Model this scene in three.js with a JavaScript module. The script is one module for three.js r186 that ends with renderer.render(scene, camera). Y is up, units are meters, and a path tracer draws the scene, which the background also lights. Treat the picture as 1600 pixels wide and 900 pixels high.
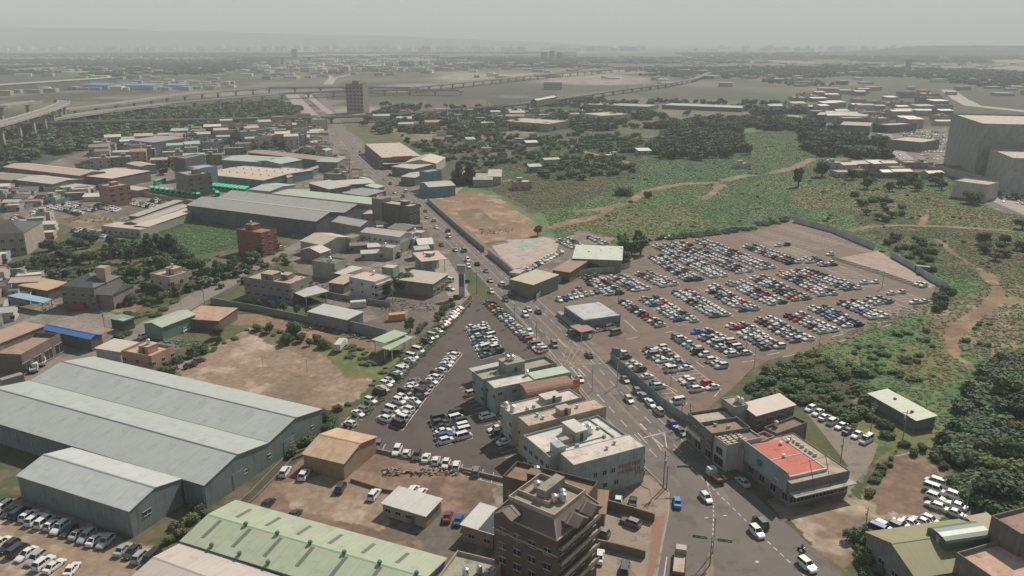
import * as THREE from 'three';
import { MarchingCubes } from 'three/addons/objects/MarchingCubes.js';
import { mergeGeometries } from 'three/addons/utils/BufferGeometryUtils.js';

// ---------------------------------------------------------------- camera, sky, sun, air
const FOCAL = 1230, EYE = 100, PITCH = Math.atan((450 - 64) / FOCAL);
const scene = new THREE.Scene();
const camera = new THREE.PerspectiveCamera(2 * Math.atan(450 / FOCAL) * 180 / Math.PI, 16 / 9, 1, 60000);
camera.position.set(0, EYE, 0);
camera.rotation.set(-PITCH, 0, 0);
const renderer = new THREE.WebGLRenderer({ antialias: true });
renderer.toneMapping = THREE.LinearToneMapping;
renderer.toneMappingExposure = 1.14;
renderer.shadowMap.enabled = true;
{
  const W = 256, H = 128, d = new Float32Array(W * H * 4);
  for (let y = 0; y < H; y++) {
    const el = ((y + 0.5) / H - 0.5) * Math.PI, t = Math.pow(Math.max(0, Math.sin(el)), 0.55);
    const c = el < 0 ? [0.16, 0.16, 0.13] : [0.58 + (0.12 - 0.58) * t, 0.572 + (0.19 - 0.572) * t, 0.54 + (0.26 - 0.54) * t];
    for (let x = 0; x < W; x++) { const o = (y * W + x) * 4; d[o] = c[0]; d[o + 1] = c[1]; d[o + 2] = c[2]; d[o + 3] = 1; }
  }
  const sky = new THREE.DataTexture(d, W, H, THREE.RGBAFormat, THREE.FloatType);
  sky.mapping = THREE.EquirectangularReflectionMapping; sky.magFilter = THREE.LinearFilter; sky.needsUpdate = true;
  scene.background = sky; scene.environment = sky;
}
const sun = new THREE.DirectionalLight(new THREE.Color(1, 0.885, 0.765), 5);
sun.position.set(0.42 * 400, 0.71 * 400, -300 - 0.56 * 400);
sun.target.position.set(0, 0, -300); scene.add(sun, sun.target);
sun.castShadow = true; sun.shadow.radius = 1; sun.shadow.mapSize.set(4096, 4096);
Object.assign(sun.shadow.camera, { left: -450, right: 450, top: 450, bottom: -450, near: 1, far: 1500 });
scene.fog = new THREE.FogExp2(new THREE.Color(0.87, 0.95, 0.97), 0.00016);

// ---------------------------------------------------------------- helpers
function rng(seed) { let s = seed | 0; return () => { s = (s + 0x6d2b79f5) | 0; let t = Math.imul(s ^ (s >>> 15), 1 | s); t = (t + Math.imul(t ^ (t >>> 7), 61 | t)) ^ t; return ((t ^ (t >>> 14)) >>> 0) / 4294967296; }; }
const R = rng(7);
const rr = (a, b, r = R) => a + (b - a) * r();
const pick = (a, r = R) => a[Math.floor(r() * a.length) % a.length];
const SP = Math.sin(PITCH), CP = Math.cos(PITCH);
// survey: the point at height h that the photograph shows at (px, py), in metres [x, z]
function site(px, py, h = 0) {
  const u = (px - 800) / FOCAL, v = (450 - py) / FOCAL, t = (h - EYE) / (v * CP - SP);
  return [u * t, -(v * SP + CP) * t];
}
const table = new Float32Array(65536); { const r = rng(99); for (let i = 0; i < 65536; i++) table[i] = r(); }
const hash2 = (x, y) => { let h = Math.imul(x | 0, 374761393) + Math.imul(y | 0, 668265263) | 0; h = Math.imul(h ^ (h >>> 13), 1274126177); return table[(h ^ (h >>> 16)) & 65535]; };
function noise(x, y, per = 0) {
  const ix = Math.floor(x), iy = Math.floor(y), fx = x - ix, fy = y - iy, s = fx * fx * (3 - 2 * fx), t = fy * fy * (3 - 2 * fy);
  const w = per ? (k) => ((k % per) + per) % per : (k) => k;
  const a = hash2(w(ix), w(iy)), b = hash2(w(ix + 1), w(iy)), c = hash2(w(ix), w(iy + 1)), d = hash2(w(ix + 1), w(iy + 1));
  return a + (b - a) * s + (c - a) * t + (a - b - c + d) * s * t;
}
function fbm(x, y, o = 4, per = 0) { let s = 0, a = 0.5, n = 0; for (let i = 0; i < o; i++) { s += a * noise(x, y, per); n += a; a *= 0.5; x = x * 2 + 17; y = y * 2 + 31; per *= 2; } return s / n; }
const smooth = (a, b, x) => { const t = Math.min(1, Math.max(0, (x - a) / (b - a))); return t * t * (3 - 2 * t); };
const srgb8 = (v) => Math.round(255 * Math.min(1, Math.max(0, v <= 0.0031308 ? 12.92 * v : 1.055 * Math.pow(v, 1 / 2.4) - 0.055)));

const names = new Map();
function numbered(n) { const k = names.get(n) || 0; names.set(n, k + 1); return k ? n + '_' + String(k).padStart(3, '0') : n; }
function thing(name, label, category, [x, y, z] = [0, 0, 0], turn = 0, group) {
  const o = new THREE.Group(); o.name = numbered(name); scene.add(o);
  o.position.set(x, y, z); o.rotation.y = turn; o.userData = { label, category };
  if (group) o.userData.group = group;
  return o;
}
function part(name, geo, m, parent = scene) {
  const o = new THREE.Mesh(geo, m); o.name = parent === scene ? numbered(name) : name; o.castShadow = o.receiveShadow = true; parent.add(o); return o;
}
function structure(name, geo, m) { const o = part(name, geo, m); o.userData.kind = 'structure'; return o; }
function tag(o, label, category, group) { o.userData.label = label; o.userData.category = category; if (group) o.userData.group = group; return o; }

// triangles with flat faces and uv in metres
class Geo {
  constructor() { this.p = []; this.c = null; }
  tri(a, b, c) { this.p.push(...a, ...b, ...c); return this; }
  quad(a, b, c, d) { return this.tri(a, b, c).tri(a, c, d); }
  box(x0, y0, z0, x1, y1, z1) {
    const v = (i, j, k) => [i ? x1 : x0, j ? y1 : y0, k ? z1 : z0];
    this.quad(v(0, 0, 1), v(1, 0, 1), v(1, 1, 1), v(0, 1, 1)); this.quad(v(1, 0, 0), v(0, 0, 0), v(0, 1, 0), v(1, 1, 0));
    this.quad(v(1, 0, 1), v(1, 0, 0), v(1, 1, 0), v(1, 1, 1)); this.quad(v(0, 0, 0), v(0, 0, 1), v(0, 1, 1), v(0, 1, 0));
    this.quad(v(0, 1, 1), v(1, 1, 1), v(1, 1, 0), v(0, 1, 0)); this.quad(v(0, 0, 0), v(1, 0, 0), v(1, 0, 1), v(0, 0, 1));
    return this;
  }
  // beam between two points with square section
  beam(a, b, w, h = w) {
    const A = new THREE.Vector3(...a), B = new THREE.Vector3(...b), d = B.clone().sub(A).normalize();
    const up = Math.abs(d.y) > 0.95 ? new THREE.Vector3(1, 0, 0) : new THREE.Vector3(0, 1, 0), s = d.clone().cross(up).normalize().multiplyScalar(w / 2), u = s.clone().cross(d).normalize().multiplyScalar(h / 2);
    const q = (P, i, j) => { const r = P.clone().addScaledVector(s, i).addScaledVector(u, j); return [r.x, r.y, r.z]; };
    const c = [[-1, -1], [1, -1], [1, 1], [-1, 1]];
    for (let k = 0; k < 4; k++) { const [i, j] = c[k], [m, n] = c[(k + 1) % 4]; this.quad(q(A, i, j), q(A, m, n), q(B, m, n), q(B, i, j)); }
    this.quad(q(A, -1, 1), q(A, 1, 1), q(A, 1, -1), q(A, -1, -1)); this.quad(q(B, -1, -1), q(B, 1, -1), q(B, 1, 1), q(B, -1, 1));
    return this;
  }
  // prism from a closed outline in the z-y plane, along x
  prismX(outline, x0, x1) {
    const n = outline.length, sh = THREE.ShapeUtils.triangulateShape(outline.map(([z, y]) => new THREE.Vector2(z, y)), []);
    for (let i = 0; i < n; i++) { const a = outline[i], b = outline[(i + 1) % n]; this.quad([x0, a[1], a[0]], [x1, a[1], a[0]], [x1, b[1], b[0]], [x0, b[1], b[0]]); }
    for (const [i, j, k] of sh) for (const x of [x0, x1]) this.tri([x, outline[i][1], outline[i][0]], [x, outline[j][1], outline[j][0]], [x, outline[k][1], outline[k][0]]);
    return this;
  }
  cyl(x, y0, z, r, h, n = 12, r2 = r, axis = 'y') {
    const P = (a, rad, t) => { const c = Math.cos(a) * rad, s = Math.sin(a) * rad; return axis === 'y' ? [x + c, y0 + t, z + s] : axis === 'x' ? [x + t, y0 + c, z + s] : [x + c, y0 + s, z + t]; };
    for (let i = 0; i < n; i++) {
      const a = i / n * 2 * Math.PI, b = (i + 1) / n * 2 * Math.PI;
      this.quad(P(a, r, 0), P(a, r2, h), P(b, r2, h), P(b, r, 0)); this.tri(P(a, r2, h), P(0, 0, h), P(b, r2, h)); this.tri(P(b, r, 0), P(0, 0, 0), P(a, r, 0));
    }
    return this;
  }
  get done() {
    const g = new THREE.BufferGeometry(), p = new Float32Array(this.p), uv = new Float32Array(p.length / 3 * 2);
    g.setAttribute('position', new THREE.BufferAttribute(p, 3)); g.computeVertexNormals();
    const n = g.attributes.normal.array;
    for (let i = 0, j = 0; i < p.length; i += 3, j += 2) {
      const ax = Math.abs(n[i]), ay = Math.abs(n[i + 1]), az = Math.abs(n[i + 2]);
      if (ay >= 0.5) { uv[j] = p[i]; uv[j + 1] = p[i + 2]; } else if (ax > az) { uv[j] = p[i + 2]; uv[j + 1] = p[i + 1]; } else { uv[j] = p[i]; uv[j + 1] = p[i + 1]; }
    }
    g.setAttribute('uv', new THREE.BufferAttribute(uv, 2));
    return g;
  }
}
const G = () => new Geo();

// ---------------------------------------------------------------- surface textures (grain, stains, ribs), tileable
function tile(size, metres, f) {
  const d = new Uint8Array(size * size * 4);
  for (let y = 0; y < size; y++) for (let x = 0; x < size; x++) { const v = f(x / size, y / size), o = (y * size + x) * 4; const q = Array.isArray(v) ? v : [v, v, v]; for (let k = 0; k < 3; k++) d[o + k] = Math.round(255 * Math.min(1, Math.max(0, q[k]))); d[o + 3] = 255; }
  const t = new THREE.DataTexture(d, size, size); t.wrapS = t.wrapT = THREE.RepeatWrapping; t.magFilter = THREE.LinearFilter; t.repeat.set(1 / metres, 1 / metres); t.needsUpdate = true; return t;
}
const TEX = {
  plaster: tile(512, 14, (u, v) => 0.72 + 0.28 * fbm(u * 8, v * 8, 5, 8) - 0.16 * smooth(0.5, 0.85, noise(u * 48, v * 3, 48)) - 0.12 * smooth(0.6, 0.75, fbm(u * 5 + 3, v * 5, 4, 5))),
  metal: tile(512, 16, (u, v) => 0.86 + 0.14 * fbm(u * 6, v * 6, 5, 6) - 0.07 * smooth(0.45, 0.75, noise(u * 64, v * 2, 64)) - 0.1 * smooth(0.62, 0.76, fbm(u * 9 + 7, v * 9, 4, 9)) - 0.05 * (((u * 16) % 1) < 0.06 ? 1 : 0)),
  ribs: tile(256, 2, (u, v) => 0.5 + 0.5 * Math.pow(0.5 + 0.5 * Math.cos(u * 8 * 2 * Math.PI), 3)),
  rust: tile(512, 12, (u, v) => { const n = smooth(0.45, 0.7, fbm(u * 7, v * 7, 5, 7)), s = 0.78 + 0.22 * noise(u * 40, v * 4, 40); return [s * (1 - 0.08 * n), s * (1 - 0.2 * n), s * (1 - 0.3 * n)]; }),
  concrete: tile(512, 18, (u, v) => 0.70 + 0.34 * fbm(u * 6, v * 6, 6, 6) - 0.25 * smooth(0.58, 0.74, fbm(u * 10 + 4, v * 10 + 9, 5, 10)) - 0.1 * smooth(0.6, 0.7, fbm(u * 40, v * 40, 2, 40))),
  asphalt: tile(512, 22, (u, v) => 0.74 + 0.3 * fbm(u * 5, v * 5, 6, 5) + 0.12 * (noise(u * 256, v * 256, 256) - 0.5) - 0.16 * smooth(0.6, 0.72, fbm(u * 9, v * 9 + 3, 4, 9))),
  bricks: tile(512, 9, (u, v) => 0.72 + 0.2 * fbm(u * 10, v * 10, 4, 10) + 0.14 * (noise(u * 128, v * 192, 64) - 0.5)),
  tiles: tile(256, 3, (u, v) => 0.8 + 0.2 * fbm(u * 8, v * 8, 3, 8) - 0.25 * (((v * 10) % 1) < 0.2 ? 1 : 0)),
};
const mats = new Map();
function mat(c, o = {}) {
  const key = JSON.stringify([c, o]);
  if (!mats.has(key)) {
    const m = new THREE.MeshStandardMaterial({ color: new THREE.Color().setRGB(...c), roughness: o.rough ?? 0.85, metalness: o.metal ?? 0, side: THREE.DoubleSide });
    if (o.tex) m.map = TEX[o.tex];
    if (o.ribs) { m.bumpMap = TEX.ribs; m.bumpScale = 0.03; }
    if (o.vc) m.vertexColors = true;
    mats.set(key, m);
  }
  return mats.get(key);
}
const GLASS = mat([0.03, 0.04, 0.045], { rough: 0.12 }), STEEL = mat([0.62, 0.63, 0.64], { rough: 0.3, metal: 0.9 }), DARK = mat([0.04, 0.04, 0.042], { rough: 0.7 }), POLE = mat([0.22, 0.21, 0.2], { rough: 0.8 });
const WHITE_LINE = mat([0.52, 0.5, 0.46], { rough: 0.8, tex: 'concrete' }), YELLOW_LINE = mat([0.36, 0.25, 0.13], { rough: 0.8, tex: 'concrete' });
// oriented rectangle from three roof corners in the photograph (fl front-left, fr, rr, rl) at height h
function frame(c, h) {
  const s = (k) => c[k] && site(c[k][0], c[k][1], h);
  let fl = s('fl'), fr = s('fr'), r2 = s('rr'), rl = s('rl');
  if (!fl) fl = [fr[0] + rl[0] - r2[0], fr[1] + rl[1] - r2[1]];
  if (!fr) fr = [fl[0] + r2[0] - rl[0], fl[1] + r2[1] - rl[1]];
  const e = r2 ? [r2[0] - fr[0], r2[1] - fr[1]] : [rl[0] - fl[0], rl[1] - fl[1]];
  const ux = fr[0] - fl[0], uz = fr[1] - fl[1], w = Math.hypot(ux, uz), U = [ux / w, uz / w], N = [U[1], -U[0]];
  const sd = e[0] * N[0] + e[1] * N[1], d = Math.abs(sd), along = (e[0] * U[0] + e[1] * U[1]) / 2;
  const cx = (fl[0] + fr[0]) / 2 + N[0] * sd / 2 + U[0] * along, cz = (fl[1] + fr[1]) / 2 + N[1] * sd / 2 + U[1] * along;
  return { x: cx, z: cz, w, d, turn: Math.atan2(-U[1], U[0]) };
}
// ---------------------------------------------------------------- ground: soil, grass and tracks as matter
const ZONES = [
  [[0.075, 0.082, 0.032], [0.050, 0.068, 0.026], [0.115, 0.092, 0.055]], // 0 scrub
  [[0.058, 0.122, 0.042], [0.078, 0.138, 0.048], [0.112, 0.138, 0.056]], // 1 green field
  [[0.230, 0.150, 0.095], [0.180, 0.115, 0.072], [0.300, 0.215, 0.150]], // 2 red-brown soil
  [[0.225, 0.168, 0.115], [0.165, 0.122, 0.082], [0.330, 0.262, 0.195]], // 3 sandy lot
  [[0.190, 0.125, 0.078], [0.150, 0.100, 0.060], [0.250, 0.172, 0.112]], // 4 dirt track
  [[0.145, 0.120, 0.097], [0.108, 0.090, 0.073], [0.210, 0.178, 0.148]], // 5 concrete yard
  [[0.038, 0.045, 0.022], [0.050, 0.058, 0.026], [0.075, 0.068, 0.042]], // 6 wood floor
  [[0.120, 0.130, 0.045], [0.092, 0.112, 0.036], [0.150, 0.135, 0.065]], // 7 dry grass
  [[0.160, 0.108, 0.076], [0.128, 0.085, 0.060], [0.205, 0.142, 0.102]], // 8 damp brown soil
  [[0.170, 0.150, 0.125], [0.135, 0.118, 0.098], [0.215, 0.190, 0.160]], // 9 dusty lane
  [[0.042, 0.102, 0.042], [0.054, 0.116, 0.048], [0.080, 0.122, 0.052]], // 10 deep green
  [[0.165, 0.120, 0.075], [0.110, 0.105, 0.050], [0.230, 0.175, 0.120]], // 11 half-grown soil
];
const AREAS = [ // zone, outline in survey pixels
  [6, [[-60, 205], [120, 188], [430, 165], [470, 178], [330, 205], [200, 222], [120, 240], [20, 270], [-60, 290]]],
  [5, [[-80, 300], [20, 275], [120, 240], [200, 222], [330, 205], [520, 190], [600, 240], [700, 290], [735, 470], [600, 560], [520, 480], [440, 400], [300, 330], [0, 340], [-80, 330]]],
  [0, [[-60, 330], [150, 330], [170, 345], [310, 335], [440, 350], [470, 385], [330, 450], [170, 545], [120, 560], [-60, 480]]],
  [10, [[165, 382], [235, 352], [305, 335], [370, 352], [372, 388], [280, 400], [190, 405]]],
  [1, [[190, 392], [245, 365], [330, 358], [362, 372], [360, 388], [270, 392]]],
  [5, [[0, 335], [60, 320], [150, 318], [200, 335], [205, 372], [150, 378], [100, 350], [20, 350]]],
  [11, [[60, 345], [150, 335], [205, 345], [160, 360]]],
  [9, [[-40, 470], [95, 455], [210, 505], [150, 560], [60, 580], [-60, 640]]],
  [4, [[60, 430], [150, 480], [175, 470], [230, 475], [205, 492], [165, 485], [110, 470]]],
  [9, [[100, 560], [270, 530], [300, 560], [230, 600]]],
  [0, [[230, 560], [400, 500], [600, 560], [560, 640], [500, 650], [300, 590], [240, 590]]],
  [3, [[262, 580], [390, 512], [450, 530], [520, 555], [595, 580], [560, 622], [500, 655], [440, 632], [330, 606]]],
  [11, [[380, 518], [470, 525], [600, 575], [590, 590], [520, 575], [440, 545]]],
  [7, [[490, 540], [600, 545], [640, 550], [590, 595], [540, 590]]],
  [4, [[330, 490], [410, 490], [500, 520], [590, 535], [580, 548], [500, 532], [400, 508], [335, 505]]],
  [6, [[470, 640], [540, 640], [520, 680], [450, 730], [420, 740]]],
  [8, [[400, 760], [480, 715], [590, 690], [790, 740], [800, 790], [740, 900], [300, 900]]],
  [3, [[420, 760], [560, 735], [640, 760], [600, 830], [470, 800]]],
  [5, [[640, 810], [760, 800], [740, 870], [690, 870], [600, 840]]],
  [3, [[-80, 780], [40, 780], [240, 860], [330, 900], [260, 960], [-80, 960]]],
  [9, [[780, 740], [930, 770], [1020, 740], [1045, 780], [1030, 960], [760, 960]]],
  // right side: great field and its tracks
  [1, [[690, 290], [820, 250], [1000, 215], [1300, 190], [1660, 300], [1660, 700], [1480, 690], [1330, 600], [1165, 615], [1260, 545], [1480, 455], [1370, 390], [1240, 343], [1010, 372], [960, 430], [870, 390], [800, 330]]],
  [10, [[930, 275], [1010, 250], [1200, 250], [1240, 258], [1180, 285], [1060, 282]]],
  [10, [[1020, 345], [1120, 310], [1240, 300], [1300, 320], [1240, 345], [1060, 372]]],
  [7, [[880, 355], [960, 320], [1080, 325], [1120, 350], [1000, 372], [900, 380]]],
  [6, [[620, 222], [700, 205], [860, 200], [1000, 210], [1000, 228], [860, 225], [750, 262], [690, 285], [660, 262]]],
  [0, [[750, 245], [860, 215], [1000, 225], [1000, 275], [900, 320], [830, 335], [770, 300]]],
  [7, [[1230, 290], [1420, 285], [1500, 320], [1600, 340], [1620, 420], [1480, 400], [1330, 330], [1240, 325]]],
  [0, [[1320, 330], [1480, 350], [1640, 380], [1640, 470], [1560, 450], [1440, 420], [1380, 380]]],
  [11, [[1460, 470], [1600, 440], [1640, 540], [1530, 560], [1440, 520]]],
  [7, [[1370, 545], [1480, 530], [1500, 600], [1410, 600]]],
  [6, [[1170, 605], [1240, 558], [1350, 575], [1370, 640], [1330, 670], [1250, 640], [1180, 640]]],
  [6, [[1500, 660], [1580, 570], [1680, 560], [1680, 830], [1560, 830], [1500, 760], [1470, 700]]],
  [7, [[1330, 620], [1420, 610], [1480, 690], [1400, 760], [1340, 680]]],
  [2, [[668, 308], [735, 298], [772, 305], [845, 352], [838, 372], [765, 378], [738, 385], [700, 350]]],
  [11, [[715, 330], [750, 325], [780, 350], [760, 365], [725, 350]]],
  [5, [[765, 382], [850, 368], [880, 375], [905, 400], [870, 470], [840, 470], [800, 430], [770, 405]]],
  [9, [[860, 385], [905, 360], [960, 372], [920, 420], [880, 400]]],
  [9, [[1255, 640], [1290, 635], [1370, 690], [1350, 740], [1300, 810], [1230, 800], [1340, 720]]],
  [3, [[1230, 810], [1330, 775], [1380, 725], [1420, 703], [1475, 735], [1500, 790], [1470, 820], [1340, 840], [1320, 890], [1290, 870]]],
  [8, [[1380, 720], [1440, 705], [1490, 770], [1450, 810], [1360, 800]]],
  [9, [[1490, 780], [1545, 795], [1530, 815], [1495, 812]]],
  [0, [[1340, 780], [1370, 725], [1395, 700], [1372, 700], [1330, 770]]],
  [5, [[1380, 205], [1480, 200], [1490, 262], [1430, 270], [1395, 240]]],
  [5, [[1500, 300], [1660, 310], [1660, 350], [1560, 330]]],
  [4, [[660, 195], [700, 200], [695, 215], [655, 213]]],
  [11, [[560, 185], [760, 190], [860, 195], [820, 215], [640, 220]]],
];
const TRACKS = [ // zone, width in metres, line in survey pixels
  [4, 7, [[868, 352], [900, 345], [935, 338], [960, 322], [1000, 308], [1010, 298], [1060, 288], [1120, 285]]], [4, 9, [[900, 330], [935, 328], [985, 315], [1005, 302]]],
  [4, 8, [[1100, 312], [1115, 300], [1130, 283], [1160, 275], [1200, 272], [1240, 262], [1270, 248]]], [4, 4, [[800, 385], [850, 358], [935, 340]]],
  [4, 6, [[1330, 360], [1360, 354], [1400, 352], [1480, 354], [1570, 360], [1640, 365]]], [4, 4, [[1440, 352], [1445, 340], [1450, 336]]], [4, 3.5, [[1425, 358], [1470, 378], [1495, 400], [1530, 420], [1548, 440], [1562, 458]]],
  [4, 7, [[1540, 428], [1562, 455], [1545, 480], [1520, 495], [1490, 520], [1485, 530]]], [4, 4, [[1485, 530], [1490, 555], [1530, 580]]], [2, 14, [[1560, 470], [1600, 470], [1640, 480]]],
  [4, 5, [[890, 228], [920, 240], [950, 246], [985, 255]]], [2, 9, [[905, 236], [935, 243]]], [7, 3, [[1015, 264], [1050, 258], [1085, 252]]], [4, 8, [[1300, 252], [1325, 246]]],
  [9, 6, [[-40, 600], [170, 545], [330, 450], [440, 395], [475, 378]]], [9, 5, [[160, 330], [40, 345], [-40, 365]]],
];
function zoneMap(x0, x1, f0, f1, W, H) {
  const z = new Uint8Array(W * H).fill(255), toX = (x) => (x - x0) / (x1 - x0) * W, toY = (f) => (f - f0) / (f1 - f0) * H;
  for (const [id, poly] of AREAS) {
    const q = poly.map(([a, b]) => { const [x, w] = site(a, b); return [toX(x), toY(-w)]; });
    const lo = Math.max(0, Math.floor(Math.min(...q.map((p) => p[1])))), hi = Math.min(H - 1, Math.ceil(Math.max(...q.map((p) => p[1]))));
    for (let y = lo; y <= hi; y++) {
      const xs = []; for (let i = 0; i < q.length; i++) { const a = q[i], b = q[(i + 1) % q.length]; if ((a[1] <= y + 0.5) !== (b[1] <= y + 0.5)) xs.push(a[0] + (y + 0.5 - a[1]) / (b[1] - a[1]) * (b[0] - a[0])); }
      xs.sort((a, b) => a - b);
      for (let k = 0; k + 1 < xs.length; k += 2) { const s = Math.max(0, Math.round(xs[k])), e = Math.min(W, Math.round(xs[k + 1])); if (e > s) z.fill(id, y * W + s, y * W + e); }
    }
  }
  for (const [id, wd, line] of TRACKS) {
    const q = line.map(([a, b]) => { const [x, w] = site(a, b); return [x, -w]; });
    for (let i = 0; i + 1 < q.length; i++) {
      const L = Math.hypot(q[i + 1][0] - q[i][0], q[i + 1][1] - q[i][1]), n = Math.ceil(L / 0.5);
      for (let k = 0; k <= n; k++) {
        const x = q[i][0] + (q[i + 1][0] - q[i][0]) * k / n, f = q[i][1] + (q[i + 1][1] - q[i][1]) * k / n, r = wd * (0.14 + 0.24 * noise(x / 9, f / 9)); if (id === 4 && noise(x / 14 + 3, f / 14) > 0.8) continue;
        const X0 = Math.max(0, Math.floor(toX(x - r))), X1 = Math.min(W - 1, Math.ceil(toX(x + r))), Y0 = Math.max(0, Math.floor(toY(f - r))), Y1 = Math.min(H - 1, Math.ceil(toY(f + r)));
        for (let yy = Y0; yy <= Y1; yy++) for (let xx = X0; xx <= X1; xx++) z[yy * W + xx] = id;
      }
    }
  }
  return z;
}
// patchwork of crops, fallow and villages for the open country
function country(x, f, k) {
  const wx = x + 60 * noise(x / 300, f / 300), wf = f + 80 * noise(x / 400 + 9, f / 260);
  const cx = Math.floor(wx / 130), cf = Math.floor(wf / 210), h = hash2(cx + 500, cf + 300), h2 = hash2(cx + 90, cf + 700);
  const crops = [[0.075, 0.100, 0.045], [0.060, 0.085, 0.038], [0.150, 0.135, 0.075], [0.090, 0.100, 0.055], [0.200, 0.165, 0.110], [0.055, 0.072, 0.038], [0.110, 0.120, 0.058]];
  const c = crops[Math.floor(h * 6.99)], m = 0.75 + 0.5 * fbm(x / 40, f / 40, 3);
  const tree = smooth(0.44, 0.58, fbm(x / 260 + 3, f / 340, 4)) * 0.85, town = smooth(0.62, 0.72, fbm(x / 500 + 40, f / 600 + 8, 3));
  for (let i = 0; i < 3; i++) k[i] = (c[i] * (0.5 + 0.34 * h2) * (1 - tree) + [0.035, 0.045, 0.028][i] * tree) * m * (1 - town) + town * [0.2, 0.185, 0.165][i] * (0.6 + 0.8 * noise(x / 14, f / 14));
  return k;
}
const ZM = []; // zone maps kept, so that plants keep off tracks and yards
const zoneAt = (x, z) => { for (const [x0, x1, f0, f1, W, H, m] of ZM) if (x > x0 && x < x1 && -z > f0 && -z < f1) return m[Math.floor((-z - f0) / (f1 - f0) * H) * W + Math.floor((x - x0) / (x1 - x0) * W)]; return 255; };
function sheet(name, x0, x1, f0, f1, W, H, painted) {
  const d = new Uint8Array(W * H * 4), zm = painted ? zoneMap(x0, x1, f0, f1, W, H) : null; if (zm) ZM.push([x0, x1, f0, f1, W, H, zm]);
  const sx = (x1 - x0) / W, sf = (f1 - f0) / H, far = [0, 0, 0];
  for (let j = 0; j < H; j++) for (let i = 0; i < W; i++) {
    const x = x0 + (i + 0.5) * sx, f = f0 + (j + 0.5) * sf, o = (j * W + i) * 4;
    let r, g, b, id = 255;
    if (zm) {
      const n1 = noise(x / 5, f / 5) - 0.5 + 0.6 * (noise(x / 1.7 + 7, f / 1.7) - 0.5), n2 = noise(x / 5 + 50, f / 5 + 20) - 0.5 + 0.6 * (noise(x / 1.7 + 70, f / 1.7) - 0.5);
      const I = Math.min(W - 1, Math.max(0, Math.round(i + n1 * 2.2 / sx))), J = Math.min(H - 1, Math.max(0, Math.round(j + n2 * 2.2 / sf)));
      id = zm[J * W + I];
    }
    if (id === 255) { if (f < 1000 && zm) id = 0; else { country(x, f, far); [r, g, b] = far; } }
    if (id !== 255) {
      const Z = ZONES[id], a = smooth(0.3, 0.7, fbm(x / 22 + id * 13, f / 22, 3)), e = smooth(0.5, 0.72, fbm(x / 7 + 11, f / 7 + id * 5, 4)), m = 0.66 + 0.68 * noise(x / 1.1, f / 1.1) * 0.6 + 0.27 * noise(x / 0.45, f / 0.45);
      r = ((Z[0][0] * (1 - a) + Z[1][0] * a) * (1 - e) + Z[2][0] * e) * m; g = ((Z[0][1] * (1 - a) + Z[1][1] * a) * (1 - e) + Z[2][1] * e) * m; b = ((Z[0][2] * (1 - a) + Z[1][2] * a) * (1 - e) + Z[2][2] * e) * m;
    }
    d[o] = srgb8(r); d[o + 1] = srgb8(g); d[o + 2] = srgb8(b); d[o + 3] = 255;
  }
  const t = new THREE.DataTexture(d, W, H); t.colorSpace = THREE.SRGBColorSpace; t.magFilter = THREE.LinearFilter; t.needsUpdate = true;
  const geo = new THREE.BufferGeometry();
  geo.setAttribute('position', new THREE.BufferAttribute(new Float32Array([x0, 0, -f0, x1, 0, -f0, x1, 0, -f1, x0, 0, -f1]), 3));
  geo.setAttribute('uv', new THREE.BufferAttribute(new Float32Array([0, 0, 1, 0, 1, 1, 0, 1]), 2)); geo.setIndex([0, 1, 2, 0, 2, 3]); geo.computeVertexNormals();
  return structure(name, geo, new THREE.MeshStandardMaterial({ map: t, roughness: 1, side: THREE.DoubleSide }));
}
const A_ = [-400, 400, 80, 560], B_ = [-1150, 1150, 560, 1700], C_ = [-7500, 7500, 1700, 11000];
sheet('ground', ...A_, 2048, 1228, true);
sheet('ground', ...B_, 2048, 1015, true);
sheet('ground', ...C_, 2048, 1270, false);
{ // the rest of the plain, out to the horizon
  const g = G(), Q = (x0, x1, f0, f1) => g.quad([x0, 0, -f0], [x1, 0, -f0], [x1, 0, -f1], [x0, 0, -f1]);
  Q(-30000, 30000, 11000, 36000); Q(-30000, -7500, 1700, 11000); Q(7500, 30000, 1700, 11000); Q(-30000, -1150, 560, 1700); Q(1150, 30000, 560, 1700); Q(-30000, -400, 80, 560); Q(400, 30000, 80, 560); Q(-30000, 30000, -1500, 80);
  const m = mat([0.075, 0.082, 0.05], { rough: 1 }); structure('ground', g.done, m);
}
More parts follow.
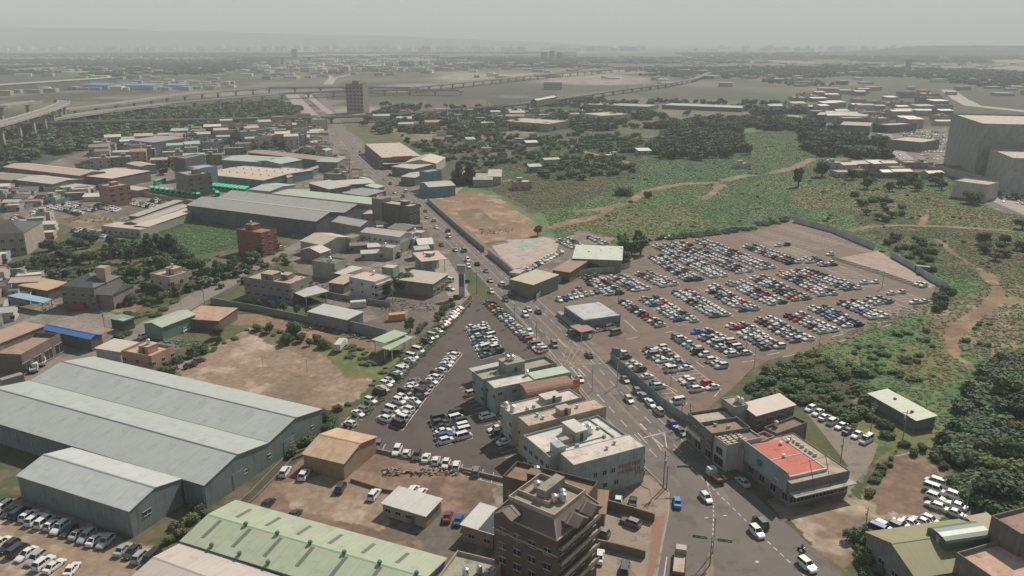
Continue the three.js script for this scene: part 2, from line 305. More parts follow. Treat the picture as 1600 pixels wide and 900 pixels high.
{ // low hills along the left horizon and a wooded rise at the right
  const ridge = (name, x0, x1, dist, depth, hmax, seed, ends, c) => {
    const g = G(), n = 160, P = (i, k) => { const t = i / n, x = x0 + (x1 - x0) * t, prof = ends(t) * (0.75 + 0.4 * fbm(t * 9 + seed, 3, 4)); const y = k === 1 ? hmax * prof : k === 2 ? hmax * prof * 0.9 : k === 0.5 ? hmax * prof * (0.45 + 0.2 * noise(t * 40, seed)) : 0; return [x, y, -(dist + depth * (k === 0 ? 0 : k === 0.5 ? 0.25 : k === 1 ? 0.55 : k === 2 ? 0.7 : 1)) + (k ? 120 * noise(t * 50, k * 7 + seed) : 0)]; };
    const ks = [0, 0.5, 1, 2, 3];
    for (let i = 0; i < n; i++) for (let j = 0; j < 4; j++) g.quad(P(i, ks[j]), P(i + 1, ks[j]), P(i + 1, ks[j + 1]), P(i, ks[j + 1]));
    structure(name, g.done, mat(c, { rough: 1 }));
  };
  ridge('hills', -14000, 1500, 11500, 2600, 400, 4, (t) => Math.pow(1 - t, 0.6) * smooth(0, 0.02, t) + 0.02, [0.04, 0.05, 0.03]);
  ridge('hills', 1600, 7000, 5200, 900, 74, 9, (t) => smooth(0, 0.3, t) * (1 - 0.5 * smooth(0.85, 1, t)), [0.035, 0.045, 0.028]);
}
// ---------------------------------------------------------------- roads, paved lots, kerbs and painted lines
function flat(name, pts, y, m, asPart) { // polygon of survey pixels laid at height y
  const q = pts.map(([a, b]) => site(a, b, y)), g = G();
  for (const [i, j, k] of THREE.ShapeUtils.triangulateShape(q.map(([x, z]) => new THREE.Vector2(x, z)), [])) g.tri([q[i][0], y, q[i][1]], [q[k][0], y, q[k][1]], [q[j][0], y, q[j][1]]);
  return structure(name, g.done, m);
}
function offsetLine(pts, off) { // shift a polyline [x, z] sideways
  return pts.map((p, i) => { const a = pts[Math.max(0, i - 1)], b = pts[Math.min(pts.length - 1, i + 1)], dx = b[0] - a[0], dz = b[1] - a[1], L = Math.hypot(dx, dz); return [p[0] - dz / L * off, p[1] + dx / L * off]; });
}
function resample(pts, step) { const out = [pts[0]]; for (let i = 0; i + 1 < pts.length; i++) { const L = Math.hypot(pts[i + 1][0] - pts[i][0], pts[i + 1][1] - pts[i][1]), n = Math.max(1, Math.round(L / step)); for (let k = 1; k <= n; k++) out.push([pts[i][0] + (pts[i + 1][0] - pts[i][0]) * k / n, pts[i][1] + (pts[i + 1][1] - pts[i][1]) * k / n]); } return out; }
function ribbon(g, pts, o0, o1, y) { const a = offsetLine(pts, o0), b = offsetLine(pts, o1); for (let i = 0; i + 1 < pts.length; i++) g.quad([a[i][0], y, a[i][1]], [a[i + 1][0], y, a[i + 1][1]], [b[i + 1][0], y, b[i + 1][1]], [b[i][0], y, b[i][1]]); return g; }
function wallAlong(g, pts, o0, o1, y0, y1) { const a = offsetLine(pts, o0), b = offsetLine(pts, o1); for (let i = 0; i + 1 < pts.length; i++) { const A = a[i], B = a[i + 1], C = b[i + 1], D = b[i]; g.quad([A[0], y0, A[1]], [B[0], y0, B[1]], [B[0], y1, B[1]], [A[0], y1, A[1]]).quad([D[0], y0, D[1]], [C[0], y0, C[1]], [C[0], y1, C[1]], [D[0], y1, D[1]]).quad([A[0], y1, A[1]], [B[0], y1, B[1]], [C[0], y1, C[1]], [D[0], y1, D[1]]); if (i === 0) g.quad([A[0], y0, A[1]], [A[0], y1, A[1]], [D[0], y1, D[1]], [D[0], y0, D[1]]); if (i === pts.length - 2) g.quad([B[0], y0, B[1]], [B[0], y1, B[1]], [C[0], y1, C[1]], [C[0], y0, C[1]]); } return g; }
const px = (list, h = 0) => list.map(([a, b]) => site(a, b, h));

const M_ROAD = mat([0.138, 0.12, 0.104], { rough: 0.9, tex: 'asphalt' }), M_LOT = mat([0.166, 0.120, 0.092], { rough: 0.95, tex: 'asphalt' }), M_TRI = mat([0.09, 0.074, 0.064], { rough: 0.95, tex: 'asphalt' }), M_KERB = mat([0.3, 0.27, 0.23], { tex: 'concrete' });
// main road: one sheet between its two edges
const ROAD_L = [[496, 150], [508, 172], [521, 203], [544, 235], [586, 275], [643, 322], [700, 378], [745, 428], [790, 478], [840, 534], [880, 580], [930, 640], [985, 708], [1020, 742], [1046, 768], [1046, 800], [1036, 850], [1022, 930]];
const ROAD_R = [[508, 150], [522, 170], [541, 203], [566, 232], [610, 268], [669, 314], [724, 362], [770, 404], [815, 443], [862, 482], [905, 522], [955, 574], [1010, 626], [1070, 682], [1130, 730], [1170, 765], [1240, 828], [1350, 930]];
{
  const g = G(), L = px(ROAD_L), Rr = px(ROAD_R);
  for (let i = 0; i + 1 < L.length; i++) g.quad([L[i][0], 0.03, L[i][1]], [L[i + 1][0], 0.03, L[i + 1][1]], [Rr[i + 1][0], 0.03, Rr[i + 1][1]], [Rr[i][0], 0.03, Rr[i][1]]);
  structure('road', g.done, M_ROAD);
  // dusty right-hand verge
  const v = G(), V = Rr.slice(4, 14); ribbon(v, V, -0.2, -4.2, 0.022); structure('verge', v.done, mat([0.21, 0.165, 0.125], { tex: 'concrete', rough: 1 }));
  // kerbs of the left pavement
  const k = G(); wallAlong(k, resample(L.slice(9, 18), 6), 0, 0.3, 0, 0.15); structure('kerb', k.done, M_KERB);
  // lane paint
  const mid = L.map((a, i) => [(a[0] + Rr[i][0]) / 2, (a[1] + Rr[i][1]) / 2]), w = G(), ye = G();
  const lane = resample(mid.slice(1, 14), 4), total = lane.length;
  for (const o of [-0.22, 0.22]) ribbon(ye, lane, o - 0.09, o + 0.09, 0.045);
  for (const o of [-3.6, 3.6]) for (let i = 0; i + 1 < total; i += 2) ribbon(w, [lane[i], lane[i + 1]], o - 0.1, o + 0.1, 0.045);
  for (const o of [-6.9, 6.9]) ribbon(w, lane.slice(Math.floor(total * 0.35)), o - 0.08, o + 0.08, 0.045);
  // dashed lines through the fork at the bottom
  const dash = (pts, n, wd) => { const q = px(pts); for (let i = 0; i + 1 < q.length; i++) for (let k2 = 0; k2 < n; k2++) { const t0 = k2 / n, t1 = (k2 + 0.55) / n, P = (t) => [q[i][0] + (q[i + 1][0] - q[i][0]) * t, q[i][1] + (q[i + 1][1] - q[i][1]) * t]; ribbon(w, [P(t0), P(t1)], -wd, wd, 0.045); } };
  dash([[1052, 702], [1112, 762], [1180, 828], [1262, 905]], 8, 0.11); dash([[1104, 752], [1115, 790], [1114, 840], [1111, 905]], 7, 0.11);
  const line = (a, b, wd = 0.08) => ribbon(w, px([a, b]), -wd, wd, 0.045);
  line([1006, 684], [1038, 676], 0.2); line([1038, 676], [1042, 700], 0.12); line([1015, 676], [1034, 704], 0.1); line([996, 676], [1012, 694], 0.1); line([1042, 870], [1036, 912], 0.12); line([1024, 875], [1018, 912], 0.12);
  line([1020, 684], [1036, 698], 0.25);
  // straight-on arrows in the lanes
  for (const [a, b, c, d] of [[905, 578, 915, 588], [893, 575, 902, 585], [873, 531, 885, 543], [935, 618, 945, 629], [913, 573, 922, 582], [1002, 664, 1010, 672]]) { ribbon(w, px([[a, b], [c, d]]), -0.16, 0.16, 0.045); const [p, q] = px([[a, b], [c, d]]), dx = (p[0] - q[0]), dz = (p[1] - q[1]), n = Math.hypot(dx, dz), U = [dx / n, dz / n]; w.tri([p[0] + U[0], 0.045, p[1] + U[1]], [p[0] - U[1] * 0.5, 0.045, p[1] + U[0] * 0.5], [p[0] + U[1] * 0.5, 0.045, p[1] - U[0] * 0.5]); }
  structure('lane_marking', w.done, WHITE_LINE); 
  // yellow box junction
  const box = px([[838, 540], [884, 532], [958, 560], [915, 578], [868, 566]]), B0 = site(838, 545), B1 = site(890, 532), B2 = site(958, 568), B3 = site(876, 572);
  for (let i = 0; i <= 8; i++) { const t = i / 8, P = (a, b, s) => [a[0] + (b[0] - a[0]) * s, a[1] + (b[1] - a[1]) * s]; for (const [a, b] of [[P(B0, B1, t), P(B1, B2, t)], [P(B0, B3, t), P(B3, B2, t)], [P(B0, B1, t), P(B0, B3, 1 - t)], [P(B1, B2, t), P(B3, B2, t * 0.6)]]) ribbon(ye, [a, b], -0.09, 0.09, 0.049); }
  structure('centre_line', ye.done, YELLOW_LINE);
}
{ // repair patches in the asphalt
  const r = rng(61), dark = mat([0.1, 0.088, 0.076], { tex: 'asphalt', rough: 0.95 }), pale = mat([0.175, 0.152, 0.13], { tex: 'asphalt', rough: 0.95 }), gs = [G(), G()];
  const mid = ROAD_L.map((a, i) => { const p = site(...a), q = site(...ROAD_R[i]); return [(p[0] + q[0]) / 2, (p[1] + q[1]) / 2]; }), line = resample(mid.slice(6, 17), 3);
  for (let k = 0; k < 34; k++) { const i = Math.floor(r() * (line.length - 4)), n = 1 + Math.floor(r() * 3), o = rr(-6.2, 5, r); ribbon(gs[k % 2], line.slice(i, i + n + 1), o, o + rr(0.7, 2.4, r), 0.036 + 0.0015 * (k % 4)); }
  structure('asphalt_patch', gs[0].done, dark); structure('asphalt_patch', gs[1].done, pale);
}
// paving beside the road at the junction
flat('pavement', [[1008, 742], [1046, 770], [1046, 800], [1036, 850], [1022, 930], [1004, 930], [1016, 850], [1022, 800], [1015, 765], [990, 752]], 0.13, mat([0.26, 0.2, 0.155], { tex: 'concrete' }));
flat('pavement', [[1021, 806], [1040, 806], [1030, 860], [1014, 925], [1006, 925], [1018, 850]], 0.137, mat([0.26, 0.13, 0.09], { tex: 'tiles' }));
flat('courtyard', [[905, 770], [1012, 742], [1018, 766], [1024, 800], [1006, 930], [880, 930], [900, 850]], 0.02, mat([0.27, 0.215, 0.165], { tex: 'concrete' }));
flat('traffic_island', [[1106, 862], [1114, 868], [1117, 930], [1098, 930]], 0.15, mat([0.22, 0.16, 0.11], { tex: 'concrete' }));
// big car park
flat('car_park', [[832, 478], [872, 448], [926, 430], [960, 424], [972, 400], [1005, 378], [1062, 371], [1120, 368], [1175, 362], [1240, 344], [1300, 363], [1372, 392], [1395, 402], [1462, 446], [1455, 470], [1440, 488], [1345, 522], [1290, 542], [1200, 563], [1172, 580], [1140, 610], [1098, 645], [1078, 655], [1030, 612], [958, 556], [905, 520], [868, 492]], 0.025, M_LOT);
flat('car_park', [[1306, 404], [1372, 392], [1462, 446], [1452, 450], [1380, 424]], 0.033, mat([0.31, 0.235, 0.19], { tex: 'concrete' }));
flat('ditch', [[1296, 397], [1306, 402], [1380, 424], [1450, 449], [1440, 452], [1370, 428], [1300, 405]], 0.037, mat([0.045, 0.05, 0.032], { rough: 1, tex: 'concrete' }));
// triangular car park
flat('car_park', [[737, 462], [765, 470], [800, 512], [850, 560], [830, 575], [735, 578], [760, 640], [812, 715], [795, 752], [560, 700], [532, 672], [566, 640]], 0.025, M_TRI);
// concrete apron with pale paint, beside the road fence
flat('apron', [[768, 384], [850, 370], [875, 378], [862, 408], [838, 418], [800, 425]], 0.02, mat([0.4, 0.33, 0.28], { tex: 'concrete' }));
flat('apron', [[790, 375], [845, 372], [840, 385], [812, 392]], 0.028, mat([0.3, 0.36, 0.31], { tex: 'concrete' }));
flat('side_street', [[-40, 628], [-40, 605], [165, 536], [325, 444], [438, 392], [470, 376], [478, 382], [448, 400], [335, 462], [180, 556]], 0.024, mat([0.2, 0.175, 0.145], { tex: 'asphalt' }));
flat('forecourt', [[650, 412], [700, 404], [735, 462], [700, 462], [690, 440], [668, 440]], 0.024, mat([0.3, 0.265, 0.22], { tex: 'concrete' }));
flat('side_street', [[1258, 642], [1280, 637], [1372, 694], [1362, 722], [1320, 775], [1225, 815], [1198, 782], [1250, 765], [1318, 745], [1325, 728]], 0.02, mat([0.2, 0.165, 0.13], { tex: 'concrete' }));
{ const [x, z] = site(1183, 878); const g = G().cyl(x, 0.03, z, 0.4, 0.02, 18); tag(part('manhole_cover', g.done, mat([0.3, 0.29, 0.27], { rough: 0.6 })), 'round manhole cover in the asphalt of the wide fork', 'manhole cover'); }
// far roads
{
  const far = (name, pts, w, c, y = 0.08) => { const g = G(); ribbon(g, resample(px(pts), 60), -w / 2, w / 2, y); structure(name, g.done, mat(c, { tex: 'concrete' })); };
  far('road', [[460, 148], [470, 158], [485, 172], [495, 180]], 34, [0.3, 0.27, 0.24]); far('road', [[476, 148], [488, 160], [502, 172], [512, 180]], 24, [0.3, 0.27, 0.24]);
  far('road', [[482, 107], [505, 116], [520, 122], [512, 132]], 22, [0.34, 0.3, 0.26]); far('road', [[520, 122], [560, 114], [600, 113]], 18, [0.3, 0.26, 0.22]);
  far('road', [[780, 122], [850, 112], [930, 108], [1010, 106]], 22, [0.3, 0.25, 0.2]); far('road', [[1480, 140], [1500, 155], [1520, 165], [1640, 178]], 26, [0.3, 0.26, 0.22]);
  far('road', [[1378, 205], [1400, 236], [1425, 256], [1450, 262]], 13, [0.26, 0.23, 0.2]); far('road', [[1540, 306], [1570, 316], [1640, 345]], 14, [0.28, 0.25, 0.22]);
  far('road', [[700, 308], [720, 292], [770, 288], [800, 280]], 5, [0.26, 0.23, 0.19], 0.03); far('airfield', [[-40, 112], [60, 110], [140, 113]], 60, [0.32, 0.29, 0.25]);
  far('road', [[1238, 180], [1255, 190], [1290, 196]], 16, [0.26, 0.23, 0.2]); far('river_bed', [[1160, 92], [1300, 100], [1450, 104], [1640, 110]], 60, [0.3, 0.26, 0.22]);
}
// drain along the triangular car park: concrete trough with two walls
{
  const line = resample(px([[735, 468], [690, 514], [600, 604], [520, 690], [450, 718], [395, 775], [352, 812]]), 8), t = thing('drain_channel', 'long concrete drainage channel running beside the triangular car park', 'channel');
  const m = mat([0.19, 0.155, 0.115], { tex: 'concrete' }), w = G(), b = G(); wallAlong(w, line, 1.0, 1.3, 0, 0.55); part('side_wall', w.done, m, t);
  const w2 = G(); wallAlong(w2, line, -1.3, -1.0, 0, 0.55); part('side_wall', w2.done, m, t); ribbon(b, line, -1.0, 1.0, 0.05); part('channel_bed', b.done, mat([0.06, 0.055, 0.04], { tex: 'concrete' }), t);
  const gv = G(); ribbon(gv, line.slice(0, Math.floor(line.length * 0.6)), -3.4, -1.35, 0.018); structure('grass_verge', gv.done, mat([0.07, 0.1, 0.035], { tex: 'concrete', rough: 1 }));
}
// ---------------------------------------------------------------- building kit
const WINDOW = new Map();
function windowGeo(w, h) { const k = w + 'x' + h; if (!WINDOW.has(k)) WINDOW.set(k, { pane: G().box(-w / 2, 0, -0.03, w / 2, h, 0.03).done, trim: G().box(-w / 2 - 0.08, -0.1, -0.02, w / 2 + 0.08, 0, 0.12).box(-w / 2 - 0.08, h, -0.02, w / 2 + 0.08, h + 0.08, 0.1).box(-0.03, 0, 0.031, 0.03, h, 0.06).done }); return WINDOW.get(k); }
const M_TRIM = mat([0.42, 0.4, 0.37], { rough: 0.8 });
// rows of windows on a face: 'f' front (+z), 'r' right (+x), 'l' left, 'b' back
function windows(t, W, D, spec) {
  for (const [face, n, y, w, h, lo = 0.08, hi = 0.92, m = GLASS] of spec) {
    const L = face === 'f' || face === 'b' ? W : D, g = windowGeo(w, h);
    for (let i = 0; i < n; i++) {
      const s = -L / 2 + L * (lo + (hi - lo) * (n === 1 ? 0.5 : i / (n - 1))), o = part('window', g.pane, m, t), tr = spec.plain || part('window_frame', g.trim, M_TRIM, o);
      if (face === 'f') o.position.set(s, y, D / 2 + 0.032); else if (face === 'b') { o.position.set(s, y, -D / 2 - 0.032); o.rotation.y = Math.PI; } else if (face === 'r') { o.position.set(W / 2 + 0.032, y, -s); o.rotation.y = Math.PI / 2; } else { o.position.set(-W / 2 - 0.032, y, s); o.rotation.y = -Math.PI / 2; }
    }
  }
}
const TANK = G().cyl(0, 0.35, 0, 0.62, 1.3, 14).cyl(0, 1.65, 0, 0.62, 0.28, 14, 0.12).box(-0.5, 0, -0.5, -0.4, 0.36, -0.4).box(0.4, 0, 0.4, 0.5, 0.36, 0.5).box(-0.5, 0, 0.4, -0.4, 0.36, 0.5).box(0.4, 0, -0.5, 0.5, 0.36, -0.4).done;
const VENT = G().cyl(0, 0, 0, 0.28, 0.5, 10).cyl(0, 0.5, 0, 0.5, 0.35, 10, 0.35).done;
const AC = G().box(-0.45, 0, -0.2, 0.45, 0.7, 0.2).done;
const roofMetal = (c, o = {}) => mat(c, { rough: 0.62, tex: 'metal', ribs: 1, ...o }), wallMat = (c) => mat(c, { tex: 'plaster' }), slab = (c) => mat(c, { tex: 'concrete', rough: 0.95 });
const at = (o, x, y, z, turn = 0) => { o.position.set(x, y, z); o.rotation.y = turn; return o; };
/* o: c corners, h eaves height, roof 'flat' | 'gable' (ridge along x) | 'gableZ' | 'twin' | 'mono' | 'hip' | 'barrel' | 'canopy', rc roof colour, wc wall colour, rise, over(hang) */
function building(name, label, o) {
  const f = o.f || frame(o.c, o.h), { w, d } = f, h = o.h, t = thing(name, label, o.cat || 'building', [f.x, 0, f.z], f.turn, o.group);
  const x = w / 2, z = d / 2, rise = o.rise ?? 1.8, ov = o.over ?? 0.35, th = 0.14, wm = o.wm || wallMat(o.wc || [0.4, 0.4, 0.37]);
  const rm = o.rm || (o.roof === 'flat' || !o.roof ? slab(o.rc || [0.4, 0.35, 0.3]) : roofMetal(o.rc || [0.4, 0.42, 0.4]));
  const kind = o.roof || 'flat', base = o.base || 0;
  // profile of the roof across z (or x), from front to back
  let prof;
  if (kind === 'gable' || kind === 'gableZ') prof = [[1, 0], [0, rise], [-1, 0]]; else if (kind === 'twin') prof = [[1, 0], [0.5, rise], [0, rise * 0.12], [-0.5, rise], [-1, 0]]; else if (kind === 'mono') prof = [[1, 0], [-1, rise]];
  else if (kind === 'barrel') { prof = []; for (let i = 0; i <= 8; i++) { const a = Math.PI * (i / 8); prof.push([Math.cos(a), Math.sin(a) * rise]); } }
  if (prof) {
    const turned = kind === 'gableZ', X = turned ? z : x, Z = turned ? x : z, k = turned ? new THREE.Group() : null;
    const wall = G().prismX([[-Z, base], ...prof.slice().reverse().map(([s, y]) => [s * Z, h + y - 0.02]), [Z, base]].map(([a, b]) => [a, b]), -X, X);
    const roof = G(), e = (Z + ov) / Z, line = prof.map(([s, y], i) => { const endp = i === 0 || i === prof.length - 1; return [s * Z * (endp ? e : 1), h + y - (endp ? ov * (kind === 'mono' ? (i ? -1 : 1) * rise / (2 * Z) : rise / Z) : 0)]; });
    roof.prismX([...line.map(([a, b]) => [a, b + th]), ...line.slice().reverse()], -X - ov, X + ov);
    const put = (n, g, m) => { const p = part(n, g.done, m, t); if (turned) p.rotation.y = Math.PI / 2; return p; };
    if (!o.open) put('wall', wall, wm);
    const R_ = put('roof', roof, rm);
    if (!o.noRidge && (kind === 'gable' || kind === 'gableZ' || kind === 'twin')) { const cap = G(); prof.forEach(([s, y], i) => { if (i > 0 && i < prof.length - 1) { const top = h + y + th; y > rise * 0.5 ? cap.prismX([[s * Z - 0.3, top - 0.02], [s * Z, top + 0.09], [s * Z + 0.3, top - 0.02]], -X - ov - 0.01, X + ov + 0.01) : cap.box(-X - ov, top - 0.03, s * Z - 0.25, X + ov, top + 0.03, s * Z + 0.25); } }); part('ridge_cap', cap.done, mat(o.cap || [0.13, 0.15, 0.145], { rough: 0.6 }), R_); }
  } else if (kind === 'hip') {
    part('wall', G().box(-x, base, -z, x, h, z).done, wm, t);
    const L = Math.max(0, x - z) , q = G(), a = [-x - ov, h, z + ov], b = [x + ov, h, z + ov], c = [x + ov, h, -z - ov], e = [-x - ov, h, -z - ov], r1 = [-L, h + rise, 0], r2 = [L, h + rise, 0];
    q.quad(a, b, r2, r1).quad(c, e, r1, r2).tri(b, c, r2).tri(e, a, r1).quad(a, b, c, e); part('roof', q.done, rm, t);
  } else if (kind === 'canopy') {
    part('roof', G().box(-x, h - 0.25, -z, x, h, z).done, rm, t);
    for (const sx of [-0.85, 0.85]) for (const sz of [-0.8, 0.8]) part('post', G().box(sx * x - 0.12, 0, sz * z - 0.12, sx * x + 0.12, h - 0.25, sz * z + 0.12).done, M_TRIM, t);
  } else {
    const par = o.par ?? 0.8, pt = 0.18;
    part('wall', G().box(-x, base, -z, x, h - par - 0.01, z).done, wm, t);
    part('roof', G().box(-x + pt, h - par - 0.01, -z + pt, x - pt, h - par + 0.05, z - pt).done, rm, t);
    if (par > 0) part('parapet', G().box(-x, h - par - 0.01, z - pt, x, h, z).box(-x, h - par - 0.01, -z, x, h, -z + pt).box(-x, h - par - 0.01, -z + pt, -x + pt, h, z - pt).box(x - pt, h - par - 0.01, -z + pt, x, h, z - pt).done, o.pm || wm, t);
  }
  const top = kind === 'flat' ? h - (o.par ?? 0.8) + 0.05 : h;
  if (o.win) windows(t, w, d, o.win);
  for (const [u, v, bw, bd, bh] of o.stairs || []) { const s = part('stair_tower', G().box(-bw / 2, 0, -bd / 2, bw / 2, bh, bd / 2).done, wm, t); at(s, u * x, top, v * z); at(part('tower_roof', G().box(-bw / 2 - 0.15, 0, -bd / 2 - 0.15, bw / 2 + 0.15, 0.15, bd / 2 + 0.15).done, rm, s), 0, bh, 0); at(part('door', G().box(-0.45, 0, -0.03, 0.45, 2, 0.03).done, DARK, s), 0, 0.02, bd / 2 + 0.031); }
  for (const [u, v, dy = 0] of o.tanks || []) at(part('water_tank', TANK, STEEL, t), u * x, top + dy, v * z);
  for (const [u, v] of o.acs || []) at(part('air_conditioner', AC, M_TRIM, t), u * x, top, v * z, u * 3);
  if (o.vents) for (const [u, v] of o.vents) { const yy = kind === 'gable' ? h + rise * (1 - Math.abs(v)) + th - 0.05 : top; at(part('roof_vent', VENT, o.ventMat || mat([0.1, 0.13, 0.1], { rough: 0.5 }), t), u * x, yy, v * z); }
  if (o.sky) for (const [u, v, L] of o.sky) { const y0 = h + rise * (1 - Math.abs(v)) + th, sl = Math.atan2(rise, z), s = part('skylight', G().box(-0.42, 0.012, -L / 2, 0.42, 0.045, L / 2).done, o.skyMat || mat([0.13, 0.14, 0.11], { rough: 0.4 }), t); at(s, u * x, y0, v * z); s.rotation.x = Math.sign(v) * sl; }
  if (o.door) for (const [face, s, dw, dh, c] of o.door) { const p = part('door', G().box(-dw / 2, 0, -0.04, dw / 2, dh, 0.04).done, mat(c || [0.1, 0.1, 0.1], { rough: 0.6 }), t); if (face === 'f') at(p, s * x, 0.02, z + 0.042); else if (face === 'r') at(p, x + 0.042, 0.02, -s * z, Math.PI / 2); else at(p, -x - 0.042, 0.02, s * z, Math.PI / 2); }
  t.userData.size = [w, d]; delete t.userData.size;
  t.dim = { w, d, x, z, top };
  return t;
}
// ---------------------------------------------------------------- buildings close by
const GREYROOF = [0.36, 0.4, 0.385], c4 = (fl, fr, rr_, rl) => ({ fl, fr, rr: rr_, rl });
{
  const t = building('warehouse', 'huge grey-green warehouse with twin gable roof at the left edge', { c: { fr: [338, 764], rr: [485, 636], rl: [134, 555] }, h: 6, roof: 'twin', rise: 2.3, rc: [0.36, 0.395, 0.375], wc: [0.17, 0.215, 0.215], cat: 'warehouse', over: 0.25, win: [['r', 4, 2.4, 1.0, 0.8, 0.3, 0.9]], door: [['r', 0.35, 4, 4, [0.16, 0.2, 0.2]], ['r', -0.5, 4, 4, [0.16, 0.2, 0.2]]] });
  for (let i = 0; i < 16; i++) { const s = -1 + i / 7.5; part('downpipe', G().box(s * (t.dim.x - 0.3) - 0.07, 0, t.dim.z + 0.01, s * (t.dim.x - 0.3) + 0.07, 5.9, t.dim.z + 0.15).done, mat([0.3, 0.34, 0.33]), t); }
  part('gutter', G().box(-t.dim.x, 5.62, t.dim.z + 0.26, t.dim.x, 5.82, t.dim.z + 0.5).done, mat([0.14, 0.18, 0.17]), t);
}
{
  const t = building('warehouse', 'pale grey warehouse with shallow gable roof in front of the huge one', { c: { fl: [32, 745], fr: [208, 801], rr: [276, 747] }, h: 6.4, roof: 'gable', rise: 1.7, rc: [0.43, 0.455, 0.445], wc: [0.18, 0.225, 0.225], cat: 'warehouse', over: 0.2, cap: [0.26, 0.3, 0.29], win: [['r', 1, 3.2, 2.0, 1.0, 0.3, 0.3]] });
  for (let i = 0; i < 7; i++) { const s = -0.95 + i * 0.315; part('wall_rib', G().box(s * t.dim.x - 0.06, 0, t.dim.z + 0.005, s * t.dim.x + 0.06, 6.3, t.dim.z + 0.08).done, mat([0.2, 0.26, 0.26]), t); }
}
{
  const vents = [], skyl = []; for (let i = 0; i < 6; i++) vents.push([-0.62 + i * 0.31, 0.02]); for (let i = 0; i < 3; i++) vents.push([-0.72 + i * 0.27, 0.93]);
  for (let i = 0; i < 6; i++) { skyl.push([-0.78 + i * 0.3, -0.5, 4.2]); skyl.push([-0.86 + i * 0.3, 0.42, 5.2]); }
  building('factory_shed', 'wide pale green roofed factory shed with rows of skylights, bottom edge', { c: { rl: [368, 783], rr: [695, 873], fl: [285, 845] }, h: 6.5, roof: 'gable', rise: 1.2, rc: [0.34, 0.39, 0.28], wc: [0.3, 0.34, 0.28], cat: 'warehouse', vents, sky: skyl, cap: [0.28, 0.4, 0.25], ventMat: mat([0.05, 0.15, 0.09], { rough: 0.5 }) });
  building('factory_shed', 'whitish corrugated roof shed adjoining the green roof, bottom left', { c: { rl: [283, 848], rr: [437, 902], fl: [200, 912] }, h: 6.0, roof: 'gable', rise: 1.0, rc: [0.47, 0.42, 0.37], wc: [0.35, 0.33, 0.3], cat: 'warehouse', cap: [0.4, 0.36, 0.32] });
}
building('barn', 'small tan metal barn with rusty gable roof beside the drain', { c: { fl: [478, 710], fr: [541, 725], rr: [583, 682] }, h: 4.4, roof: 'gable', rise: 1.7, rm: mat([0.47, 0.35, 0.24], { tex: 'rust', rough: 0.75, ribs: 1 }), wm: mat([0.3, 0.23, 0.15], { tex: 'rust', ribs: 1 }), cat: 'barn', cap: [0.4, 0.27, 0.16] });
building('hut', 'white flat-roofed hut standing in the brown yard', { c: { fl: [600, 787], fr: [667, 807], rr: [687, 782] }, h: 3, roof: 'mono', rise: 0.35, rc: [0.5, 0.5, 0.46], wc: [0.33, 0.28, 0.22], cat: 'hut', door: [['f', 0.4, 1, 2]], win: [['f', 3, 1.1, 1.2, 0.9, 0.12, 0.6]] });
building('hut', 'white-roofed hut beside the brown apartment block', { c: { fl: [733, 823], fr: [782, 838], rr: [787, 800] }, h: 3.8, roof: 'mono', rise: 0.3, rc: [0.52, 0.52, 0.48], wc: [0.26, 0.2, 0.15], cat: 'hut', win: [['f', 2, 1.2, 1.3, 1.0, 0.3, 0.8]] });
building('flat_roof_house', 'low pale flat roof with two steel tanks at the bottom edge', { c: { rl: [707, 858], rr: [777, 875], fl: [686, 912] }, h: 6, rc: [0.34, 0.31, 0.25], wc: [0.4, 0.36, 0.29], tanks: [[0.35, -0.2], [0.75, -0.1], [-0.1, 0.1]], acs: [[0.8, -0.6]] });
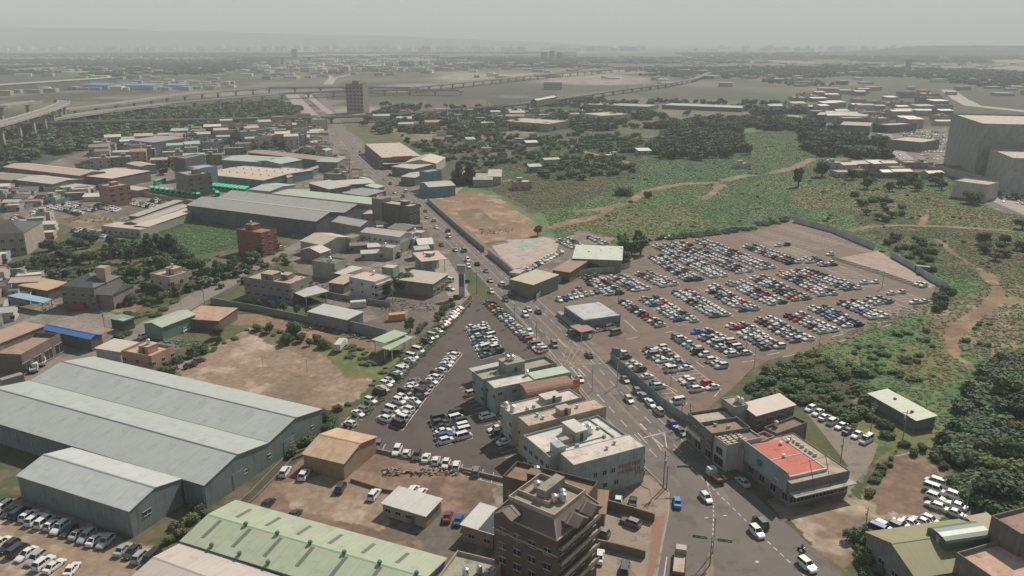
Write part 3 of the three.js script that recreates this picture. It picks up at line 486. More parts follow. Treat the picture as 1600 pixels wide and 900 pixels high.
// brown apartment block
{
  const H_ = 16.5, brick = mat([0.135, 0.094, 0.074], { tex: 'bricks' }), tilem = mat([0.15, 0.118, 0.1], { tex: 'tiles', rough: 0.7 }), trim = mat([0.44, 0.36, 0.29], { tex: 'plaster' });
  const f = frame({ fl: [786, 806], fr: [886, 850], rr: [921, 781] }, H_), x = f.w / 2, z = f.d / 2, t = thing('apartment_block', 'brown brick apartment block with mansard roof and tank deck', 'apartment block', [f.x, 0, f.z], f.turn);
  part('wall', G().box(-x, 0, -z, x, H_ - 0.01, z).done, brick, t);
  part('cornice', G().box(-x - 0.25, H_ - 0.2, z, x + 0.25, H_, z + 0.3).box(x, H_ - 0.2, -z, x + 0.3, H_, z).box(-x - 0.25, H_ - 3.6, z, x + 0.2, H_ - 3.35, z + 0.2).done, trim, t);
  const i = 1.9, y1 = H_ + 2.3, X = x - i, Z = z - i, q = G();
  q.quad([-x, H_, z], [x, H_, z], [X, y1, Z], [-X, y1, Z]).quad([x, H_, z], [x, H_, -z], [X, y1, -Z], [X, y1, Z]).quad([x, H_, -z], [-x, H_, -z], [-X, y1, -Z], [X, y1, -Z]).quad([-x, H_, -z], [-x, H_, z], [-X, y1, Z], [-X, y1, -Z]);
  const roof = part('mansard_roof', q.done, tilem, t);
  for (const [a, b] of [[1, 1], [-1, 1], [1, -1]]) part('hip_cap', G().beam([a * x, H_ + 0.05, b * z], [a * X, y1 + 0.05, b * Z], 0.28, 0.16).done, trim, roof);
  for (const [u, side] of [[-0.45, 'f'], [0.3, 'r'], [-0.35, 'r']]) { // dormers
    const o = part('dormer', G().box(-1.7, 0, -2.4, 1.7, 1.5, 0).done, brick, roof); part('dormer_roof', G().prismX([[-2, 1.45], [0, 2.7], [2, 1.45]], -2.6, 0.3).done, tilem, o).rotation.y = Math.PI / 2; part('dormer_gutter', G().beam([-2, 1.45, 0.3], [0, 2.75, 0.3], 0.2).beam([2, 1.45, 0.3], [0, 2.75, 0.3], 0.2).done, trim, o);
    if (side === 'f') at(o, u * x, H_ + 0.15, z - 0.2); else at(o, x - 0.2, H_ + 0.15, u * z, Math.PI / 2);
  }
  part('roof_deck', G().box(-X, y1 - 0.3, -Z, X, y1 - 0.02, Z).done, mat([0.3, 0.25, 0.19], { tex: 'tiles' }), t);
  part('deck_parapet', G().box(-X, y1, Z - 0.2, X, y1 + 0.9, Z).box(-X, y1, -Z, X, y1 + 0.9, -Z + 0.2).box(-X, y1, -Z + 0.2, -X + 0.2, y1 + 0.9, Z - 0.2).box(X - 0.2, y1, -Z + 0.2, X, y1 + 0.9, Z - 0.2).done, trim, t);
  part('stair_tower', G().box(-1.2, y1, -Z + 0.6, 0.9, y1 + 2.4, Z * 0.35).done, mat([0.26, 0.24, 0.2], { tex: 'plaster' }), t);
  part('inner_wall', G().box(-X + 0.2, y1, Z * 0.4, X * 0.4, y1 + 0.8, Z * 0.4 + 0.2).done, trim, t);
  for (const [a, b] of [[0.45, -0.3], [0.62, -0.1], [0.4, 0.15], [-0.6, -0.2]]) at(part('water_tank', TANK, STEEL, t), a * X, y1, b * Z);
  windows(t, f.w, f.d, [['f', 4, 12.6, 1.5, 1.3, 0.14, 0.86], ['f', 4, 9.4, 1.5, 1.3, 0.14, 0.86], ['f', 4, 6.2, 1.5, 1.3, 0.14, 0.86], ['r', 4, 12.6, 1.2, 1.3, 0.12, 0.88], ['r', 4, 9.4, 1.2, 1.3, 0.12, 0.88], ['r', 4, 6.2, 1.2, 1.3, 0.12, 0.88], ['r', 4, 3, 1.2, 1.3, 0.12, 0.88]]);
  for (let k = 0; k < 4; k++) part('balcony', G().box(x, 3.2 * k + 4.6, -z + 0.5, x + 0.9, 3.2 * k + 4.8, z - 0.5).box(x + 0.82, 3.2 * k + 4.8, -z + 0.5, x + 0.9, 3.2 * k + 5.5, z - 0.5).done, trim, t);
  building('rear_annex', 'brown annex with bare roof terrace behind the apartment block', { c: { rl: [803, 719], rr: [929, 751], fr: [921, 779] }, h: 12.5, rc: [0.24, 0.165, 0.115], wm: brick, par: 0.9, stairs: [[-0.35, 0.3, 2.2, 2, 2.0]], tanks: [[-0.42, -0.55]], win: [['f', 3, 8, 1.2, 1.2]] });
  building('lean_to', 'small rusty roofed lean-to between apartment block and courtyard', { c: { fl: [919, 800], fr: [946, 803], rr: [948, 771] }, h: 4, roof: 'mono', rise: 0.5, rm: mat([0.26, 0.17, 0.11], { tex: 'rust', ribs: 1 }), wc: [0.2, 0.15, 0.11], cat: 'shed' });
}
// pale teal building with white roof deck
{
  const t = building('office_building', 'pale teal building with white roof deck by the main road', { c: { rl: [824, 678], rr: [940, 647], fr: [974, 681] }, h: 9, rc: [0.6, 0.57, 0.52], wc: [0.33, 0.385, 0.355], par: 0.6, stairs: [[0.02, -0.1, 3.4, 6, 2.6]], tanks: [[0.3, -0.35], [0.42, -0.2], [0.38, 0.08]], acs: [[-0.2, 0.7], [0.55, 0.6], [-0.6, 0.2], [0.65, -0.1]], win: [['l', 5, 2.2, 1.2, 1.2], ['l', 5, 5.4, 1.2, 1.2]] });
  part('roof_cabin', G().box(-5.2, 8.46, 0.4, -2.0, 9.7, 2.0).done, mat([0.45, 0.35, 0.28], { tex: 'plaster' }), t);
  part('deck_kerb', G().box(-t.dim.x + 0.2, 8.46, t.dim.z * 0.55, t.dim.x * 0.6, 8.75, t.dim.z * 0.55 + 0.2).box(t.dim.x * 0.72, 8.46, -t.dim.z + 0.2, t.dim.x * 0.72 + 0.25, 8.8, t.dim.z * 0.8).done, mat([0.2, 0.3, 0.27]), t);
  const f = building('shop_house', 'pale teal shop house with red wall lettering facing the courtyard', { c: { fl: [895, 727], fr: [1007, 697], rr: [985, 678] }, h: 9.6, rc: [0.58, 0.52, 0.46], wc: [0.33, 0.385, 0.355], par: 0.15, win: [['f', 3, 4.9, 0.9, 1.2, 0.3, 0.55], ['f', 4, 1.6, 1.1, 1.2, 0.12, 0.6], ['r', 3, 1.6, 1.4, 1.6], ['r', 3, 4.9, 1.3, 1.3]], vents: [[0.1, 0.1], [0.4, -0.3]], ventMat: mat([0.5, 0.48, 0.44]) });
  const red = mat([0.33, 0.07, 0.06], { rough: 0.7 }), grey = mat([0.17, 0.2, 0.19]);
  part('string_course', G().box(-f.dim.x - 0.02, 6.9, f.dim.z + 0.005, f.dim.x + 0.02, 7.1, f.dim.z + 0.14).done, mat([0.3, 0.36, 0.34]), f);
  // wall lettering, two red lines and a small grey one, as far as it can be made out
  const glyph = (g, x0, y0, s, bits) => { for (const [a, b, c, d] of bits) g.box(x0 + a * s, y0 + b * s, f.dim.z + 0.02, x0 + c * s, y0 + d * s, f.dim.z + 0.1); };
  const strokes = [[[0, 0.85, 1, 1], [0.42, 0, 0.56, 0.85], [0, 0.45, 1, 0.58]], [[0, 0, 0.14, 1], [0.86, 0, 1, 1], [0, 0.86, 1, 1], [0, 0, 1, 0.13], [0, 0.45, 1, 0.56]], [[0.05, 0.6, 0.95, 0.73], [0.42, 0, 0.57, 1], [0.1, 0, 0.9, 0.12]], [[0, 0.8, 1, 0.92], [0.15, 0, 0.28, 0.8], [0.72, 0, 0.86, 0.8], [0, 0.3, 1, 0.42]]];
  for (let i = 0; i < 5; i++) { const g = G(); glyph(g, f.dim.x * 0.22 + i * 1.35, 5.2, 1.1, strokes[i % 4]); part('letter', g.done, red, f); }
  for (let i = 0; i < 6; i++) { const g = G(); glyph(g, f.dim.x * 0.22 + i * 1.1, 3.95, 0.85, strokes[(i + 2) % 4]); part('letter', g.done, red, f); }
  for (let i = 0; i < 3; i++) { const g = G(); glyph(g, f.dim.x * 0.74 + i * 0.9, 3.0, 0.65, strokes[(i + 1) % 4]); part('letter', g.done, grey, f); }
  at(part('corner_pier', G().box(-1.2, 0, -1.6, 1.2, 10.8, 1.6).done, wallMat([0.37, 0.43, 0.4]), f), -f.dim.x + 0.6, 0, -f.dim.z - 1.7);
  building('row_building', 'long tan-roofed row building behind the white roof deck', { c: { fl: [823, 666], fr: [945, 636], rr: [932, 622] }, h: 10, rc: [0.47, 0.38, 0.3], wc: [0.42, 0.35, 0.26], par: 0.2, stairs: [[-0.02, 0.2, 3, 2.6, 1.6]], vents: [[0.4, -0.2], [-0.55, 0.3], [-0.6, -0.4]], ventMat: mat([0.5, 0.48, 0.44]), win: [['f', 5, 6.8, 1.1, 1.1], ['l', 2, 5.4, 1.1, 1.1]] });
  building('row_building', 'white flat roofed building next to the rust coloured awning', { c: { fl: [806, 646], fr: [916, 619], rr: [884, 609] }, h: 9, rc: [0.58, 0.52, 0.46], wc: [0.36, 0.4, 0.37], par: 0.4, stairs: [[0.25, 0.0, 5, 3.5, 1.4]], tanks: [[-0.92, -0.5], [-0.86, 0.3]], acs: [[-0.3, 0.5], [0, 0.5], [-0.5, 0.6]], win: [['l', 2, 2, 1.2, 1.2], ['l', 2, 5.4, 1.2, 1.2]] });
  building('awning', 'rust coloured barrel awning between the white roofs', { c: { fl: [818, 619], fr: [889, 606], rr: [885, 590] }, h: 6.6, roof: 'barrel', rise: 1.5, rm: mat([0.24, 0.125, 0.085], { tex: 'rust', ribs: 1, rough: 0.7 }), wc: [0.3, 0.3, 0.28], cat: 'awning' });
  const g = building('row_building', 'narrow building with half white, half mint green roof by the road', { c: { fl: [770, 607], fr: [890, 583], rr: [881, 572] }, h: 8, rc: [0.58, 0.54, 0.48], wc: [0.3, 0.37, 0.36], par: 0.15, tanks: [[-0.02, -0.5]], win: [['f', 2, 5.4, 1.1, 1.1, 0.07, 0.25], ['l', 2, 4.8, 1.1, 1.2]] });
  part('green_roof', G().box(0.3, 7.95, -g.dim.z + 0.1, g.dim.x - 0.1, 8.25, g.dim.z - 0.1).done, roofMetal([0.36, 0.47, 0.35]), g);
  building('row_building', 'olive roofed building with square stair tower beside the triangular car park', { c: { fl: [757, 592], fr: [872, 566], rr: [850, 556] }, h: 8.4, rc: [0.33, 0.31, 0.23], wc: [0.25, 0.31, 0.3], par: 0.9, stairs: [[-0.1, 0, 6, 5, 3.2]], tanks: [[-0.2, -0.1, 3.2], [-0.1, 0.1, 3.2]], acs: [[-0.5, 0.2], [-0.6, -0.3]], win: [['l', 2, 4.6, 1.2, 1.2], ['l', 2, 1.6, 1.2, 1.2]] });
  building('carport', 'thin grey carport roof at the edge of the triangular car park', { c: { fl: [750, 592], rl: [735, 575], rr: [788, 563] }, h: 4, roof: 'canopy', rc: [0.4, 0.41, 0.39], cat: 'carport' });
  const s = site(893, 600, 5), sb = part('sign_board', G().box(-1.6, 3.6, -0.12, 1.6, 6.4, 0.12).box(-1.3, 0, -0.08, -1.1, 3.6, 0.08).box(1.1, 0, -0.08, 1.3, 3.6, 0.08).done, mat([0.62, 0.16, 0.07], { rough: 0.6 })); at(sb, s[0] + 1, 0, s[1], 0.5); tag(sb, 'plain orange-red sign board on posts beside the rust coloured awning', 'sign');
  const st = thing('steel_frame', 'bare steel pergola frame beside the white building', 'frame', [site(800, 628, 3)[0], 0, site(800, 628, 3)[1]], frame({ fl: [770, 607], fr: [890, 583], rr: [881, 572] }, 8).turn);
  for (let i = 0; i < 6; i++) part('beam', G().box(-4.5, 4.0, -3 + i * 1.1, 4.5, 4.15, -2.88 + i * 1.1).done, mat([0.3, 0.28, 0.25]), st); for (const sx of [-4.4, 4.4]) for (const sz of [-3, 2.5]) part('post', G().box(sx - 0.1, 0, sz - 0.1, sx + 0.1, 4, sz + 0.1).done, mat([0.2, 0.19, 0.17]), st);
}
// shops across the road
{
  const dk = wallMat([0.17, 0.165, 0.155]);
  const a = building('shop', 'dark-walled shop with patched roof nearest the car park wall', { c: { fl: [1079, 648], fr: [1117, 681], rr: [1168, 664] }, h: 8, rc: [0.26, 0.19, 0.13], wm: dk, par: 1.0, win: [['f', 4, 4.6, 1.7, 1.4], ['f', 3, 0.8, 2.4, 2.2]], acs: [[0.2, 0.3], [0.5, -0.2]] });
  part('roof_slab', G().box(-a.dim.x + 0.5, 7.06, -a.dim.z + 0.6, -0.3, 7.25, a.dim.z - 1).done, mat([0.42, 0.36, 0.28], { tex: 'concrete' }), a); part('cross_wall', G().box(-0.2, 7.06, -a.dim.z + 0.2, 0.05, 8.0, a.dim.z - 0.2).done, dk, a);
  part('shop_sign', G().box(-a.dim.x + 0.5, 3.1, a.dim.z + 0.04, a.dim.x * 0.2, 4.2, a.dim.z + 0.3).done, mat([0.45, 0.44, 0.42]), a);
  const b = building('shop', 'white fronted shop with pale tiles laid out on its roof', { c: { fl: [1117, 681], fr: [1139, 697], rr: [1188, 681] }, h: 7.4, rc: [0.2, 0.15, 0.11], wc: [0.42, 0.42, 0.4], par: 0.5, win: [['f', 1, 3.6, 2.4, 1.8], ['f', 1, 0.6, 3.4, 2.2]] });
  for (let i = 0; i < 5; i++) for (let j = 0; j < 4; j++) at(part('roof_tile_pallet', G().box(-0.34, 0, -0.5, 0.34, 0.25, 0.5).done, mat([0.5, 0.44, 0.36], { tex: 'concrete' }), b), -b.dim.x + 1 + i * 1.05, 6.97, b.dim.z - 1.2 - j * 1.6 - (i % 2) * 0.2);
  building('stair_block', 'grey concrete stair block with steel tanks behind the dark shops', { c: { fl: [1131, 624], fr: [1150, 638], rr: [1166, 630] }, h: 10, rc: [0.4, 0.34, 0.27], wc: [0.3, 0.31, 0.3], par: 0.3, tanks: [[0.1, -0.2], [0.5, -0.4]], win: [['f', 2, 6, 1, 1]] });
  building('roof_shed', 'building with pale corrugated roof at the back of the shops', { c: { fl: [1180, 650], fr: [1240, 633], rr: [1219, 620] }, h: 8.4, roof: 'mono', rise: 0.8, rc: [0.46, 0.39, 0.33], wm: dk, cat: 'building', win: [['f', 4, 5.6, 1.4, 1.2]] });
  building('rear_block', 'low brown walled block behind the red roof', { c: { fl: [1209, 679], fr: [1257, 661], rr: [1246, 648] }, h: 6.6, rc: [0.22, 0.15, 0.11], wc: [0.2, 0.15, 0.13], par: 0.7, tanks: [[-0.4, -0.6]] });
  building('rear_block', 'pink walled low block against the red roof building', { c: { fl: [1160, 702], fr: [1208, 682], rr: [1196, 672] }, h: 6.4, rc: [0.26, 0.18, 0.13], wc: [0.42, 0.27, 0.24], par: 0.8, win: [['f', 3, 4.0, 1.0, 1.0]] });
  const f = building('restaurant', 'building with bright red roof and teal parapet wall by the road', { c: { fl: [1233, 757], rl: [1157, 693], fr: [1325, 736] }, h: 6, rc: [0.4, 0.33, 0.26], wc: [0.18, 0.175, 0.165], par: 0.25, win: [['f', 8, 1.0, 1.7, 1.8, 0.06, 0.94], ['l', 5, 1.0, 1.6, 1.8]] });
  const { x, z } = f.dim, redm = mat([0.48, 0.125, 0.085], { tex: 'concrete', rough: 0.8 }), wh = mat([0.5, 0.46, 0.4], { tex: 'plaster' });
  part('red_roof', G().box(-x + 1.5, 5.8, -z + 2, x - 5.2, 6.35, -0.15).done, redm, f); part('red_roof', G().box(-x + 1.5, 5.8, 0.15, x - 5.2, 6.35, z - 2.4).done, redm, f);
  part('roof_edge', G().box(-x + 1.2, 5.8, z - 2.4, x - 4.9, 6.5, z - 1.9).box(x - 5.2, 5.8, -z + 2, x - 4.9, 6.5, z - 2.4).box(-x + 1.5, 5.8, -0.15, x - 5.2, 6.45, 0.15).done, wh, f);
  part('parapet_wall', G().box(-x - 0.3, 3.2, -z, -x, 8.2, z - 1.2).done, mat([0.27, 0.34, 0.34], { tex: 'plaster' }), f);
  part('ledge', G().box(-x - 0.3, 3.6, z, x + 0.4, 3.85, z + 2.2).done, mat([0.36, 0.35, 0.3], { tex: 'concrete' }), f);
  const em = part('wall_emblem', G().cyl(0, 0, 0, 0.9, 0.12, 24, 0.9, 'x').done, mat([0.08, 0.1, 0.11]), f); at(em, -x - 0.43, 5.6, -z * 0.1);
  part('letter', G().box(-x - 0.4, 4.6, z * 0.45, -x - 0.3, 5.0, z * 0.6).done, mat([0.45, 0.45, 0.43]), f);
  for (const [u, v] of [[-0.3, -0.02], [0.1, -0.55], [0.42, -0.6]]) at(part('roof_vent', VENT, STEEL, f), u * x, 6.3, v * z);
  const bm = G(); bm.beam([-x * 0.3, 3.85, z + 1.2], [-x * 0.3, 10, z - 1.6], 0.1).beam([x * 0.25, 3.85, z + 1.2], [x * 0.25, 10, z - 1.6], 0.1).beam([-x * 0.6, 9.4, z - 1.6], [x * 0.25, 10, z - 1.6], 0.07); part('billboard_frame', bm.done, mat([0.16, 0.09, 0.07]), f);
  for (let i = 0; i < 7; i++) at(part('air_conditioner', AC, M_TRIM, f), x - 2.8, 5.8, -z + 2 + i * 1.5, i);
}
building('long_shed', 'long low shed with pale green roof in the grass at right', { c: { fl: [1362, 618], fr: [1437, 660], rr: [1457, 649] }, h: 3.2, roof: 'mono', rise: 0.4, rc: [0.42, 0.46, 0.36], wc: [0.16, 0.17, 0.16], cat: 'shed', vents: [[-0.35, -0.2], [0.55, 0.3]] });
{
  const f = building('hall', 'olive roofed hall with green barrel skylight at the bottom right', { c: { fl: [1428, 902], rl: [1358, 832], rr: [1500, 812] }, h: 5.4, roof: 'gable', rise: 2.4, rc: [0.23, 0.22, 0.11], wc: [0.2, 0.21, 0.205], cap: [0.2, 0.2, 0.1], win: [['l', 4, 1.6, 1.6, 1.2]] });
  const s = part('barrel_skylight', (() => { const o = []; for (let i = 0; i <= 6; i++) { const a = Math.PI * i / 6; o.push([Math.cos(a) * 2.6, 1.4 + Math.sin(a) * 0.8]); } return G().prismX([...o, [-2.6, 0], [2.6, 0]], -5.2, 5.2).done; })(), mat([0.06, 0.13, 0.095], { tex: 'metal', rough: 0.45 }), f); at(s, f.dim.x * 0.35, 7.2, f.dim.z * 0.1);
  for (const [u, v] of [[-0.12, 0.15], [0.78, 0.05], [0.85, -0.1]]) at(part('roof_vent', G().cyl(0, 0, 0, 0.45, 1.2, 12).cyl(0, 1.2, 0, 0.55, 0.15, 12).done, mat([0.45, 0.3, 0.22]), f), u * f.dim.x, 5.4 + 2.4 * (1 - Math.abs(v)), v * f.dim.z);
  building('annex', 'small olive ribbed roof at the right end of the hall', { c: { fl: [1551, 846], rl: [1516, 812], rr: [1546, 806] }, h: 5, roof: 'mono', rise: 0.6, rc: [0.25, 0.22, 0.11], wc: [0.2, 0.21, 0.205], cat: 'building' });
  building('corner_house', 'dark walled house with pink flat roof in the bottom right corner', { c: { fl: [1566, 915], rl: [1498, 862], rr: [1568, 842] }, h: 9, rc: [0.5, 0.33, 0.25], wc: [0.2, 0.18, 0.165], par: 1.0 });
  building('corner_house', 'tall dark walled house at the right edge behind the pink flat roof', { c: { fl: [1584, 838], rl: [1562, 802], fr: [1670, 815] }, h: 13, rc: [0.3, 0.2, 0.15], wc: [0.18, 0.16, 0.15], par: 0.8 });
}
{
  const t = building('toll_office', 'pale grey roofed ticket office at the big car park entrance', { c: { fl: [912, 500], fr: [969, 492], rr: [937, 471] }, h: 4.6, roof: 'flat', rc: [0.46, 0.48, 0.47], wc: [0.15, 0.18, 0.2], par: 0.12, win: [['f', 4, 1.0, 1.6, 1.3], ['l', 3, 1.0, 1.6, 1.3]] });
  part('fascia', G().box(-t.dim.x - 0.15, 3.9, t.dim.z + 0.004, t.dim.x + 0.15, 4.6, t.dim.z + 0.2).box(-t.dim.x - 0.2, 3.9, -t.dim.z, -t.dim.x - 0.004, 4.6, t.dim.z).done, mat([0.17, 0.25, 0.31]), t);
  const q = [site(873, 492), site(916, 527)], w = G(); wallAlong(w, q, -0.9, 0.9, 0, 1.5); tag(part('planter_wall', w.done, mat([0.24, 0.3, 0.31], { tex: 'plaster' })), 'grey-blue planter wall in front of the ticket office', 'wall');
  const a = building('kiosk', 'small open awning beside the ticket office', { c: { fl: [895, 512], fr: [913, 522], rr: [925, 512] }, h: 3, roof: 'canopy', rc: [0.3, 0.16, 0.13], cat: 'awning' });
}
{
  const t = building('block_building', 'huge grey-green windowless block at the right edge', { f: { x: 396.9, z: -622, w: 80, d: 89, turn: Math.atan2(-0.256, 0.967) }, h: 42, rc: [0.5, 0.43, 0.36], wc: [0.33, 0.35, 0.325], par: 1.2, win: [] });
  const lines = G(); for (let i = 1; i < 7; i++) lines.box(-t.dim.x - 0.1, i * 6, t.dim.z, t.dim.x, i * 6 + 0.4, t.dim.z + 0.1); part('wall_joint', lines.done, mat([0.28, 0.3, 0.28]), t);
  building('block_building', 'lower grey wing with pale roof in front of the huge block', { f: { x: 379, z: -546, w: 74, d: 50, turn: Math.atan2(-0.256, 0.967) }, h: 25, rc: [0.5, 0.43, 0.36], wc: [0.4, 0.405, 0.375], par: 1, stairs: [[-0.2, 0.2, 18, 8, 2.5]] });
  building('boundary_building', 'long low white-edged flat roof below the grey wing', { c: { fl: [1556, 290], rl: [1503, 258], fr: [1690, 286] }, h: 6, rc: [0.26, 0.17, 0.13], wc: [0.4, 0.38, 0.34], par: 1.2 });
  building('white_block', 'white rendered block with a round tree before it at right', { c: { fl: [1492, 282], fr: [1546, 289], rr: [1560, 284] }, h: 11, rc: [0.45, 0.4, 0.33], wc: [0.5, 0.48, 0.44], par: 0.6 });
}
// ---------------------------------------------------------------- buildings in the middle distance
const PINK = [0.46, 0.36, 0.29], PALE = [0.5, 0.46, 0.4], MINT = [0.36, 0.45, 0.37], TIN = [0.4, 0.41, 0.38], TEAL = [0.2, 0.31, 0.31];
const B3 = (name, label, fl, fr, rr_, h, roof, rc, wc, o = {}) => building(name, label, { c: { fl, fr, rr: rr_ }, h, roof, rc, wc, ...o });
// left foreground village
B3('villa', 'dark hipped-roof villa at the far left edge', [-12, 366], [58, 363], [46, 347], 11, 'hip', [0.06, 0.062, 0.062], [0.33, 0.29, 0.24], { rise: 4, win: [['f', 5, 6.5, 1.6, 1.6], ['f', 5, 2, 1.6, 1.8]] });
{
  const t = B3('villa', 'grey villa with dark hipped roof among trees', [100, 447], [152, 450], [182, 431], 9, 'hip', [0.085, 0.09, 0.085], [0.19, 0.185, 0.17], { rise: 3.5, win: [['f', 4, 5, 1.3, 1.4], ['f', 4, 1.6, 1.3, 1.4]] });
  part('side_roof', G().prismX([[t.dim.z * 0.9, 6], [0, 8.6], [-t.dim.z * 0.9, 6]], t.dim.x + 0.1, t.dim.x + 7).done, roofMetal([0.12, 0.13, 0.11]), t); part('side_wall', G().box(t.dim.x, 0, -t.dim.z * 0.8, t.dim.x + 6.5, 6, t.dim.z * 0.8).done, wallMat([0.22, 0.2, 0.18]), t);
  part('chimney_stack', G().box(t.dim.x * 0.5, 9, -2.5, t.dim.x * 0.5 + 4, 15, 1).done, wallMat([0.4, 0.31, 0.24]), t);
}
B3('flat_shed', 'tan flat roofed shed next to the grey villa', [40, 448], [84, 456], [98, 442], 4.4, 'mono', [0.47, 0.33, 0.21], [0.17, 0.14, 0.12], { rise: 0.4, cat: 'shed' });
B3('market_awning', 'blue roofed open market shed at far left', [10, 462], [66, 473], [87, 468], 4.2, 'canopy', [0.24, 0.38, 0.5], null, { cat: 'shed' });
{ const t = B3('tarpaulin_shed', 'long shed covered with bright blue tarpaulin beside the side street', [66, 514], [142, 530], [158, 523], 4.6, 'gable', [0.07, 0.17, 0.42], [0.13, 0.13, 0.12], { rise: 0.9, cat: 'shed', cap: [0.09, 0.2, 0.4] }); part('rust_roof', G().box(-t.dim.x, 4.2, -t.dim.z - 6, t.dim.x * 0.9, 4.4, -t.dim.z - 0.6).done, mat([0.26, 0.21, 0.17], { tex: 'rust' }), t); }
B3('frame_building', 'brown building with open concrete beams at the left edge', [17, 562], [80, 528], [58, 512], 7, 'flat', [0.33, 0.24, 0.17], [0.17, 0.14, 0.12], { par: 1.4, win: [['f', 4, 0.6, 3.4, 3.2]] });
B3('frame_building', 'pinkish strip roof building behind the open beams', [-30, 548], [62, 512], [44, 503], 8, 'mono', [0.36, 0.25, 0.19], [0.16, 0.13, 0.11], { rise: 0.5 });
B3('white_shed', 'white roofed shed on the side street by the big warehouse', [156, 545], [194, 551], [209, 536], 4.2, 'mono', [0.52, 0.46, 0.4], [0.45, 0.44, 0.4], { rise: 0.3, cat: 'shed' });
B3('pink_house', 'pink flat roofed house with rooftop tanks beside the big warehouse', [193, 548], [240, 557], [267, 540], 7, 'flat', [0.48, 0.35, 0.27], [0.4, 0.25, 0.19], { par: 0.9, stairs: [[0.15, 0.1, 4, 4, 2.4]], tanks: [[-0.35, -0.1], [-0.15, 0.3], [0.2, 0.1, 2.5]], win: [['f', 3, 3.6, 1.2, 1.3], ['r', 3, 3.6, 1.1, 1.2], ['f', 3, 0.9, 1.2, 1.3]] });
B3('green_shed', 'pale green metal shed along the side street', [232, 507], [260, 513], [298, 490], 5, 'gableZ', [0.36, 0.42, 0.33], [0.15, 0.24, 0.2], { rise: 1, cat: 'shed', cap: [0.3, 0.36, 0.28] });
B3('tin_shed', 'low rusty pink tin roof over a junk yard', [292, 498], [350, 502], [362, 483], 3.8, 'mono', [0.4, 0.27, 0.21], [0.16, 0.12, 0.1], { rise: 0.4, cat: 'shed', rm: mat([0.42, 0.29, 0.22], { tex: 'rust', ribs: 1 }) });
B3('terrace_house', 'cream terrace house with arches and roof tank among dark trees', [235, 427], [266, 433], [298, 422], 8, 'flat', [0.47, 0.37, 0.28], [0.42, 0.37, 0.3], { par: 0.8, stairs: [[0.1, -0.2, 5, 4, 2.4]], tanks: [[0.1, -0.1, 2.4]], win: [['r', 3, 3.8, 1.6, 1.8], ['f', 3, 3.8, 1.2, 1.3]] });
{ const t = B3('green_shed', 'tiny shed with green and blue roof beside the side street', [170, 497], [190, 502], [212, 498], 3.8, 'mono', [0.19, 0.3, 0.19], [0.09, 0.1, 0.09], { rise: 0.3, cat: 'shed' }); part('blue_roof', G().box(t.dim.x * 0.1, 4.0, t.dim.z * 0.1, t.dim.x + 0.4, 4.3, t.dim.z + 0.4).done, roofMetal([0.28, 0.42, 0.42]), t); }
// yards between side street and triangular car park
{
  const t = B3('grey_house', 'grey two-storey L-plan house with roof parapets and stair tower', [384, 433], [457, 444], [484, 429], 8.4, 'flat', [0.45, 0.33, 0.26], [0.23, 0.22, 0.195], { par: 0.9, stairs: [[-0.15, 0.3, 6, 5, 2.6], [0.35, -0.1, 3.5, 3.5, 2]], tanks: [[0.05, -0.2], [0.2, -0.4]], acs: [[0.4, -0.6], [0.75, -0.6]], win: [['r', 3, 4.6, 1.6, 1.4], ['f', 6, 4.6, 1.3, 1.3], ['f', 6, 1.2, 1.3, 1.3]] });
  B3('carport', 'pale metal carport joined to the grey L-plan house', [461, 458], [482, 467], [508, 452], 4, 'canopy', [0.42, 0.43, 0.4], null, { cat: 'carport' });
}
B3('block_house', 'grey-green block house with cluttered roof behind the L-plan house', [488, 407], [523, 412], [542, 404], 7.4, 'flat', [0.17, 0.18, 0.14], [0.32, 0.31, 0.25], { par: 0.7, tanks: [[-0.1, -0.2], [0.2, 0.2]], acs: [[0.5, 0.3], [-0.5, 0.2]], win: [['r', 2, 3.6, 1.2, 1.2]] });
B3('canopy_roof', 'flat whitish canopy roof next to the grey-green block house', [524, 427], [543, 431], [561, 417], 3.4, 'canopy', [0.48, 0.47, 0.44], null, { cat: 'canopy' });
B3('low_shed', 'low tan roofed shed leaning on the white three-row house', [526, 443], [549, 446], [549, 431], 4, 'mono', [0.42, 0.34, 0.25], [0.18, 0.17, 0.15], { rise: 0.4, cat: 'shed' });
{ const t = B3('white_house', 'white house with pinkish flat roof and yellow rooftop box', [549, 433], [589, 441], [607, 430], 8, 'flat', [0.56, 0.45, 0.4], [0.5, 0.48, 0.45], { par: 0.25, tanks: [[-0.1, -0.6]], win: [['f', 3, 5.4, 0.9, 0.9], ['f', 3, 2.2, 0.9, 0.9], ['r', 3, 5, 1.8, 1.4], ['r', 3, 1.6, 1.8, 1.6]] }); for (const y of [2.9, 5.9]) part('balcony', G().box(t.dim.x, y, -t.dim.z + 0.3, t.dim.x + 1.2, y + 0.9, t.dim.z - 0.3).done, wallMat([0.5, 0.46, 0.42]), t); }
B3('long_hut', 'pale flat metal roof hut behind the long grey yard wall', [486, 488], [547, 501], [562, 488], 4.4, 'mono', [0.44, 0.44, 0.42], [0.22, 0.245, 0.25], { rise: 0.3, cat: 'shed' });
B3('open_shelter', 'pale green lean-to shelter on posts beside the drain', [586, 532], [607, 538], [631, 519], 5.4, 'canopy', [0.34, 0.42, 0.29], null, { cat: 'shelter' });
B3('open_shelter', 'lower green shelter roof right of the other one by the drain', [601, 545], [615, 548], [641, 525], 4.4, 'canopy', [0.32, 0.41, 0.28], null, { cat: 'shelter' });
B3('mint_hut', 'small mint green block hut with white roof beside the filling station', [596, 417], [614, 419], [624, 414], 5.6, 'flat', [0.55, 0.49, 0.42], [0.24, 0.34, 0.28], { par: 0.2 });
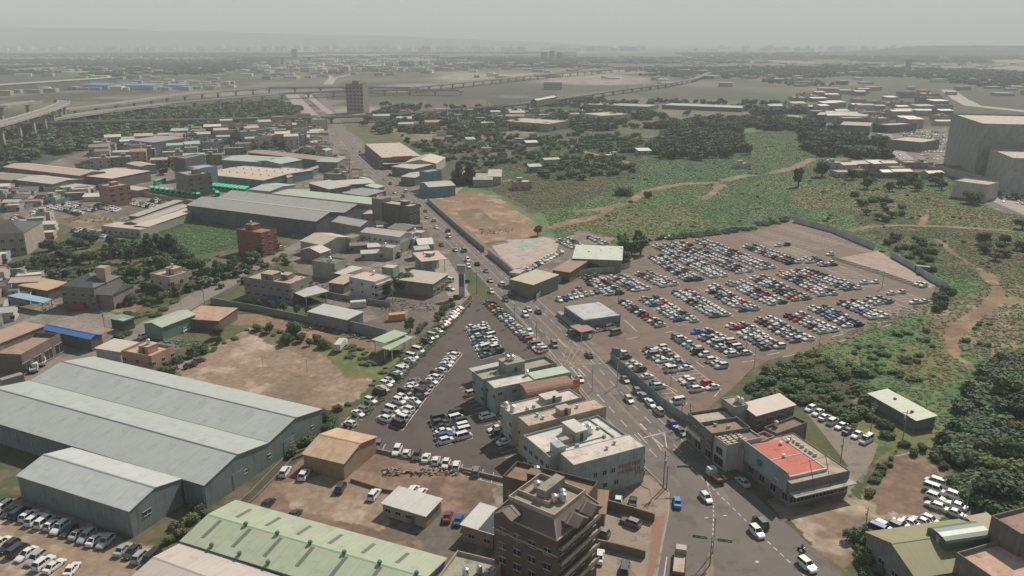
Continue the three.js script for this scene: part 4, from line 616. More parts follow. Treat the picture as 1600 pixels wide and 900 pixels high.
B3('filling_station_canopy', 'pinkish filling station canopy near the main road', [656, 409], [697, 405], [686, 391], 6.2, 'canopy', [0.5, 0.37, 0.31], null, { cat: 'canopy' });
B3('hall', 'broad tan roofed low hall at the road bend', [621, 437], [677, 444], [699, 430], 5.6, 'mono', [0.42, 0.37, 0.29], [0.2, 0.2, 0.17], { rise: 0.5, win: [['r', 4, 1.2, 2.2, 2]] });
B3('factory', 'white factory with small square windows and grey arched roof', [568, 363], [629, 371], [639, 363], 8, 'gable', [0.44, 0.42, 0.38], [0.46, 0.46, 0.44], { rise: 1.2, win: [['f', 7, 1.6, 1.2, 1.4], ['f', 7, 4.8, 1.1, 1.0]], cap: [0.4, 0.38, 0.34] });
B3('gabled_shed', 'grey shed with peaked end next to the white factory', [524, 347], [568, 355], [582, 347], 8, 'gable', [0.4, 0.41, 0.38], [0.22, 0.25, 0.25], { rise: 2, cap: [0.3, 0.31, 0.29] });
B3('gabled_shed', 'dark grey roof shed between factory and road', [612, 358], [640, 363], [653, 353], 6, 'gable', [0.2, 0.19, 0.15], [0.2, 0.19, 0.17], { rise: 1.4 });
{ const t = B3('gabled_shed', 'cream shed with broad gable and lower side roof', [478, 378], [513, 385], [541, 369], 6, 'gable', [0.47, 0.41, 0.33], [0.38, 0.4, 0.34], { rise: 2, cap: [0.4, 0.35, 0.28] }); part('side_roof', G().box(t.dim.x * 0.1, 3.4, t.dim.z, t.dim.x + 6, 3.55, t.dim.z + 5).done, roofMetal([0.48, 0.43, 0.35]), t); }
B3('gabled_shed', 'small shed with white peaked roof and dark front', [472, 391], [503, 396], [513, 390], 4.6, 'gableZ', [0.5, 0.46, 0.4], [0.24, 0.23, 0.21], { rise: 1.8 });
B3('flat_house', 'small flat house with balcony beside the cream shed', [535, 370], [552, 373], [565, 366], 6.6, 'flat', [0.26, 0.23, 0.18], [0.36, 0.33, 0.28], { par: 0.4, win: [['r', 3, 3.6, 1.4, 1.2]] });
{
  const t = B3('concrete_block', 'dark concrete block with stepped pale roof beside the road', [601, 317], [644, 323], [652, 318], 15, 'flat', [0.45, 0.37, 0.3], [0.125, 0.125, 0.11], { par: 0.5, stairs: [[0.3, 0, 4, 3, 2]], win: [['r', 3, 10, 1.4, 1.4], ['r', 3, 6, 1.4, 1.4], ['r', 3, 2, 1.4, 1.4]] });
  part('stair_tower', G().box(-t.dim.x - 7, 0, -3, -t.dim.x - 0.02, 17, 5).done, wallMat([0.2, 0.19, 0.155]), t);
}
B3('warehouse', 'big grey warehouse with twin gables beyond the green field', [303, 322], [507, 348], [566, 320], 8.5, 'twin', [0.33, 0.325, 0.3], [0.115, 0.145, 0.15], { rise: 3, cat: 'warehouse', cap: [0.24, 0.24, 0.22] });
B3('strip_roof', 'long pale green flat roof strip behind the grey twin-gabled warehouse', [430, 303], [586, 320], [600, 312], 6, 'mono', [0.37, 0.42, 0.33], [0.2, 0.22, 0.2], { rise: 0.4, cat: 'shed' });
B3('white_office', 'low white office front at the end of the field', [161, 353], [222, 359], [242, 351], 4.6, 'flat', [0.5, 0.42, 0.35], [0.36, 0.38, 0.32], { par: 0.2, win: [['f', 7, 1.2, 1.4, 1.2]] });
B3('long_shed', 'long narrow white edged shed running toward the grey warehouse', [224, 357], [303, 330], [296, 325], 4.8, 'mono', [0.5, 0.43, 0.36], [0.26, 0.3, 0.25], { rise: 0.4, cat: 'shed' });
B3('long_shed', 'long grey gabled shed beside the white office', [212, 351], [292, 323], [278, 320], 5, 'gable', [0.33, 0.32, 0.28], [0.17, 0.17, 0.15], { rise: 1, cat: 'shed' });
B3('long_shed', 'thin grey shed roof beside the brown rubble yard', [211, 340], [282, 315], [277, 312], 4.2, 'mono', [0.36, 0.33, 0.28], [0.15, 0.14, 0.13], { rise: 0.3, cat: 'shed' });
B3('brick_block', 'pinkish red four-storey block beyond the small car yard', [157, 289], [177, 293], [198, 287], 13, 'flat', [0.38, 0.31, 0.24], [0.42, 0.22, 0.16], { par: 0.6, stairs: [[0, 0, 4, 4, 2]], win: [['r', 3, 10, 2.2, 1.6], ['r', 3, 6.6, 2.2, 1.6], ['r', 3, 3.2, 2.2, 1.6], ['f', 3, 10, 1.6, 1.4], ['f', 3, 6.6, 1.6, 1.4]] });
B3('brick_block', 'dark red brick block beside the grey warehouse and field', [370, 358], [409, 364], [431, 357], 12, 'flat', [0.25, 0.17, 0.12], [0.27, 0.105, 0.07], { par: 0.8, stairs: [[-0.4, -0.2, 5, 5, 2.6]], tanks: [[-0.4, 0, 2.6]], win: [['r', 3, 8.6, 1.5, 1.4], ['r', 3, 5, 1.5, 1.4], ['r', 3, 1.6, 1.5, 1.4], ['f', 3, 5, 1.3, 1.3]] });
{ const v = []; for (let i = 0; i < 7; i++) for (let j = 0; j < 3; j++) v.push([-0.8 + i * 0.26, -0.6 + j * 0.55]); B3('warehouse', 'wide pinkish roof warehouse dotted with dark vents', [327, 273], [423, 283], [478, 265], 6.5, 'gable', [0.5, 0.42, 0.34], [0.1, 0.22, 0.23], { rise: 1.0, vents: v, cat: 'warehouse', cap: [0.42, 0.35, 0.29] }); }
B3('warehouse', 'teal walled extension of the pinkish roof warehouse', [428, 283], [480, 266], [512, 255], 6, 'gable', [0.46, 0.37, 0.29], [0.09, 0.2, 0.22], { rise: 1, cat: 'warehouse' });
B3('warehouse', 'mint roofed warehouse behind the pinkish roof', [350, 250], [412, 254], [440, 246], 10, 'gable', [0.38, 0.46, 0.4], [0.18, 0.26, 0.26], { rise: 1.6, cat: 'warehouse' });
B3('warehouse', 'second mint roof with folded planes toward the road', [405, 253], [448, 257], [462, 249], 10, 'gableZ', [0.36, 0.44, 0.38], [0.18, 0.26, 0.26], { rise: 1.6, cat: 'warehouse' });
B3('long_hall', 'very long brown ribbed roof hall beside the road', [395, 239], [520, 253], [527, 247], 7, 'gable', [0.33, 0.265, 0.2], [0.2, 0.18, 0.16], { rise: 1.2, cat: 'warehouse' });
B3('wing_roof', 'grey bent wing roof west of the road', [495, 290], [528, 300], [534, 288], 7, 'mono', [0.42, 0.42, 0.38], [0.15, 0.16, 0.15], { rise: 0.6, cat: 'shed' });
B3('wing_roof', 'long pale narrow roof reaching to the roadside', [524, 290], [584, 286], [578, 280], 7, 'mono', [0.45, 0.44, 0.4], [0.17, 0.17, 0.16], { rise: 0.5, cat: 'shed' });
B3('small_factory', 'small white walled factory next to the twin gables', [400, 297], [432, 300], [452, 288], 7, 'gable', [0.38, 0.43, 0.36], [0.4, 0.4, 0.36], { rise: 1.2 });
B3('roadside_block', 'brown roadside block with cubes on its roof', [520, 272], [556, 274], [553, 264], 9, 'flat', [0.2, 0.17, 0.13], [0.3, 0.26, 0.2], { par: 0.8, stairs: [[-0.5, 0, 5, 5, 2.5], [0.4, 0, 5, 4, 2]] });
B3('roadside_roof', 'mint roadside roof beyond the brown block', [505, 253], [538, 254], [534, 247], 8, 'gable', [0.33, 0.4, 0.34], [0.2, 0.22, 0.2], { rise: 1 });
B3('roadside_shed', 'dark roadside workshop with cluttered front', [545, 303], [584, 308], [592, 298], 6, 'mono', [0.26, 0.27, 0.24], [0.14, 0.15, 0.14], { rise: 0.5 });
B3('warehouse', 'long pink roofed warehouse at the left with open end', [15, 262], [137, 276], [153, 267], 9, 'gable', [0.48, 0.37, 0.29], [0.14, 0.16, 0.16], { rise: 1.6, cat: 'warehouse', door: [['r', 0, 12, 7, [0.16, 0.17, 0.18]]] });
B3('warehouse', 'pale ribbed roof shed before the long pink warehouse', [33, 282], [92, 289], [120, 279], 6.5, 'gable', [0.46, 0.42, 0.35], [0.16, 0.19, 0.17], { rise: 1.2, cat: 'warehouse' });
B3('warehouse', 'dull brown roof shed at the left edge', [-30, 278], [33, 283], [48, 273], 6.5, 'gable', [0.28, 0.26, 0.19], [0.15, 0.15, 0.13], { rise: 1.2, cat: 'warehouse' });
B3('warehouse', 'white sheet roof right of the long pink warehouse', [165, 281], [226, 269], [188, 262], 7.5, 'mono', [0.52, 0.43, 0.36], [0.13, 0.14, 0.13], { rise: 0.6, cat: 'warehouse' });
B3('small_factory', 'mint walled shed with tan roof behind the white sheet roof', [200, 256], [222, 261], [241, 257], 7, 'gable', [0.47, 0.39, 0.29], [0.22, 0.32, 0.28], { rise: 0.8 });
B3('low_white_hut', 'low white roofed hut before the brown rubble', [95, 293], [133, 297], [140, 290], 4, 'mono', [0.46, 0.42, 0.36], [0.25, 0.25, 0.22], { rise: 0.3, cat: 'hut' });
B3('low_white_hut', 'long low wall roof beside the green buses', [197, 295], [222, 299], [226, 294], 4.4, 'mono', [0.46, 0.4, 0.34], [0.25, 0.24, 0.22], { rise: 0.3, cat: 'hut' });
B3('tower_house', 'brown-grey five-storey house beside the green buses', [280, 270], [302, 276], [322, 268], 15, 'flat', [0.32, 0.29, 0.24], [0.2, 0.18, 0.155], { par: 0.8, stairs: [[0.2, -0.2, 5, 5, 3]], win: [['r', 3, 11, 2, 1.6], ['r', 3, 7.6, 2, 1.6], ['r', 3, 4.2, 2, 1.6]] });
B3('tower_house', 'bluish white house behind the brown-grey one', [305, 262], [322, 265], [327, 257], 15, 'flat', [0.34, 0.38, 0.48], [0.34, 0.38, 0.42], { par: 0.5 });
B3('tower_house', 'dark glass five-storey house in the dense town', [279, 247], [297, 248], [312, 241], 17, 'flat', [0.2, 0.22, 0.22], [0.1, 0.12, 0.13], { par: 0.6, win: [['r', 4, 12, 1.8, 1.6], ['r', 4, 8.5, 1.8, 1.6], ['r', 4, 5, 1.8, 1.6]] });
B3('blue_hall', 'pale blue walled hall at the back of the town', [223, 221], [262, 225], [268, 215], 13, 'mono', [0.3, 0.3, 0.27], [0.25, 0.33, 0.42], { rise: 1 });
building('apartment_tower', 'brown high-rise apartment block beyond the viaduct', { f: { x: site(560, 176)[0], z: site(560, 176)[1], w: 27, d: 18, turn: -0.3 }, h: 41, roof: 'flat', rc: [0.38, 0.33, 0.28], wc: [0.3, 0.25, 0.21], par: 1.5, stairs: [[0, 0, 10, 8, 6]], win: [4, 9, 14, 19, 24, 29, 34].flatMap((y) => [['f', 5, y, 3, 2.4], ['l', 3, y, 2.6, 2.4]]) });
// east of the road
{ const t = B3('retail_hall', 'big tan flat roof store with red band by the road', [572, 226], [600, 249], [656, 241], 9, 'flat', [0.5, 0.42, 0.34], [0.2, 0.2, 0.19], { par: 0.4 }); part('red_band', G().box(t.dim.x + 0.02, 6.5, -t.dim.z * 0.5, t.dim.x + 1.5, 9.6, t.dim.z * 0.5).done, mat([0.35, 0.09, 0.08]), t); part('entrance_canopy', G().box(t.dim.x + 0.02, 4.2, -t.dim.z * 0.8, t.dim.x + 6, 4.6, t.dim.z).done, mat([0.45, 0.42, 0.38]), t); }
B3('gabled_hall', 'cream gabled hall behind the tan store', [640, 255], [690, 256], [688, 246], 7.5, 'gableZ', [0.46, 0.42, 0.33], [0.42, 0.39, 0.31], { rise: 3 });
B3('teal_house', 'blue-grey narrow tower house near the crossroads', [663, 268], [676, 270], [682, 264], 13, 'flat', [0.3, 0.34, 0.36], [0.16, 0.24, 0.29], { par: 0.5 });
B3('roadside_roof', 'pale slanting roofs left of the narrow tower house', [627, 262], [662, 266], [660, 257], 6.5, 'mono', [0.45, 0.4, 0.33], [0.2, 0.2, 0.18], { rise: 0.8 });
B3('roadside_roof', 'pale roof pair below the narrow tower house', [640, 277], [662, 279], [664, 269], 6, 'gable', [0.4, 0.42, 0.36], [0.2, 0.2, 0.18], { rise: 1 });
B3('teal_workshop', 'teal walled workshop with peaked pale roof near the fenced soil', [666, 293], [707, 290], [700, 282], 7, 'gable', [0.42, 0.4, 0.33], [0.11, 0.25, 0.29], { rise: 1.4 });
B3('cottage', 'orange roofed cottage between two dark conifers', [718, 276], [738, 277], [740, 267], 5, 'gable', [0.42, 0.22, 0.15], [0.36, 0.28, 0.22], { rise: 1.6, cat: 'house' });
B3('cottage', 'grey-green roofed cottage right of the conifers', [742, 281], [772, 281], [768, 271], 5, 'gable', [0.3, 0.32, 0.25], [0.3, 0.29, 0.25], { rise: 1.4, cat: 'house' });
B3('cottage', 'white walled cottage with red band at the end of the lane', [764, 276], [785, 276], [782, 265], 6, 'gable', [0.4, 0.36, 0.31], [0.4, 0.36, 0.33], { rise: 1, cat: 'house' });
B3('mint_shed', 'mint white roofed shed above the car park fence', [898, 404], [974, 407], [970, 388], 5.6, 'mono', [0.45, 0.5, 0.42], [0.2, 0.22, 0.19], { rise: 0.8, cat: 'shed', vents: [[-0.4, 0], [0.1, -0.3], [0.5, -0.6]] });
B3('roadside_kiosk', 'pale roofed roadside kiosk left of the big car park', [812, 440], [848, 449], [858, 428], 6, 'mono', [0.43, 0.38, 0.29], [0.2, 0.21, 0.17], { rise: 0.5, cat: 'kiosk' });
B3('roadside_kiosk', 'white box kiosk with dark screen beside the pale apron', [800, 426], [816, 428], [818, 420], 6, 'flat', [0.45, 0.37, 0.32], [0.42, 0.4, 0.38], { par: 0.3, cat: 'kiosk', win: [['f', 1, 2.6, 3.5, 2.2]] });
B3('ruined_shed', 'brown tumbledown shed next to the mint white roof', [878, 424], [905, 428], [903, 408], 4.4, 'mono', [0.25, 0.17, 0.11], [0.19, 0.14, 0.1], { rise: 0.4, cat: 'shed' });
B3('low_hall', 'wide tan low hall roof in the hazy middle distance', [805, 190], [880, 195], [868, 187], 9, 'flat', [0.47, 0.41, 0.33], [0.3, 0.28, 0.24], { par: 0.5 });
B3('low_hall', 'cream roofed hall right of the wide tan one', [925, 179], [958, 183], [968, 176], 9, 'flat', [0.5, 0.44, 0.36], [0.4, 0.38, 0.33], { par: 0.5 });
B3('low_hall', 'flat pale roof hall among the parked cars at right', [1394, 218], [1448, 223], [1462, 217], 9, 'flat', [0.52, 0.44, 0.36], [0.17, 0.2, 0.2], { par: 0.6 });
B3('long_hall', 'long pale green edged hall beyond the trees at right', [1277, 179], [1357, 182], [1358, 174], 8, 'flat', [0.5, 0.47, 0.38], [0.11, 0.14, 0.15], { par: 1 });
B3('long_hall', 'long greyish hall left of the far car lots', [1314, 195], [1362, 197], [1362, 190], 10, 'flat', [0.4, 0.36, 0.31], [0.14, 0.16, 0.16], { par: 1 });
B3('long_hall', 'low dark hall with pale edge below the far car lots', [1384, 195], [1410, 198], [1412, 191], 9, 'flat', [0.42, 0.4, 0.36], [0.13, 0.15, 0.15], { par: 1 });
B3('platform_roof', 'very long grey roof strip in the hazy plain', [920, 163], [1020, 167], [1022, 163], 6, 'flat', [0.36, 0.36, 0.33], [0.14, 0.15, 0.15], { par: 0.4, cat: 'building' });
B3('platform_roof', 'very long pale blue roof strip right of the grey one', [1040, 164], [1165, 169], [1166, 165], 6, 'flat', [0.4, 0.42, 0.42], [0.14, 0.16, 0.17], { par: 0.4, cat: 'building' });
B3('station_roof', 'raised station roof on the railway viaduct', [835, 158], [866, 152], [864, 150.5], 20, 'gable', [0.27, 0.28, 0.26], [0.13, 0.13, 0.12], { rise: 2, base: 12, cat: 'station' });
building('school_block', 'pale long school block beyond the railway', { f: { x: site(864, 140)[0], z: site(864, 140)[1], w: 40, d: 14, turn: -0.1 }, h: 15, rc: [0.42, 0.4, 0.37], wc: [0.42, 0.42, 0.4], par: 1, win: [['f', 8, 9, 3, 2.4], ['f', 8, 4, 3, 2.4]] });
B3('blue_roof_factory', 'long factory with bright blue roof near the airfield', [112, 132], [180, 133], [186, 130.5], 10, 'gable', [0.1, 0.24, 0.5], [0.4, 0.42, 0.45], { rise: 3, cat: 'factory' });
B3('blue_roof_factory', 'smaller blue roof factory right of the longest one', [198, 133], [248, 134], [252, 132], 9, 'gable', [0.12, 0.27, 0.5], [0.42, 0.42, 0.42], { rise: 2, cat: 'factory' });
B3('blue_roof_factory', 'blue roof factory nearest the viaduct', [268, 133], [300, 134], [302, 131.5], 9, 'gable', [0.11, 0.25, 0.5], [0.42, 0.42, 0.42], { rise: 2, cat: 'factory' });
B3('blue_roof_factory', 'blue roof factory cut by the left edge', [-30, 136], [50, 137], [46, 134], 9, 'gable', [0.15, 0.3, 0.5], [0.3, 0.33, 0.36], { rise: 2, cat: 'factory' });
B3('hangar', 'concrete hangar with sloping grey front beside the blue roofs', [74, 137], [98, 138], [93, 122], 16, 'mono', [0.33, 0.33, 0.28], [0.28, 0.28, 0.25], { rise: 5 });
// dense town west of the road and the low quarter at right: many small houses, each by its own survey point
{
  const r = rng(31), roofs = [['pale', PALE], ['pinkish', PINK], ['mint', MINT], ['grey', TIN], ['brown', [0.24, 0.19, 0.15]], ['white', [0.58, 0.54, 0.49]], ['dark', [0.12, 0.12, 0.115]], ['rusty', [0.33, 0.2, 0.14]]];
  const walls = [[0.4, 0.37, 0.32], [0.3, 0.28, 0.25], [0.2, 0.2, 0.19], [0.38, 0.28, 0.22], [0.27, 0.33, 0.33], [0.45, 0.43, 0.4]];
  const used = new Map();
  const town = (place, group, pts, [h0, h1], [w0, w1], turn, ordinals) => pts.forEach(([a, b]) => {
    const [cn, rc] = pick(roofs, r), h = rr(h0, h1, r), w = rr(w0, w1, r), d = rr(w0, w1, r) * 0.8, [x, z] = site(a, b), kind = r() < 0.6 ? 'flat' : r() < 0.6 ? 'gable' : 'mono', st = h > 12 ? 'four-storey' : h > 8.5 ? 'three-storey' : h > 5.5 ? 'two-storey' : 'single-storey';
    const lab = `${cn} ${kind === 'flat' ? 'flat-roofed' : kind === 'gable' ? 'gabled' : 'lean-to roofed'} ${st} house ${place}`;
    const n = Math.floor(w / 4), fl = Math.floor(h / 3.1), win = []; win.plain = true; if (-z < 800) for (let k = 0; k < fl; k++) { win.push(['f', n, 1 + k * 3.1, 1.3, 1.2]); win.push(['r', n, 1 + k * 3.1, 1.3, 1.2]); }
    building('town_house', lab, { f: { x, z, w, d, turn: turn + rr(-0.12, 0.12, r) }, h, roof: kind, rc, wc: pick(walls, r), rise: 1.2, par: 0.6, cat: 'house', group, win, stairs: kind === 'flat' && r() < 0.6 ? [[rr(-0.5, 0.5, r), rr(-0.4, 0.4, r), 3.5, 3, 2.3]] : [], tanks: kind === 'flat' && r() < 0.7 ? [[rr(-0.7, 0.7, r), -0.6]] : [] });
  });
  const scatter = (n, poly, gap = 10) => { const out = []; const xs = poly.map((p) => p[0]), ys = poly.map((p) => p[1]); let tries = 0; while (out.length < n && tries++ < 4000) { const a = rr(Math.min(...xs), Math.max(...xs), r), b = rr(Math.min(...ys), Math.max(...ys), r); let inside = false; for (let i = 0, j = poly.length - 1; i < poly.length; j = i++) if ((poly[i][1] > b) !== (poly[j][1] > b) && a < (poly[j][0] - poly[i][0]) * (b - poly[i][1]) / (poly[j][1] - poly[i][1]) + poly[i][0]) inside = !inside; if (!inside) continue; const [x, z] = site(a, b); if (out.every(([c, d]) => { const [X, Z] = site(c, d); return Math.hypot(X - x, Z - z) > gap; })) out.push([a, b]); } return out; };
  town('in the dense town left of the road', 'houses of the dense town', scatter(95, [[135, 262], [165, 232], [240, 222], [335, 205], [440, 195], [500, 190], [505, 215], [470, 232], [395, 236], [345, 245], [330, 262], [270, 262], [200, 262]], 14), [5.5, 14], [10, 17], 0.35);
  town('on the left roadside strip', 'roadside houses', scatter(22, [[462, 240], [500, 212], [520, 240], [555, 275], [592, 308], [585, 325], [540, 300], [515, 258]], 12), [4, 8.5], [8, 13], 1.2);
  town('in the works yards left of the road', 'sheds of the works yards', scatter(30, [[430, 330], [470, 290], [560, 300], [640, 350], [690, 400], [640, 420], [560, 400], [545, 330], [520, 335]], 9), [3, 5], [6, 11], 0.3);
  town('at the far left works', 'sheds of the far left works', scatter(22, [[-20, 300], [60, 296], [150, 300], [150, 315], [60, 318], [0, 335], [-20, 330]], 10), [3, 5.5], [7, 14], 0.2);
  town('in the left village', 'houses of the left village', scatter(16, [[-20, 400], [60, 440], [30, 500], [-20, 520]], 9).concat(scatter(6, [[0, 360], [80, 340], [90, 370], [10, 400]], 10)), [3, 6], [7, 12], 0.3);
  town('by the road past the filling station', 'houses by the filling station', [[640, 385], [655, 378], [625, 392], [610, 402], [645, 362], [668, 420]], [3.5, 6.5], [7, 11], 1.2);
  town('in the low quarter before the grey block', 'houses of the low quarter', [[1302, 262], [1322, 264], [1345, 262], [1318, 275], [1340, 275], [1368, 262], [1385, 262], [1388, 276], [1405, 276], [1420, 262], [1440, 262], [1400, 268], [1456, 278], [1470, 270]], [3.5, 5.5], [10, 17], 0.1);
  town('among trees right of the road', 'houses among the trees', [[700, 232], [735, 225], [785, 205], [812, 222], [830, 228], [760, 238], [690, 212], [860, 258], [835, 268], [815, 295], [955, 248], [1005, 241], [720, 205], [1158, 262]], [3.5, 6], [8, 14], 0.3);
  town('in the hazy quarter before the viaduct', 'houses before the viaduct', scatter(40, [[590, 192], [640, 180], [760, 178], [900, 178], [930, 190], [800, 202], [640, 202]], 26), [4.5, 9], [12, 24], 0.1);
  town('in the hazy district at right', 'houses of the hazy right district', scatter(56, [[1190, 160], [1330, 140], [1470, 150], [1480, 200], [1400, 200], [1260, 190], [1195, 180]], 26), [5, 11], [14, 30], 0.05);
}
// ---------------------------------------------------------------- fences, walls, viaducts, poles, signs
function panelFence(name, label, pts, h, pitch, c, o = {}) {
  const q = resample(px(pts), pitch), t = thing(name, label, o.cat || 'fence'), ms = [0.9, 1, 1.08].map((k) => mat(c.map((v) => v * k), { tex: 'metal', rough: 0.6, ribs: o.ribs }));
  for (let i = 0; i + 1 < q.length; i++) { const a = q[i], b = q[i + 1]; part('panel', G().beam([a[0], h / 2 + 0.05, a[1]], [a[0] + (b[0] - a[0]) * 0.985, h / 2 + 0.05, a[1] + (b[1] - a[1]) * 0.985], 0.07, h).done, ms[i % 3], t); part('post', G().box(a[0] - 0.08, 0, a[1] - 0.08, a[0] + 0.08, h + 0.2, a[1] + 0.08).done, M_TRIM, t); }
  return t;
}
panelFence('panel_fence', 'long grey-blue panel fence between road and big car park', [[954, 562], [985, 590], [1020, 622], [1052, 648], [1076, 664]], 2.6, 3, [0.2, 0.27, 0.3]);
panelFence('panel_fence', 'pale grey panel fence along the far right side of the car park', [[1240, 347], [1300, 363], [1366, 390]], 3.2, 4, [0.4, 0.42, 0.42]);
panelFence('panel_fence', 'short leaning pale panel fence past the sandy strip', [[1392, 402], [1425, 420], [1455, 440], [1480, 452]], 2.8, 4, [0.36, 0.4, 0.4]);
panelFence('panel_fence', 'grey curved panel fence below the mint white roof', [[838, 470], [855, 452], [880, 438], [920, 428], [960, 425], [984, 418]], 2.6, 3.5, [0.3, 0.3, 0.27]);
panelFence('panel_fence', 'long grey-green fence beside the bare reddish soil', [[668, 316], [700, 345], [735, 376], [757, 394]], 2.6, 4, [0.24, 0.29, 0.28]);
panelFence('panel_fence', 'grey fence between pale apron and the main road', [[762, 398], [785, 416], [806, 434]], 2.6, 4, [0.3, 0.32, 0.31]);
{
  const wall = (label, pts, h, c, w = 0.3) => { const g = G(); wallAlong(g, resample(px(pts), 10), -w / 2, w / 2, 0, h); return tag(part('yard_wall', g.done, mat(c, { tex: 'plaster' })), label, 'wall'); };
  wall('long grey yard wall below the row of round trees', [[330, 474], [400, 486], [490, 505]], 2.4, [0.2, 0.21, 0.2]); wall('grey-blue yard wall right of the pale hut', [[547, 516], [604, 530]], 3.6, [0.22, 0.25, 0.26]);
  wall('yard wall behind the concrete yard', [[500, 462], [545, 470], [610, 480]], 2.2, [0.24, 0.23, 0.2]); wall('side street garden wall beside the grey house', [[330, 470], [365, 452], [385, 440]], 1.4, [0.23, 0.21, 0.18]);
  wall('low brown wall between the yard and the courtyard cars', [[948, 794], [990, 806], [1022, 816]], 2.2, [0.19, 0.14, 0.1], 0.4); wall('dark low wall behind the two white courtyard cars', [[906, 848], [960, 860], [1008, 872]], 1.8, [0.21, 0.16, 0.12], 0.4);
  wall('pale street wall beside the green buses', [[200, 303], [260, 312], [318, 322]], 2.4, [0.33, 0.27, 0.22]); wall('teal parked-yard wall at far left', [[90, 318], [120, 312], [135, 305]], 2.5, [0.18, 0.28, 0.24]);
  wall('teal yard wall at the left edge', [[0, 330], [40, 326], [72, 318]], 2.5, [0.16, 0.26, 0.23]); wall('low rubble wall between brown yard and the triangular car park', [[590, 706], [690, 728], [790, 752]], 0.9, [0.25, 0.2, 0.15], 0.5);
  wall('yard wall below the tan barn', [[548, 752], [600, 768], [640, 775]], 0.8, [0.2, 0.15, 0.11]);
}
// viaducts
function viaduct(label, pts, width, y, o = {}) {
  const q = resample(pts.map(([a, b]) => site(a, b, y)), 25), t = thing(o.name || 'viaduct', label, 'viaduct'), m = mat(o.c || [0.33, 0.32, 0.29], { tex: 'concrete' });
  const deck = G(); wallAlong(deck, q, -width / 2, width / 2, y - 1.8, y); const bot = G(); ribbon(bot, q, -width / 2, width / 2, y - 1.8); part('deck', mergeGeometries([deck.done, bot.done]), m, t);
  for (const s of [-1, 1]) { const g = G(); wallAlong(g, q, s * width / 2 - 0.2, s * width / 2 + 0.2, y, y + 1.2); part('parapet', g.done, mat([0.42, 0.4, 0.36], { tex: 'concrete' }), t); }
  const tarm = G(); ribbon(tarm, q, -width / 2 + 0.3, width / 2 - 0.3, y + 0.03); part('carriageway', tarm.done, mat(o.tar || [0.2, 0.19, 0.18], { tex: 'asphalt' }), t);
  for (let i = 1; i < q.length; i += 2) part('pier', G().box(q[i][0] - 1.4, 0, q[i][1] - 1.4, q[i][0] + 1.4, y - 1.8, q[i][1] + 1.4).box(q[i][0] - width * 0.3, y - 3.4, q[i][1] - 1.5, q[i][0] + width * 0.3, y - 1.8, q[i][1] + 1.5).done, m, t);
  if (o.masts) for (let i = 0; i < q.length; i += 3) part('catenary_mast', G().box(q[i][0] - 0.3, y, q[i][1] - 0.3, q[i][0] + 0.3, y + 8, q[i][1] + 0.3).done, POLE, t);
  return t;
}
viaduct('curving motorway ramp viaduct at the left edge', [[-60, 208], [0, 193], [40, 182], [75, 171], [98, 162], [100, 158], [90, 156], [60, 158], [0, 166], [-50, 170]], 14, 24);
viaduct('upper motorway viaduct deck sweeping right across the plain', [[98, 172], [180, 162], [260, 151], [340, 143], [420, 137], [540, 136], [640, 137], [740, 127], [840, 117], [960, 108], [1060, 104]], 18, 11);
viaduct('lower motorway viaduct deck parallel to the upper one', [[70, 187], [160, 174], [260, 162], [360, 153], [440, 146], [540, 142], [640, 140], [720, 141]], 18, 10);
viaduct('dark railway viaduct with masts crossing the hazy plain', [[-60, 196], [120, 190], [300, 187], [460, 184], [600, 180], [720, 171], [800, 164], [870, 155], [950, 143], [1040, 131], [1085, 123], [1110, 113], [1180, 107]], 11, 8, { name: 'railway_viaduct', c: [0.22, 0.215, 0.2], tar: [0.16, 0.15, 0.14], masts: true });
// utility poles and lamps
const POLE_GEO = G().cyl(0, 0, 0, 0.16, 9.5, 8, 0.1).box(-1.1, 8.6, -0.07, 1.1, 8.75, 0.07).box(-0.8, 7.8, -0.07, 0.8, 7.92, 0.07).done, LAMP_GEO = G().cyl(0, 0, 0, 0.11, 8.5, 8, 0.07).beam([0, 8.4, 0], [1.8, 8.8, 0], 0.09).done, HEAD = G().box(1.6, 8.72, -0.14, 2.4, 8.86, 0.14).done;
[[1036, 764, 'beside the courtyard pavement', 1.05], [1064, 663, 'at the end of the car park fence', 0.85], [1076, 672, 'before the dark shops', 0.85], [964, 603, 'left of the main road beside the teal building', 0.8], [838, 538, 'at the yellow box junction', 0.9], [1311, 738, 'at the corner of the red roofed building', 1.0], [1360, 676, 'beside the row of cars on the lane', 0.95], [1410, 690, 'in front of the long low shed', 0.95], [1350, 838, 'before the olive roofed hall', 0.75], [1509, 798, 'beside the stacked row of white vans', 1.0], [804, 508, 'along the roadside row of the triangular car park', 0.9], [745, 458, 'at the tip of the triangular car park', 1], [764, 478, 'second from the tip of the triangular car park', 0.9], [614, 478, 'beside the white house yard', 1.0], [320, 478, 'at the side street bend', 0.9], [283, 476, 'below the cream terrace house', 0.8], [480, 582, 'standing in the bare sandy lot', 0.5], [411, 573, 'left one in the bare sandy lot', 0.4], [678, 406, 'by the filling station canopy', 0.9], [661, 370, 'on the roadside near the white factory', 0.9], [1166, 548, 'in the front block of the big car park', 0.9], [1279, 548, 'on the lower edge of the big car park', 0.8], [966, 473, 'behind the ticket office', 0.9], [165, 520, 'beside the tarpaulin shed', 0.9], [1378, 450, 'among the empty bays of the big car park', 0.8]].forEach(([a, b, where, s]) => { const [x, z] = site(a, b), t = thing('utility_pole', 'dark utility pole ' + where, 'pole', [x, 0, z], 1.1 + a * 0.01); part('shaft', POLE_GEO, POLE, t); if (s > 0.7) at(part('transformer', G().cyl(0, 0, 0, 0.24, 0.8, 8).done, mat([0.3, 0.31, 0.3]), t), 0.32, 6.6, 0); t.scale.setScalar(s); });
